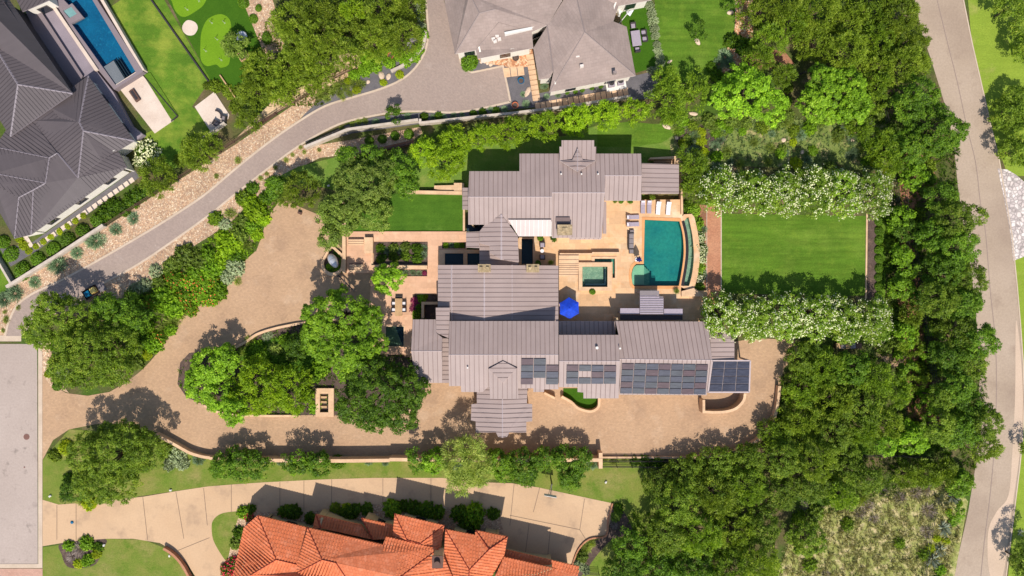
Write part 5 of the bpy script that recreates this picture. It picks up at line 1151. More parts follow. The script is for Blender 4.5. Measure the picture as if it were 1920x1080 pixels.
m = MB(); m.tube((-1.0, -.9, .4), (.0, 0, 2.2), .06); m.tube((-1.0, -.9, 0), (-1.0, -.9, .5), .1); m.build('arm', M['white'], t)
m = MB(); m.poly([(0, 0, 2.3), (.5, -.25, 2.1), (1.1, .75, 2.0), (-.05, .45, 2.1)]); m.poly([(-.05, .45, 2.05), (1.1, .75, 1.95), (.5, -.25, 2.05), (0, 0, 2.25)]); m.poly([(.2, .0, 2.3), (.9, .6, 2.2), (.4, .4, 2.35)]); m.build('canopy', M['cushion'], t); at(t, 1175, 27, .02, 0, 2.1)
t = empty('heater', (0, 0, 0), 'small round white stool at the top of the turf strip', 'stool'); m = MB(); m.lathe([(.001, .42), (.24, .4), (.26, .35), (.14, .2), (.24, 0)], n=16); m.build('seat', M['white'], t); t.name = 'stool'; at(t, 1165, 20, .02)
ribbon('white_wall', [(1157, 13), (1160, 32)], .3, 0, 1.2, 'white', 'short white wall beside the turf strip by the brown house', 'wall')
# louvred light box in the grove
t = empty('utility_cabinet', (0, 0, 0), 'square glass topped metal cabinet in the bushes by the grey drive', 'cabinet')
m = MB(); m.box(0, 0, 0, 1.0, 1.2, 1.2, bev=.03); m.build('casing', M['dark'], t); m = MB(); m.box(0, 0, 1.0, 1.04, .98, .98); m.build('lid', M['cushiongrey'], t); m = MB(); m.box(-.9, -.2, 0, .5, .6, .6, bev=.02); m.build('pump_box', M['flag'], t); at(t, 774, 73, 0, 28, .8)
# open trailer with two bins
t = empty('trailer', (0, 0, 0), 'dark open utility trailer with lowered ramp at the lower edge of the grey drive', 'trailer')
m = MB(); m.box(0, 0, .45, .52, 2.1, 1.35); m.build('bed', M['rust'], t)
for s_ in (-.68, .68): m = MB(); m.box(0, s_, .52, .95, 2.1, .05); m.build('side_panel', M['dark'], t)
m = MB(); m.box(-1.05, 0, .52, .95, .05, 1.4); m.build('front_panel', M['dark'], t)
m = MB(); m.poly([(1.06, -.65, .5), (1.95, -.65, .1), (1.95, .65, .1), (1.06, .65, .5)]); m.poly([(1.06, .65, .46), (1.95, .65, .06), (1.95, -.65, .06), (1.06, -.65, .46)]); m.build('ramp', M['cushiongrey'], t)
for s_ in (-.82, .82):
    m = MB(); m.tube((0, s_-.09, .32), (0, s_+.09, .32), .32, n=18); w_ = m.build('wheel', M['dark'], t); m = MB(); m.tube((0, s_-.1, .32), (0, s_+.1, .32), .16, n=12); m.build('rim', M['silver'], w_)
m = MB(); m.tube((-1.05, .3, .45), (-1.9, 0, .45), .04); m.tube((-1.05, -.3, .45), (-1.9, 0, .45), .04); m.build('drawbar', M['dark'], t)
at(t, 173, 548, 0, 30)
def bin_(name, label, mat, px, py):
    t = empty(name, (0, 0, 0), label, 'bin'); m = MB(); m.box(0, 0, 0, .55, .66, .7, taper=1.1); m.build('body', M[mat], t); m = MB(); m.box(0, 0, .55, .62, .78, .84, bev=.03); m.build('lid', M[mat], t); m = MB(); m.box(.36, 0, .45, .52, .1, .4); m.build('handle', M['dark'], t)
    at(t, px, py, .53, 30, .3)
M['binblue'] = flat('blue_plastic', (0, 92, 128), .4); M['binyellow'] = flat('yellow_plastic', (228, 196, 110), .5)
bin_('storage_bin', 'teal blue bin standing in the open trailer', 'binblue', 165.5, 551); bin_('storage_bin', 'pale yellow bin standing in the open trailer', 'binyellow', 175.5, 544.5)
# basketball hoop
t = empty('basketball_hoop', (0, 0, 0), 'basketball hoop on a dark post leaning over the tan drive', 'basketball hoop')
m = MB(); m.box(0, 1.9, 0, 3.0, .16, .16); m.build('post', M['dark'], t)
m = MB(); m.tube((0, 1.9, 2.6), (0, .45, 3.0), .05); m.tube((0, 1.9, 1.9), (-.25, .4, 2.9), .03); m.tube((0, 1.9, 1.9), (.25, .4, 2.9), .03); m.build('arm', M['cushiongrey'], t)
m = MB(); m.box(0, .38, 2.85, 3.9, 1.8, .05); m.build('backboard', M['white'], t)
m = MB(); ring = [(.22*math.cos(2*math.pi*k/16), .05+.22*math.sin(2*math.pi*k/16)) for k in range(16)]
m.ribbon(ring, .02, 3.03, 3.05, True); m.build('rim', M['terracotta'], t)
m = MB()
for k in range(16): m.tube((ring[k][0], ring[k][1], 3.04), (ring[(k+1) % 16][0]*.6, .05+(ring[(k+1) % 16][1]-.05)*.6, 2.65), .008, n=3)
m.build('net', M['white'], t); at(t, 1031, 934, 0, -10, 3.3)
# manhole and small covers
m = MB(); m.lathe([(.001, .03), (.34, .03), (.36, .035), (.44, .035), (.45, .0)], n=24)
for k in range(6): m.box(-.25+.1*k, 0, .03, .045, .03, .5)
o = m.build('manhole_cover', M['iron']); a = P(50, 819); o.location = (a[0], a[1], .03); tag(o, 'round rusty manhole cover in the street', 'manhole cover')
m = MB(); m.lathe([(.001, .03), (.1, .03), (.12, 0)], n=12); o = m.build('valve_cover', M['iron']); a = P(46, 876); o.location = (a[0], a[1], .03); tag(o, 'small round valve cover in the street', 'valve cover')
for i, (x, y) in enumerate([(562, 399), (595, 416)]):
    m = MB(); m.box(0, 0, 0, .5, .55, .4, bev=.03); m.box(0, 0, .5, .6, .35, .25); o = m.build('drain_box', M['rust']); at(o, x, y, 0, -25, .3); tag(o, ('left' if i == 0 else 'right')+' brown metal box at the top edge of the motor court', 'box', 'brown boxes at the motor court edge')
for i, (x, y, lab) in enumerate([(320, 919, 'pale ground box on the grass above the tan drive'), (616, 348, 'white ground box on the lawn left of the oaks'), (94, 930, 'small dark and white meter box near the street kerb'), (1136, 904, 'white stand pipe box on the grass right of the hoop'), (195, 1022, 'small white ground light by the shrub bed'), (318, 1042, 'small white ground box near the curved brick wall')]):
    m = MB(); m.box(0, 0, 0, .25, .34, .26, bev=.03); m.lathe([(.001, .32), (.08, .31), (.1, .25)], n=8); o = m.build('ground_box', M['white']); at(o, x, y, 0, 20*i, .1); tag(o, lab, 'ground box')
m = MB(); m.lathe([(.001, .16), (.16, .14), (.24, .06), (.2, 0)], n=14); m.box(.16, 0, .02, .12, .2, .1); o = m.build('frisbee', M['binblue']); o.name = 'garden_toy'; at(o, 132, 981, .02); tag(o, 'small blue toy lying on the tan drive', 'toy')
# parked bits behind the right myrtle row: four bins under the trees
for i, (x, mt) in enumerate([(1570, 'wood'), (1578, 'cushiongrey'), (1588, 'wood'), (1597, 'flag'), (1608, 'iron')]):
    t = empty('compost_bin', (0, 0, 0), f'{ordn(i)} bin from the left in the row between myrtles and dark trees', 'bin', 'bins under the myrtle row')
    m = MB(); m.box(0, 0, 0, .8, .75, .75, taper=1.05, bev=0); m.build('body', M['dark' if i % 2 else 'rust'], t); m = MB(); m.box(0, 0, .8, .88, .8, .8, bev=.02); m.build('lid', M[mt], t); at(t, x, 648, .02, 4)
# boulders
bo = [(715, 142, .6, .9), (728, 143, .5, .75), (690, 153, .5, .4), (914, 118, .4, .35), (920, 121, .45, .4), (902, 116, .35, .3), (733, 104, .5, .5), (989, 172, .55, 1.2), (965, 198, .6, .6), (1256, 115, .6, .3), (1250, 237, 1.0, .5), (1300, 213, 1.0, .4), (1308, 77, .9, .5), (1370, 23, .8, .5), (1269, 258, .5, .4), (1345, 280, .5, .4), (1600, 262, .6, .5), (1632, 228, .6, .5), (1505, 285, .5, .4), (1470, 262, .5, .5)]
rnd = random.Random(5)
for i, (x, y, a, b) in enumerate(bo):
    a *= .68; b *= .68
    m = MB(); n = 9; rows = []
    for k, (zr, rr) in enumerate(((0, 1), (.3, 1.05), (.6, .8), (.75, .4))):
        rows.append([(a*rr*math.cos(2*math.pi*j/n)*rnd.uniform(.85, 1.1), b*rr*math.sin(2*math.pi*j/n)*rnd.uniform(.85, 1.1), zr*min(a, b)*rnd.uniform(.9, 1.1)) for j in range(n)])
    for r0, r1 in zip(rows[:-1], rows[1:]):
        for j in range(n): q = (j+1) % n; m.poly([r0[j], r0[q], r1[q], r1[j]])
    m.poly(rows[-1]); o = m.build('boulder', M['boulder']); at(o, x, y, 0, rnd.uniform(0, 180), .2)
    places = ['in the dark gravel bend of the grey drive', 'beside the grey drive inner bend, right one', 'small, left in the dark gravel bend', 'small, left of three by the brown house', 'small, middle of three by the brown house', 'small, nearest the round shrub at the brown house', 'reddish, in the bushes of the drive bend', 'tall upright white, beside the entrance slabs', 'in the dark gravel below the entrance slabs', 'flat, at the lower left of the round lawn', 'flat, left of the big bright oak', 'long flat, left of the bright oak', 'round pale, at the foot of the small lawn tree', 'round pale, at the foot of the tree by the chip path', 'pale, at the left mulch bed edge', 'pale, right in the mulch bed', 'pale, in the scrub above the myrtle row', 'pale, beside the fence in the scrub', 'pale, low in the scrub middle', 'pale, upper in the scrub middle']
    tag(o, 'boulder '+places[i], 'boulder')
# dark gravel bowl, terracotta pots
for i, (x, y, mt, lab) in enumerate([(967, 108, 'wicker', 'dark round bowl planter in the orange chips at the brown house'), (977, 151, 'binblue', 'green round bowl planter left of the entrance slabs'), (966, 197, 'terracotta', 'orange terracotta bowl below the entrance slabs'), (732, 104, 'terracotta', 'orange terracotta bowl in the drive bend shrubs')]):
    t = empty('bowl_planter', (0, 0, 0), lab, 'planter'); m = MB(); m.lathe([(.2, 0), (.42, .2), (.5, .4), (.44, .4), (.38, .3), (.001, .3)], n=20); m.build('bowl', M[mt], t); m = MB(); m.lathe([(.001, .36), (.36, .32)], n=12); m.build('fill', M['mulch'], t); at(t, x, y, .02)
# ---------------- vegetation ----------------
ST = {  # leaf length, width, clump spacing, clump radius, leaves per clump, spikiness, vertical squash
 'bright':  (.28, .19, .9, .6, 48, .15, .75), 'live': (.25, .13, .85, .60, 46, .45, .7), 'juniper': (.30, .11, .9, .66, 48, .9, .7),
 'cedar': (.32, .11, .9, .66, 48, .9, .8), 'grey': (.30, .16, .85, .60, 34, .4, .7), 'lime': (.30, .12, .75, .55, 34, .8, .8), 'dark': (.26, .16, .9, .62, 46, .3, .75),
 'myrtle': (.26, .15, .8, .58, 34, .3, .75), 'willow': (.44, .08, .85, .8, 34, 1.0, .7), 'yellow': (.28, .15, .6, .4, 24, .4, .7)}
def quads(name, p, d, n, Lh, Wh, mat, parent=None, mats=None):
    """many leaf quads as one mesh; p centre, d axis, n normal"""
    d = d/np.maximum(np.linalg.norm(d, axis=1, keepdims=True), 1e-6); s_ = np.cross(n, d); s_ /= np.maximum(np.linalg.norm(s_, axis=1, keepdims=True), 1e-6)
    Lh = Lh[:, None]/2; Wh = Wh[:, None]/2; k = len(p)
    V = np.stack([p-d*Lh, p+s_*Wh-d*Lh*.1, p+d*Lh, p-s_*Wh-d*Lh*.1], 1).reshape(-1, 3).astype(np.float32)
    me = bpy.data.meshes.new(name); me.vertices.add(4*k); me.vertices.foreach_set('co', V.ravel())
    me.loops.add(4*k); me.loops.foreach_set('vertex_index', np.arange(4*k, dtype=np.int32))
    me.polygons.add(k); me.polygons.foreach_set('loop_start', np.arange(0, 4*k, 4, dtype=np.int32)); me.polygons.foreach_set('loop_total', np.full(k, 4, dtype=np.int32))
    me.update(); me.validate(); me.materials.append(mat)
    o = bpy.data.objects.new(name, me); COL.objects.link(o)
    if parent is not None: o.parent = parent
    return o
def crown_pts(lobes, st, rg, dens=1.0):
    L_, W_, cs, cr, nl, spk, sq = ST[st]; C = []
    for i, (x, y, z, r, rz) in enumerate(lobes):
        n = max(5, int(2*math.pi*r*r*1.25/cs**2*dens)); v = rg.normal(size=(n*2, 3)); v /= np.linalg.norm(v, axis=1, keepdims=True); v = v[v[:, 2] > -.35][:n]
        ph = rg.uniform(0, 6.28, 3); wob = 1+.10*np.sin(3*np.arctan2(v[:, 1], v[:, 0])+ph[0])+.08*np.sin(5*np.arctan2(v[:, 1], v[:, 0])+ph[1])
        rad = rg.uniform(.78, 1.03, len(v))*wob; rad[rg.random(len(v)) < .15] *= .8
        c = np.array([x, y, z])+v*np.array([r, r, rz])*rad[:, None]; keep = np.ones(len(c), bool)
        for j, (x2, y2, z2, r2, q2) in enumerate(lobes):
            if j != i: keep &= (((c-np.array([x2, y2, z2]))/np.array([r2, r2, q2]))**2).sum(1) > .45
        c = c[keep]; C.append(np.concatenate([c, v[keep]], 1))
    C = np.concatenate(C); m = len(C); ctr = np.repeat(C[:, :3], nl, 0); out = np.repeat(C[:, 3:], nl, 0); k = len(ctr)
    h = rg.normal(size=(k, 3)); h /= np.linalg.norm(h, axis=1, keepdims=True); h += out*.5+np.array([0, 0, .45]); h /= np.linalg.norm(h, axis=1, keepdims=True)
    crr = np.repeat(rg.uniform(.65, 1.2, m), nl)*cr*(rg.uniform(.45, 1.0, k))
    p = ctr+h*crr[:, None]*np.array([1, 1, .75])
    nrm = h*.8+np.array([0, 0, .55])+rg.normal(size=(k, 3))*.38; nrm /= np.linalg.norm(nrm, axis=1, keepdims=True)
    rd = rg.normal(size=(k, 3)); d = rd*(1-spk)+(h+out*.4)*spk*1.2; d -= nrm*(d*nrm).sum(1, keepdims=True)*(1-.4*spk)
    return p, d, nrm, C, L_*rg.uniform(.5, 1.5, k), W_*rg.uniform(.5, 1.5, k)
TREES = []
def tree(st, h, label, *lb, group=None, name='tree', bloom=0, dens=1.0, base=.0, trunk=True, sub=True, seed=None):
    """lb: x,y,r triples in photograph pixels at crown level"""
    TREES.append(1); sd_ = seed or len(TREES)*13+7; rg = np.random.default_rng(sd_)
    L3 = [lb[i:i+3] for i in range(0, len(lb), 3)]; lobes = []; sq = ST[st][6]
    for x, y, r in L3:
        rm = r*S*.96; rz = min(rm*sq, h*.48); zc = h-rz-(0 if r == max(q[2] for q in L3) else rg.uniform(0, .15)*h)
        rm *= (1-zc/HC); X, Y, _ = P(x, y, zc)
        if rm > 1.6 and sub:
            lobes.append((X, Y, zc, rm*.80, rz)); k = int(rg.integers(6, 9)); a0 = rg.uniform(0, 6.28)
            for i in range(k):
                a = a0+6.283*i/k+rg.uniform(-.25, .25); rr = rm*rg.uniform(.30, .46); dd = rm*rg.uniform(.95, 1.1)-rr
                lobes.append((X+dd*math.cos(a), Y+dd*math.sin(a), zc-rz*rg.uniform(.0, .35)+.1, rr, rr*sq))
            for i in range(3):
                a = rg.uniform(0, 6.28); rr = rm*rg.uniform(.28, .4); lobes.append((X+rm*.4*math.cos(a), Y+rm*.4*math.sin(a), zc+rz*.62, rr, rr*.8))
        else: lobes.append((X, Y, zc, rm*.95, rz))
    bx_, by_ = lobes[0][0], lobes[0][1]
    root = empty(name, (bx_, by_, base), label, 'tree', group)
    loc = [(a-bx_, b-by_, c-base, d, e) for a, b, c, d, e in lobes]
    p, d, n, C, Lh, Wh = crown_pts(loc, st, rg, dens)
    lm = {'yellow': 'yellow'}.get(st, st)
    quads('crown', p, d, n, Lh, Wh, L[lm], root)
    if bloom:
        m = rg.random(len(C)) < bloom; c = C[m]; k = 5; cc = np.repeat(c[:, :3]+c[:, 3:]*.35+np.array([0, 0, .35]), k, 0); h_ = rg.normal(size=cc.shape)
        pp = cc+h_*np.array([.22, .22, .14]); nn = h_*.5+np.array([0, 0, .8]); nn /= np.linalg.norm(nn, axis=1, keepdims=True); dd = rg.normal(size=cc.shape); dd -= nn*(dd*nn).sum(1, keepdims=True)
        quads('blossoms', pp, dd, nn, rg.uniform(.15, .27, len(pp)), rg.uniform(.12, .19, len(pp)), L['bloom'], root)
    m = MB(); R0 = max(.07, lobes[0][3]*.06); zc = max(.4, loc[0][2]-loc[0][4]*.6); m.tube((0, 0, -.1), (0, 0, zc*.7), R0*1.5, R0, 8)
    for (x, y, z, r, rz) in loc[:9]:
        m.tube((0, 0, zc*.6), (x*.6, y*.6, z-rz*.3), R0*.75, R0*.25, 6)
    m.build('trunk', M['bark'], root)
    return root
# shrubs: a few prototypes, copied
SHP = {}
SN = {'agave': ('agave_plant', 'agave'), 'tuft': ('grass_clump', 'grass clump'), 'dead': ('bare_shrub', 'bare shrub'), 'box': ('boxwood_ball', 'boxwood'), 'sage': ('sage_shrub', 'sage shrub'), 'silver': ('silver_shrub', 'silver shrub'), 'orange': ('flowering_shrub', 'flowering shrub'), 'pink': ('flowering_shrub', 'flowering shrub'), 'white': ('flowering_shrub', 'flowering shrub'), 'purple': ('purple_shrub', 'purple shrub')}
def shrub_proto(kind):
    if kind in SHP: return None
    rg = np.random.default_rng(len(SHP)+99)
    def dome(n, L_, W_, spk, mat, flat=.8, lump=.12, parent=None, nm='foliage', r=(.72, 1.0)):
        v = rg.normal(size=(n, 3)); v[:, 2] = np.abs(v[:, 2])*1.0-.1; v /= np.linalg.norm(v, axis=1, keepdims=True)
        f = 1+lump*np.sin(v[:, 0]*9+v[:, 1]*7)+lump*np.sin(v[:, 1]*11-v[:, 2]*6)
        p = v*np.array([1, 1, flat])*(rg.uniform(*r, n)*f)[:, None]; p[:, 2] = np.maximum(p[:, 2], .03)
        nn = v+np.array([0, 0, .35])+rg.normal(size=(n, 3))*.4; nn /= np.linalg.norm(nn, axis=1, keepdims=True)
        d = rg.normal(size=(n, 3))*(1-spk)+v*spk*1.4; return quads(nm, p, d, nn, L_*rg.uniform(.7, 1.3, n), W_*rg.uniform(.7, 1.3, n), mat, parent)
    root = bpy.data.objects.new(SN.get(kind, ('shrub', 'shrub'))[0], None); COL.objects.link(root)
    if kind in ('box',): dome(1500, .16, .12, .1, L['box'], .85, .03, root)
    elif kind == 'sage': dome(900, .42, .05, .95, L['sage'], .75, .05, root, r=(.35, 1.0))
    elif kind == 'silver': dome(800, .26, .12, .5, L['silver'], .8, .1, root)
    elif kind == 'tuft': dome(500, .5, .05, .95, L['willow'], .8, .05, root, r=(.3, .95))
    elif kind == 'agave':
        n = 46; v = rg.normal(size=(n, 3)); v[:, 2] = np.abs(v[:, 2])*.7+.1; v /= np.linalg.norm(v, axis=1, keepdims=True)
        nn = np.cross(v, np.cross(np.array([0, 0, 1.]), v)); quads('leaves', v*.5+np.array([0, 0, .05]), v, nn, np.full(n, 1.05), np.full(n, .15), L['blue'], root)
    elif kind == 'dead': dome(420, .7, .03, .9, L['dead'], .6, .1, root, 'twigs', r=(.3, .9))
    elif kind in ('orange', 'pink', 'purple', 'white'):
        dome(900, .24, .14, .3, L['purple' if kind == 'purple' else 'bright' if kind == 'orange' else 'dark'], .8, .12, root)
        if kind != 'purple': dome({'orange': 34, 'pink': 260, 'white': 420}[kind], .17, .14, .1, L[{'orange': 'orange', 'pink': 'pink', 'white': 'bloom'}[kind]], .86, .12, root, 'flowers', r=(.95, 1.06))
    else:
        dome(1100, .26, .15, .35, L[kind], .8, .13, root)
    SHP[kind] = root; return root
def shrub(kind, x, y, r, label, group=None, hs=1.0, rg=random.Random(3), z=0):
    fr = shrub_proto(kind); src = SHP[kind]; o = src if fr is not None else copy_tree(src)
    rm = r*S; X, Y, _ = P(x, y, z+rm*.5); o.location = (X, Y, z); o.rotation_euler = (0, 0, rg.uniform(0, 6.28)); e = rg.uniform(.88, 1.12)
    o.scale = (rm*e, rm/e, rm*hs*rg.uniform(.85, 1.1)); tag(o, label, SN.get(kind, ('shrub', 'shrub'))[1], group); return o
def row(kind, pts, stem_, group=None, **kw):
    for i, q in enumerate(pts): shrub(kind, q[0], q[1], q[2], stem_.format(o=ordn(i)), group or stem_.replace('{o} ', '').replace(', from', ' from')[:60], **kw)

# -- trees --
G = 'live oaks of the upper grove'
for i, (x, y, r) in enumerate([(546, 42, 40), (592, 14, 42), (600, 72, 40), (655, 62, 34), (722, 20, 46), (752, 70, 36), (700, 78, 38), (560, 96, 30), (650, 100, 26), (765, 12, 32)]):
    tree('juniper', 5.5+(i % 3), f'{["olive green", "dense", "broad"][i%3]} oak, {ordn(i)} listed by width in the grove above the grey drive' if False else ['olive oak at the upper left corner of the grove above the grey drive', 'broad oak at the top edge of the photo in the upper grove', 'dense oak in the left middle of the upper grove', 'olive oak just right of the tan clearing in the upper grove', 'broad oak at the top right of the upper grove', 'oak beside the glass topped cabinet in the upper grove', 'oak in the centre right of the upper grove', 'small oak at the lower left of the upper grove', 'small oak above the tan gravel gap in the upper grove', 'oak against the planting strip at the top of the grey drive'][i], x, y, r, group=G, name='oak_tree')
tree('lime', 6, 'bright yellow green tree at the top of the upper grove', 658, 18, 24)
for i, (x, y, r) in enumerate([(492, 130, 38), (545, 130, 36), (596, 132, 30), (478, 172, 32), (530, 168, 30), (585, 155, 22)]):
    tree('juniper', 5, 'dark oak '+['at the upper left of the lower grove by the putting lawn', 'in the top middle of the lower grove', 'at the right end of the lower grove by the tan clearing', 'at the lower left of the lower grove', 'in the lower middle of the lower grove', 'small, at the lower right of the lower grove'][i], x, y, r, group='dark oaks of the lower grove', name='oak_tree')
tree('grey', 3.2, 'small grey green olive tree growing out of the wooden planter', 440, 84, 24)
tree('juniper', 4, 'rounded tree beside the fence and white seating pad', 466, 226, 22, name='oak_tree'); tree('juniper', 4.2, 'rounded tree on the fence line below the seating pad', 372, 285, 34, 395, 270, 20, name='oak_tree')
tree('juniper', 4.2, 'rounded dark tree at the corner of the charcoal house by the fence', 294, 330, 36, name='oak_tree'); shrub('white', 272, 284, 22, 'white flowering shrub at the charcoal house corner'); shrub('white', 262, 300, 14, 'smaller white flowering shrub below the charcoal house corner')
# row of lime trees
for i, (x, y, r) in enumerate([(796, 284, 27), (852, 270, 33), (906, 257, 27), (958, 249, 31), (1020, 237, 30), (1080, 225, 30), (1136, 216, 28), (1190, 210, 26)]):
    tree('lime', 4.6, f'lime green tree, {ordn(i)} from the left in the row along the white wall', x, y, r, group='lime green trees along the white wall', name='hedge_tree')
tree('lime', 5, 'lime green tree standing below the row above the side lawn', 834, 302, 36, name='hedge_tree')
tree('cedar', 5, 'olive cedar above the right end of the lime tree row', 1250, 190, 38, 1248, 150, 26, 1262, 210, 24, name='cedar_tree'); tree('cedar', 4.5, 'dark cedar between the olive cedar and the bright oak', 1308, 168, 26, 1306, 195, 18, 1303, 145, 16, name='cedar_tree')
tree('dark', 2.6, 'small dark tree on the round green lawn', 1310, 56, 15); tree('dark', 2.8, 'small dark tree beside the chip path at the top', 1368, 4, 16)
# north east junipers
J = [(1430, 20, 46), (1480, 45, 40), (1530, 20, 46), (1585, 40, 44), (1635, 15, 44), (1683, 30, 40), (1700, 80, 42), (1645, 75, 42), (1590, 95, 38), (1530, 80, 40), (1440, 75, 36), (1690, 122, 38), (1640, 120, 34), (1420, 112, 28), (1470, 5, 34), (1715, 120, 26)]
JP = ['at the upper left of the junipers next to the chip path', 'above the red soil patch', 'top middle left of the junipers', 'centre of the juniper thicket', 'top edge right of centre in the thicket', 'top right of the thicket by the road', 'on the road edge above the bend in the thicket', 'right of centre in the thicket', 'below centre in the thicket', 'just right of the red soil patch', 'left of the red soil patch', 'pointing out over the road at the thicket corner', 'beside the bare grey branches', 'lower left, above the bright oak', 'top edge left in the thicket', 'small, at the road edge of the thicket']
for i, (x, y, r) in enumerate(J): tree(['juniper', 'cedar', 'juniper'][i % 3], 4.5+(i*7 % 3)*.8, 'juniper '+JP[i], x, y, r, group='junipers of the upper right thicket', name='juniper_tree')
tree('bright', 6.5, 'broad bright green oak left of the upper right scrub', 1400, 178, 48, 1365, 185, 34, 1440, 200, 36, 1395, 150, 34, name='oak_tree')
tree('bright', 6.5, 'broad bright green oak in the upper right between cedars', 1558, 180, 50, 1525, 195, 30, 1600, 200, 34, 1590, 160, 34, 1540, 150, 28, name='oak_tree')
tree('cedar', 5, 'small cedar between the two bright oaks', 1470, 140, 22, name='cedar_tree'); tree('cedar', 5, 'cedar right of the second bright oak', 1645, 158, 28, 1640, 190, 20, name='cedar_tree'); tree('cedar', 4.5, 'cedar above the scrub right end', 1612, 240, 26, name='cedar_tree')
tree('dark', 6.5, 'dark oak with a shaded top at the bend of the right road', 1725, 175, 36, 1700, 200, 30, name='oak_tree'); tree('dark', 7, 'large dark oak reaching over the right road', 1750, 245, 52, 1785, 250, 28, 1712, 270, 38, name='oak_tree')
tree('cedar', 5, 'olive tree between the dark oak and the myrtle row', 1658, 275, 36, 1665, 310, 24, name='cedar_tree')
tree('grey', 3, 'bare looking grey tree beside the road bend', 1685, 118, 12)
# myrtle rows
for k, (y0, nm) in enumerate(((357, 'upper'), (592, 'lower'))):
    for i in range(6):
        x = 1352+i*56.5; tree('myrtle', 5.6, f'white flowering myrtle, {ordn(i)} from the left in the {nm} row', x+(i*37 % 7-3), y0-8+(i*5 % 7), 35+(i*3 % 5), x+8, y0+20+(i*7 % 6), 28, x-14, y0+10, 28, group=f'white flowering myrtles of the {nm} row', name='myrtle_tree', bloom=(.65, .5, .75, .55, .75, .6)[(i+k*2) % 6])
tree('cedar', 4.5, 'dark rounded tree between house corner and upper myrtle row', 1302, 310, 30, 1300, 350, 26, 1315, 375, 18, 1290, 290, 18, name='cedar_tree')
# east strip small and large
for i, (x, y, r, st) in enumerate([(1712, 330, 26, 'bright'), (1690, 408, 22, 'bright'), (1696, 430, 22, 'dark'), (1690, 480, 22, 'bright'), (1700, 505, 20, 'bright'), (1690, 540, 22, 'bright'), (1706, 590, 22, 'juniper'), (1700, 625, 24, 'bright'), (1708, 648, 20, 'juniper'), (1703, 695, 20, 'bright'), (1718, 716, 16, 'juniper'), (1735, 762, 14, 'bright'), (1747, 660, 20, 'bright'), (1722, 560, 16, 'dark')]):
    tree(st, 3.4, f'small {"bright green" if st=="bright" else "dark green" if st=="dark" else "olive green"} tree, {ordn(i)} from the top in the strip right of the court lawn', x, y, r, group='small trees in the strip by the wire fence', name='young_tree')
EASTS = [(1762, 372, 30, 'dark'), (1785, 415, 40, 'live'), (1825, 405, 22, 'live'), (1752, 440, 34, 'dark'), (1790, 465, 42, 'dark'), (1770, 510, 42, 'dark'), (1815, 525, 36, 'live'), (1760, 560, 38, 'live'), (1805, 570, 38, 'dark'), (1790, 625, 40, 'live'), (1835, 640, 36, 'dark'), (1780, 668, 36, 'dark'), (1818, 680, 34, 'live'), (1790, 725, 36, 'dark'), (1765, 745, 28, 'live'), (1812, 765, 38, 'dark'), (1848, 795, 34, 'live'), (1795, 805, 38, 'dark'), (1845, 835, 28, 'juniper'), (1760, 800, 32, 'live')]
for i, (x, y, r, st) in enumerate(EASTS): tree(st, 6+(i*5 % 3)*.7, f'{"dark" if st=="dark" else "mid green" if st=="live" else "olive"} roadside oak, {ordn(i)} from the top along the right road', x, y, r, group='roadside oaks along the right road', name='oak_tree')
for i, (x, y, r, st) in enumerate([(1800, 905, 26, 'bright'), (1770, 885, 26, 'juniper'), (1735, 890, 26, 'juniper'), (1700, 890, 24, 'juniper'), (1793, 965, 16, 'bright')]): tree(st, 3.5, f'low bushy tree, {ordn(i)} near the meadow top by the right road', x, y, r, group='low trees at the top of the meadow', name='young_tree')
# south east wood
SE = [(1500, 672, 34, 'live'), (1545, 690, 44, 'cedar'), (1600, 690, 36, 'dark'), (1640, 705, 36, 'cedar'), (1500, 730, 38, 'cedar'), (1560, 750, 46, 'juniper'), (1620, 760, 44, 'live'), (1680, 735, 30, 'cedar'), (1500, 790, 44, 'juniper'), (1560, 810, 44, 'live'), (1622, 806, 30, 'cedar'), (1660, 795, 34, 'juniper'), (1710, 820, 36, 'bright'), (1450, 820, 36, 'cedar'), (1470, 860, 40, 'live'), (1530, 865, 42, 'juniper'), (1590, 880, 36, 'live'), (1400, 860, 36, 'live'), (1345, 870, 40, 'live'), (1285, 890, 44, 'live'), (1235, 900, 34, 'live'), (1400, 910, 44, 'cedar'), (1340, 925, 48, 'juniper'), (1270, 945, 44, 'live'), (1460, 920, 40, 'live'), (1520, 915, 32, 'live'), (1250, 1000, 42, 'live'), (1310, 1000, 46, 'cedar'), (1375, 990, 50, 'juniper'), (1428, 985, 38, 'live'), (1180, 1025, 34, 'dark'), (1170, 1070, 40, 'dark'), (1235, 1065, 42, 'dark'), (1300, 1070, 44, 'dark'), (1370, 1070, 46, 'cedar'), (1430, 1055, 38, 'juniper'), (1512, 1010, 38, 'live'), (1580, 930, 28, 'cedar'), (1630, 900, 26, 'live'), (1660, 840, 20, 'bright'), (1590, 845, 22, 'live')]
for i, (x, y, r, st) in enumerate(SE):
    r *= .95
    vert = 'top' if y < 740 else 'upper part' if y < 830 else 'middle' if y < 920 else 'lower part' if y < 1030 else 'bottom edge'; hz = 'far left' if x < 1260 else 'left' if x < 1360 else 'centre left' if x < 1450 else 'centre' if x < 1530 else 'centre right' if x < 1610 else 'right'
    tree(st, (3.8 if y < 905 and 1220 < x < 1470 and y > 815 else 4.2+(i*5 % 4)*.7), f'{ {"live":"greyish green","cedar":"olive green","dark":"dark green","bright":"bright green","juniper":"yellowish olive","lime":"lime green"}[st]} wood tree, {vert}, {hz}, {ordn(i)} of the lower right wood', x, y, r, group='trees of the lower right wood', name='wood_tree')
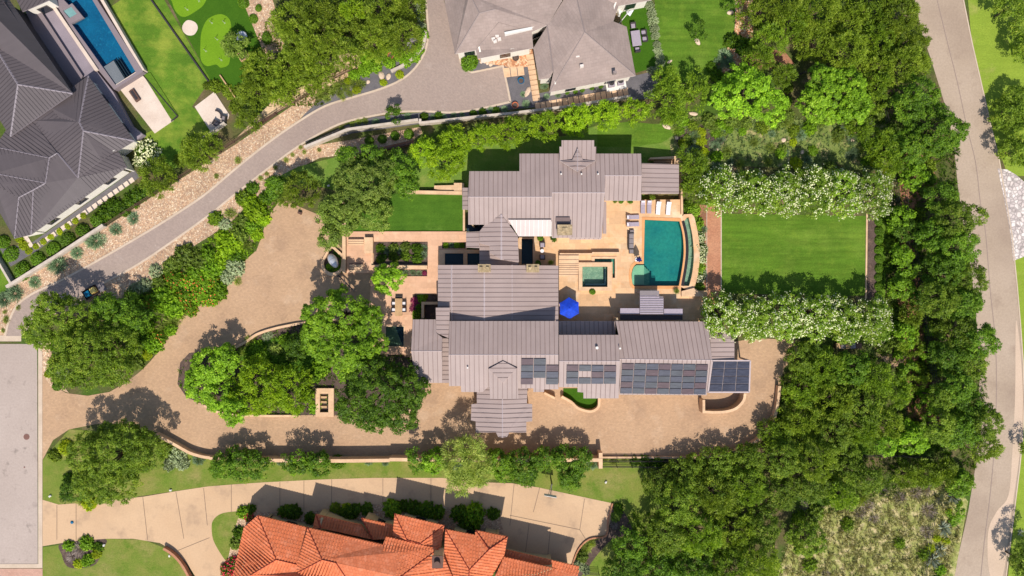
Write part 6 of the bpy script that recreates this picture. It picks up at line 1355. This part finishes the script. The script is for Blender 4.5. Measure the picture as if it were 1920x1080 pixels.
# west and middle
tree('live', 7.5, 'broad oak at the cul-de-sac end of the planting slope', 108, 600, 48, 75, 620, 34, 140, 590, 36, 90, 575, 30, name='oak_tree')
tree('live', 8, 'very large oak beside the street and main drive mouth', 165, 660, 66, 220, 650, 44, 130, 690, 40, 215, 690, 34, name='oak_tree')
tree('dark', 5.5, 'dark shaded tree right of the large oak on the slope', 232, 590, 40, 200, 575, 26, 260, 600, 24)
tree('live', 7.5, 'big round oak at the lower left between the two drives', 215, 855, 66, 165, 850, 40, 270, 850, 40, 180, 905, 42, 225, 910, 40, 240, 820, 34, name='oak_tree')
tree('dark', 3, 'small dark bush tree below the lower left oak', 135, 920, 22)
tree('bright', 9, 'tall bright green oak in the middle of the drive island', 640, 590, 52, 610, 630, 48, 680, 640, 48, 650, 660, 50, 600, 590, 34, 690, 600, 30, name='oak_tree')
tree('dark', 9.5, 'largest dark oak in front of the south wing', 715, 735, 66, 760, 730, 46, 670, 760, 40, 750, 770, 40, 690, 700, 42, 700, 780, 32, name='oak_tree')
tree('bright', 5.4, 'bright oak at the left end of the drive island', 400, 690, 42, 380, 720, 36, 410, 740, 34, 425, 670, 26, 440, 770, 28, name='oak_tree')
tree('lime', 5.2, 'bright oak in the lower middle of the drive island', 500, 730, 48, 460, 745, 40, 545, 720, 40, 480, 700, 32, 555, 750, 30, name='oak_tree')
tree('dark', 3.2, 'low shaded tree on the upper part of the drive island', 560, 650, 24)
tree('bright', 4.6, 'round bright green tree at the front courtyard corner', 727, 524, 30, 745, 515, 14, name='courtyard_tree')
tree('grey', 7.5, 'large greyish oak above the front courtyard', 690, 345, 50, 720, 330, 40, 655, 380, 40, 660, 330, 34, name='oak_tree'); tree('grey', 7, 'greyish oak reaching down to the silver sculpture', 625, 400, 30, 620, 445, 24, 700, 400, 36, 645, 410, 30, name='oak_tree')
tree('dark', 6, 'dark green tree behind the large greyish oak', 745, 320, 38, 700, 300, 28, 655, 297, 24, 760, 350, 22)
tree('juniper', 4.6, 'olive tree at the top corner of the motor court', 565, 355, 36, 545, 368, 22, name='oak_tree'); tree('dark', 4, 'darker tree left of the motor court top corner', 520, 350, 22)
# trees along the boundary wall
for i, (st, pts, lab) in enumerate([('dark', (450, 870, 34, 420, 875, 26, 480, 870, 26), 'broad dark tree, first from the left on the boundary wall strip'), ('dark', (545, 866, 18, 560, 870, 18), 'small tree, second from the left on the boundary wall strip'), ('bright', (560, 858, 14, 555, 878, 12), 'tiny bright tree touching the second boundary tree'), ('dark', (598, 868, 24), 'tree, third from the left on the boundary wall strip'), ('box', (0, 0, 0), ''), ('dark', (782, 864, 20, 776, 850, 12), 'small tree left of the mesquite on the boundary strip'), ('bright', (815, 865, 24), 'bright tree just left of the mesquite'), ('bright', (935, 868, 28, 945, 885, 20), 'bright tree just right of the mesquite'), ('dark', (975, 870, 30, 985, 890, 22), 'dark tree left of the basketball hoop'), ('dark', (1065, 865, 34, 1085, 860, 26, 1070, 895, 24, 1020, 860, 22), 'dark tree above the basketball hoop')]):
    if st != 'box': tree(st, 4.2, lab, *pts, name='boundary_tree')
tree('willow', 7, 'feathery mesquite tree hanging over the tan drive', 870, 865, 44, 880, 840, 26, 862, 905, 24, 895, 890, 24, name='mesquite_tree')
shrub('box', 632, 867, 15, 'clipped round bush at the end of the boundary tree group', hs=1.3)
# right of the road
for i, (pts, lab) in enumerate([((1893, 15, 26, 1915, 40, 26), 'dark oak at the top right corner of the photo'), ((1925, 90, 30), 'oak cut by the right edge below the top corner'), ((1890, 215, 32, 1915, 190, 30, 1920, 245, 34), 'large dark oak right of the road beside the verge'), ((1898, 285, 26, 1920, 290, 24), 'tree above the cobbled apron'), ((1915, 1050, 20, 1930, 1020, 20, 1930, 1070, 30), 'dark tree at the bottom right corner')]):
    tree('live', 4.5, lab, *pts, group='trees right of the road', name='oak_tree')
tree('live', 2.6, 'dark tree edge right of the road near the sandy bend', 1926, 835, 17, name='oak_tree')
# -- shrubs --
row('sage', [(3, 562, 14), (22, 550, 17), (62, 529, 12), (101, 496, 19), (141, 474, 12), (174, 451, 18), (214, 430, 12), (247, 409, 12)], 'grey green agave like shrub, {o} from the left in the rock bed', 'grey green shrubs in the river rock bed', hs=.8)
row('box', [(3, 453, 13), (17, 476, 15), (38, 508, 17), (69, 487, 15), (97, 467, 14), (124, 449, 14), (153, 432, 14), (182, 414, 15)], 'clipped round box shrub, {o} from the left inside the white wall', 'clipped round shrubs inside the white wall', hs=.95)
row('dark', [(198, 396, 16), (212, 384, 14), (228, 390, 15), (245, 375, 15), (262, 362, 16), (280, 352, 12)], 'loose green shrub, {o} from the left between slabs and fence', 'loose shrubs along the charcoal house path')
row('yellow', [(52, 470, 7), (66, 462, 6), (80, 453, 6), (94, 444, 6), (110, 434, 6), (125, 424, 6), (140, 414, 6), (155, 404, 6), (42, 460, 9), (35, 448, 8), (28, 436, 7)], 'low hedge plant, {o} in the thin line beside the cream slabs', 'low hedge plants along the cream slabs', hs=.8)
row('box', [(692, 263, 9), (716, 260, 9), (740, 254, 9), (766, 251, 10)], 'small round shrub, {o} from the left on the rock strip under the white wall', 'round shrubs on the rock strip', hs=1.2)
row('box', [(455, 4, 11), (474, 34, 9), (499, 70, 11), (484, 14, 7)], 'small bush, {o} from the left in the top gravel bed', 'small bushes in the top gravel bed')
row('silver', [(1219, 10, 9), (1222, 24, 9), (1225, 38, 10), (1228, 52, 9), (1229, 66, 8), (1232, 82, 7), (1234, 94, 8), (1237, 106, 9), (1239, 118, 9), (1234, 130, 10), (1222, 131, 8)], 'silvery hedge shrub, {o} from the top between turf strip and round lawn', 'silvery hedge shrubs')
row('silver', [(783, 5, 8), (786, 20, 8), (788, 34, 8), (791, 48, 8)], 'pale grey ground shrub, {o} from the top left of the grey drive', 'pale shrubs beside the upper grey drive', hs=.7)
row('bright', [(775, 105, 12), (760, 112, 13), (745, 98, 14), (730, 116, 12), (790, 62, 13), (784, 92, 12), (712, 100, 14), (700, 122, 14), (682, 130, 13), (688, 108, 14), (664, 140, 11), (720, 90, 12)], 'bright garden shrub, {o} in the planting of the drive bend', 'bright shrubs in the drive bend')
row('yellow', [(749, 139, 8), (718, 154, 7), (668, 168, 8), (652, 152, 7)], 'yellow flowering shrub, {o} from the right on the dark gravel bend', 'yellow shrubs in the drive bend')
row('tuft', [(665, 155, 12), (648, 165, 10), (636, 175, 9), (622, 172, 8), (612, 184, 9), (600, 178, 8), (642, 182, 8), (655, 175, 8), (676, 158, 11), (612, 166, 7), (630, 160, 8)], 'ornamental grass clump, {o} in the dark gravel by the drive', 'grass clumps on the dark gravel')
row('tuft', [(660, 232, 6), (672, 228, 7), (684, 226, 7), (640, 240, 6), (563, 276, 5), (548, 290, 5), (536, 300, 6), (516, 314, 5), (500, 326, 5), (488, 334, 6), (598, 281, 5), (570, 285, 5)], 'small grass clump, {o} in the strip below the grey drive', 'small grass clumps below the grey drive')
shrub('box', 880, 115, 17, 'round green shrub at the garage corner of the brown house'); tree('dark', 3, 'small spiky dark tree on the strip below the grey drive', 738, 216, 15, 744, 205, 7, name='young_tree')
row('sage', [(704, 229, 8), (764, 217, 7), (796, 218, 6), (812, 220, 7), (832, 218, 6), (850, 217, 7), (866, 215, 6), (1021, 161, 7), (1025, 180, 6), (1046, 176, 7), (981, 176, 6), (920, 204, 6), (946, 204, 7), (986, 194, 8)], 'grey rosette plant, {o} along the dark gravel beside drive and brown house', 'grey rosette plants on dark gravel', hs=.7)
row('box', [(1064, 172, 5), (1079, 171, 5), (1092, 168, 5), (1110, 164, 5), (1127, 161, 5)], 'tiny clipped ball, {o} from the left under the brown house eave', 'tiny clipped balls under the eave')
row('dark', [(795, 218, 8), (822, 217, 8), (888, 212, 7), (905, 210, 8), (930, 208, 8)], 'green shrub, {o} from the left under the white wall top', 'green shrubs along the white wall')
row('sage', [(1393, 26, 6), (1362, 105, 15), (1350, 118, 13), (1370, 118, 11)], 'bluish shrub, {o} along the chip path of the round lawn', 'bluish shrubs by the chip path')
row('dark', [(1375, 75, 15), (1395, 85, 17), (1345, 140, 13), (1335, 125, 10)], 'dark shrub, {o} where the chip path enters the thicket', 'dark shrubs at the chip path')
row('juniper', [(402, 160, 12), (424, 168, 11), (440, 200, 12), (446, 188, 11), (388, 160, 8), (450, 168, 12), (432, 178, 9), (340, 300, 14), (352, 268, 12)], 'loose yellowish shrub, {o} around the white seating pad', 'loose shrubs around the seating pad')
rs = random.Random(11)
# planting slope between the drives (hand placed masses)
SL = [('lime', 478, 395, 22), ('lime', 466, 378, 16), ('cedar', 455, 372, 16), ('lime', 428, 462, 24), ('lime', 415, 445, 14), ('cedar', 402, 410, 14), ('silver', 420, 420, 12), ('lime', 490, 410, 14), ('yellow', 512, 362, 9), ('bright', 510, 345, 14), ('dark', 472, 352, 12), ('grey', 345, 480, 22), ('grey', 375, 490, 18), ('bright', 390, 480, 16), ('bright', 395, 505, 20), ('lime', 408, 490, 14), ('silver', 440, 500, 18), ('silver', 425, 520, 14), ('grey', 318, 500, 16), ('silver', 290, 510, 14), ('silver', 270, 535, 14), ('orange', 325, 525, 20), ('orange', 350, 530, 18), ('orange', 378, 535, 20), ('orange', 370, 555, 18), ('orange', 345, 560, 18), ('bright', 305, 560, 24), ('bright', 325, 578, 20), ('orange', 280, 565, 14), ('orange', 395, 560, 16), ('bright', 410, 545, 16), ('tuft', 405, 555, 14), ('tuft', 320, 605, 16), ('tuft', 335, 590, 14), ('orange', 355, 580, 14), ('bright', 285, 645, 18), ('orange', 297, 632, 14), ('tuft', 305, 618, 14), ('bright', 318, 618, 12), ('silver', 250, 545, 14), ('dark', 245, 560, 18), ('bright', 272, 612, 14), ('dark', 268, 640, 14), ('grey', 450, 440, 16), ('dark', 440, 480, 14), ('bright', 365, 512, 16), ('orange', 400, 525, 12), ('grey', 300, 530, 14), ('dark', 345, 545, 13), ('silver', 115, 700, 12), ('box', 105, 724, 10), ('yellow', 88, 702, 7), ('grey', 455, 415, 14), ('tuft', 430, 400, 12), ('yellow', 275, 665, 10), ('grey', 255, 680, 14), ('dark', 500, 370, 14), ('bright', 470, 425, 14), ('lime', 480, 440, 12), ('tuft', 460, 460, 12), ('tuft', 445, 528, 9)]
CN = {'lime': 'lime green', 'cedar': 'olive', 'silver': 'silver grey', 'yellow': 'yellow green', 'bright': 'bright green', 'dark': 'dark green', 'grey': 'greyish green', 'orange': 'orange flowering', 'tuft': 'grassy', 'box': 'clipped round', 'juniper': 'olive', 'sage': 'bluish grey', 'white': 'white flowering', 'dead': 'bare grey', 'willow': 'feathery', 'live': 'mid green', 'myrtle': 'soft green', 'pink': 'pink flowering', 'purple': 'purple leaved'}
def mass(lst, where, group):
    cnt = {}
    for k, x, y, r in sorted(lst, key=lambda q: q[1]):
        cnt[k] = cnt.get(k, -1)+1; shrub(k, x, y, r, f'{ordn(cnt[k])} {CN[k]} {"clump" if k=="tuft" else "shrub"} from the left {where}', group)
mass(SL, 'on the planting slope between the drives', 'shrubs on the planting slope')
mass([('tuft', 466, 640, 12), ('bright', 480, 655, 16), ('silver', 500, 630, 10), ('dark', 470, 668, 16), ('bright', 600, 690, 18), ('dark', 585, 705, 14), ('tuft', 455, 660, 12), ('dark', 520, 680, 16), ('bright', 535, 638, 14), ('willow', 515, 655, 13), ('grey', 545, 665, 14), ('bright', 498, 668, 12), ('grey', 575, 620, 14), ('dark', 575, 740, 14), ('bright', 590, 765, 12), ('tuft', 395, 748, 12)], 'on the drive island', 'shrubs on the drive island')
mass([('yellow', 122, 840, 14), ('juniper', 100, 855, 12), ('silver', 330, 855, 18), ('grey', 312, 845, 14), ('silver', 340, 870, 14), ('sage', 370, 862, 12), ('silver', 315, 872, 12), ('dark', 140, 905, 14), ('tuft', 152, 940, 12), ('dark', 128, 900, 12), ('yellow', 165, 945, 14)], 'around the lower left oak', 'shrubs around the lower left oak')
mass([('bright', 128, 1025, 11), ('bright', 160, 1020, 14), ('dead', 145, 1032, 16), ('dark', 184, 1026, 9), ('yellow', 180, 1038, 10), ('bright', 162, 1052, 12), ('dead', 132, 1046, 12), ('yellow', 145, 1058, 9)], 'in the bed by the lower left lawn', 'shrubs in the lower left bed')
mass([('dark', 535, 960, 14), ('dark', 550, 962, 14), ('dark', 580, 972, 11), ('juniper', 628, 955, 11), ('dark', 650, 965, 17), ('dark', 664, 958, 13), ('yellow', 650, 952, 9), ('dark', 688, 956, 12), ('bright', 735, 955, 18), ('dark', 775, 955, 15), ('dark', 800, 960, 17), ('dark', 820, 962, 14), ('dark', 862, 965, 17), ('bright', 888, 970, 22), ('dark', 880, 985, 18), ('dark', 925, 965, 12), ('dark', 755, 950, 12)], 'along the wall of the orange tiled house', 'shrubs along the tiled house')
mass([('pink', 465, 970, 10), ('bright', 455, 962, 12), ('dark', 448, 1000, 12), ('grey', 440, 1020, 11), ('pink', 440, 1062, 16), ('pink', 425, 1072, 14), ('pink', 458, 1070, 13), ('dark', 470, 955, 9)], 'at the left corner of the orange tiled house', 'shrubs at the tiled house corner')
mass([('sage', 690, 865, 9), ('sage', 722, 868, 7), ('tuft', 705, 862, 6), ('sage', 860, 880, 9), ('sage', 1112, 870, 12), ('tuft', 1135, 862, 8), ('tuft', 1172, 860, 8), ('dark', 1190, 865, 10), ('tuft', 1150, 866, 7), ('dark', 1210, 866, 12), ('dark', 1235, 868, 12), ('sage', 500, 862, 8), ('sage', 525, 866, 9)], 'along the foot of the boundary wall', 'shrubs below the boundary wall')
mass([('dark', 1160, 955, 10), ('grey', 1155, 970, 10), ('dead', 1152, 985, 9), ('tuft', 1100, 1030, 12), ('grey', 1092, 1045, 12), ('tuft', 1110, 1020, 9), ('silver', 1085, 1062, 12), ('silver', 1098, 1070, 9)], 'round the right end of the tan drive', 'shrubs at the tan drive end')
# planted bed in the courtyard
mass([('dark', 713, 466, 9), ('yellow', 712, 462, 6), ('dark', 716, 484, 9), ('grey', 738, 465, 10), ('live', 738, 482, 10), ('grey', 760, 462, 10), ('live', 760, 480, 10), ('dark', 782, 466, 11), ('dark', 782, 484, 11), ('sage', 725, 470, 7), ('sage', 750, 470, 7), ('sage', 795, 466, 9), ('sage', 794, 478, 8), ('orange', 710, 488, 6)], 'in the rectangular courtyard bed', 'shrubs in the courtyard bed')
mass([('bright', 836, 460, 6), ('sage', 846, 460, 6), ('bright', 856, 460, 6), ('dark', 866, 460, 6), ('sage', 760, 511, 7), ('sage', 774, 511, 7), ('sage', 786, 512, 6), ('purple', 796, 512, 5), ('bright', 790, 560, 9), ('purple', 777, 565, 9), ('purple', 774, 577, 9), ('bright', 780, 590, 9), ('dark', 786, 578, 9), ('yellow', 797, 556, 6), ('bright', 618, 500, 8), ('bright', 634, 505, 8), ('dark', 632, 475, 8), ('bright', 641, 490, 6), ('dark', 620, 508, 7)], 'in the small stone beds of the front courtyard', 'shrubs in the small courtyard beds')
mass([('myrtle', 1300, 395, 14), ('dark', 1290, 400, 10), ('myrtle', 1308, 420, 13), ('sage', 1318, 430, 9), ('white', 1312, 445, 12), ('white', 1314, 465, 13), ('white', 1312, 485, 12), ('sage', 1320, 475, 8), ('myrtle', 1310, 505, 13), ('white', 1312, 520, 12), ('myrtle', 1308, 540, 13), ('dark', 1285, 385, 10), ('sage', 1318, 512, 8)], 'between catch basin and brick path', 'shrubs beside the brick path')
for i, (x, y, wh) in enumerate(POTS):
    r_ = {0: 5, 1: 5, 2: 5, 3: 5}.get(i, 6); shrub(['box', 'tuft', 'box', 'dark'][i % 4] if i else 'juniper', x, y, r_, 'potted plant foliage '+wh, 'foliage of the potted plants', z=TZ+.45)
    t = empty('plant_pot', (0, 0, 0), 'round pot '+wh, 'plant pot', 'terrace pots'); m = MB(); m.lathe([(.18, 0), (.26, .25), (.3, .48), (.25, .48), (.22, .42), (.001, .42)], n=16); m.build('pot', M['pot'], t); m = MB(); m.lathe([(.001, .44), (.22, .43)], n=12); m.build('soil', M['mulch'], t); at(t, x, y, TZ, 0, .3)
# clipped ball hedge beside mulch strip
row('box', [(1650, 415+i*17.5, 9) for i in range(9)], 'clipped ball, {o} from the top in the line right of the court lawn', 'clipped balls right of the court lawn')
# upper right scrub
sc_ = [(rs.uniform(1270, 1660), rs.uniform(225, 318)) for _ in range(64)]
mass([(rs.choice(['sage', 'tuft', 'bright', 'grey', 'tuft', 'yellow', 'sage']), x, y, rs.uniform(7, 12)) for x, y in sc_], 'in the scrub above the upper myrtle row', 'shrubs in the upper right scrub')
mass([(rs.choice(['bright', 'grey', 'juniper']), x, y, rs.uniform(9, 15)) for x, y in [(1330, 225), (1350, 235), (1372, 225), (1400, 228), (1430, 238), (1460, 228), (1490, 245), (1520, 238), (1478, 215), (1620, 215), (1650, 215), (1660, 190), (1480, 165), (1475, 190), (1275, 245), (1290, 262), (1268, 215), (1300, 235), (1280, 225)]], 'under the bright oaks at the upper right', 'undergrowth shrubs at the upper right')
mass([(rs.choice(['bright', 'dark', 'juniper', 'grey']), x, y, rs.uniform(9, 16)) for x, y in [(1742, 310), (1748, 335), (1735, 360), (1670, 400), (1674, 430), (1672, 460), (1668, 500), (1674, 530), (1672, 560), (1680, 590), (1682, 612), (1725, 400), (1732, 425), (1724, 460), (1730, 500), (1745, 530), (1738, 590), (1745, 620), (1752, 650), (1728, 690), (1742, 705), (1728, 735), (1745, 740), (1757, 770), (1742, 800), (1725, 800), (1760, 690), (1660, 655), (1690, 660), (1680, 640)]], 'in the strip beside the wire fence', 'undergrowth in the fence strip')
mass([(rs.choice(['dead', 'grey', 'tuft', 'cedar', 'dead']), x, y, rs.uniform(9, 17)) for x, y in [(1620, 935), (1630, 950), (1615, 965), (1545, 900), (1560, 915), (1510, 950), (1530, 965), (1640, 975), (1600, 905), (1660, 925), (1690, 935), (1720, 925), (1740, 920), (1520, 1060), (1550, 1078), (1740, 1000), (1745, 960), (1735, 1040), (1688, 1020), (1590, 985), (1480, 945), (1500, 975), (1690, 118), (1680, 125)]], 'around the wild meadow and bare branches', 'shrubs around the meadow')
row('agave', [(1790, 934, 15), (1773, 993, 16), (1766, 1034, 14), (1752, 1052, 17), (1917, 1000, 9)], 'large spiky agave, {o} from the top beside the right road', 'agaves beside the right road')
mass([(rs.choice(['bright', 'dark', 'yellow', 'tuft']), x, y, rs.uniform(6, 11)) for x, y in [(1780, 960), (1800, 945), (1785, 980), (1758, 1010), (1775, 1015), (1740, 1062), (1765, 1070), (1745, 1030), (1750, 975), (1782, 905), (1758, 1085)]], 'among the roadside agaves', 'small shrubs among the agaves')
row('tuft', [(33, 577, 6), (10, 600, 8), (8, 585, 5), (5, 620, 5), (1885, 20, 5), (445, 300, 8), (405, 330, 6)], 'small green clump, {o} in the gravel at the far side beds', 'small clumps in gravel')

# meadow and scrub grass: uncountable
def scatter(name, poly, n, mat, lab, hgt=.35, seed=1, cat='grass'):
    rg = np.random.default_rng(seed); w_ = W(poly); xs = [q[0] for q in w_]; ys = [q[1] for q in w_]; pts = []
    while len(pts) < n:
        X = rg.uniform(min(xs), max(xs), n); Y = rg.uniform(min(ys), max(ys), n)
        pts += [(a, b) for a, b in zip(X, Y) if inpoly(a, b, w_)]
    c = np.array(pts[:n]); k = 7; cc = np.repeat(c, k, 0); q = len(cc); sc2 = np.repeat(rg.uniform(.5, 1.4, n), k)
    d = np.stack([rg.normal(size=q)*.6, rg.normal(size=q)*.6, rg.uniform(.5, 1, q)], 1); d /= np.linalg.norm(d, axis=1, keepdims=True)
    Ln = hgt*sc2*rg.uniform(.7, 1.2, q); p = np.concatenate([cc, np.full((q, 1), .02)], 1)+d*Ln[:, None]/2; nn = np.cross(d, rg.normal(size=(q, 3))); nn /= np.linalg.norm(nn, axis=1, keepdims=True)
    o = quads(name, p, d, nn, Ln, .09*sc2, mat); tag(o, lab, cat, None, 'stuff'); return o
scatter('meadow_grass', [(1490, 965), (1560, 945), (1620, 925), (1790, 900), (1800, 1000), (1775, 1090), (1450, 1090)], 2400, L['grassblade'], 'dry wild grass tufts covering the meadow at the lower right', .55, 2)
scatter('scrub_grass', [(1255, 225), (1350, 212), (1500, 222), (1660, 230), (1690, 280), (1660, 322), (1500, 318), (1300, 305)], 1800, L['softgrass'], 'soft grey green grasses in the upper right scrub', .35, 3)
scatter('ground_ivy', [(1640, 130), (1800, 260), (1790, 380), (1850, 700), (1860, 850), (1800, 900), (1560, 960), (1180, 960), (1150, 1090), (1450, 1090), (1460, 700), (1660, 660), (1660, 300), (1640, 200)], 9000, L['dark'], 'low green undergrowth below the right hand woods', .45, 4)
scatter('slope_grass', [(80, 640), (240, 560), (430, 420), (520, 345), (545, 372), (500, 410), (480, 472), (345, 590), (240, 716), (100, 722)], 3000, L['bright'], 'low leafy ground cover on the planting slope', .4, 5)
scatter('island_cover', isl, 1500, L['dark'], 'low leafy ground cover on the drive island', .4, 6)
scatter('grove_cover', [(530, 0), (800, 0), (800, 80), (700, 130), (600, 200), (450, 200), (450, 120)], 3000, L['juniper'], 'low leafy ground cover under the upper oak groves', .35, 7)
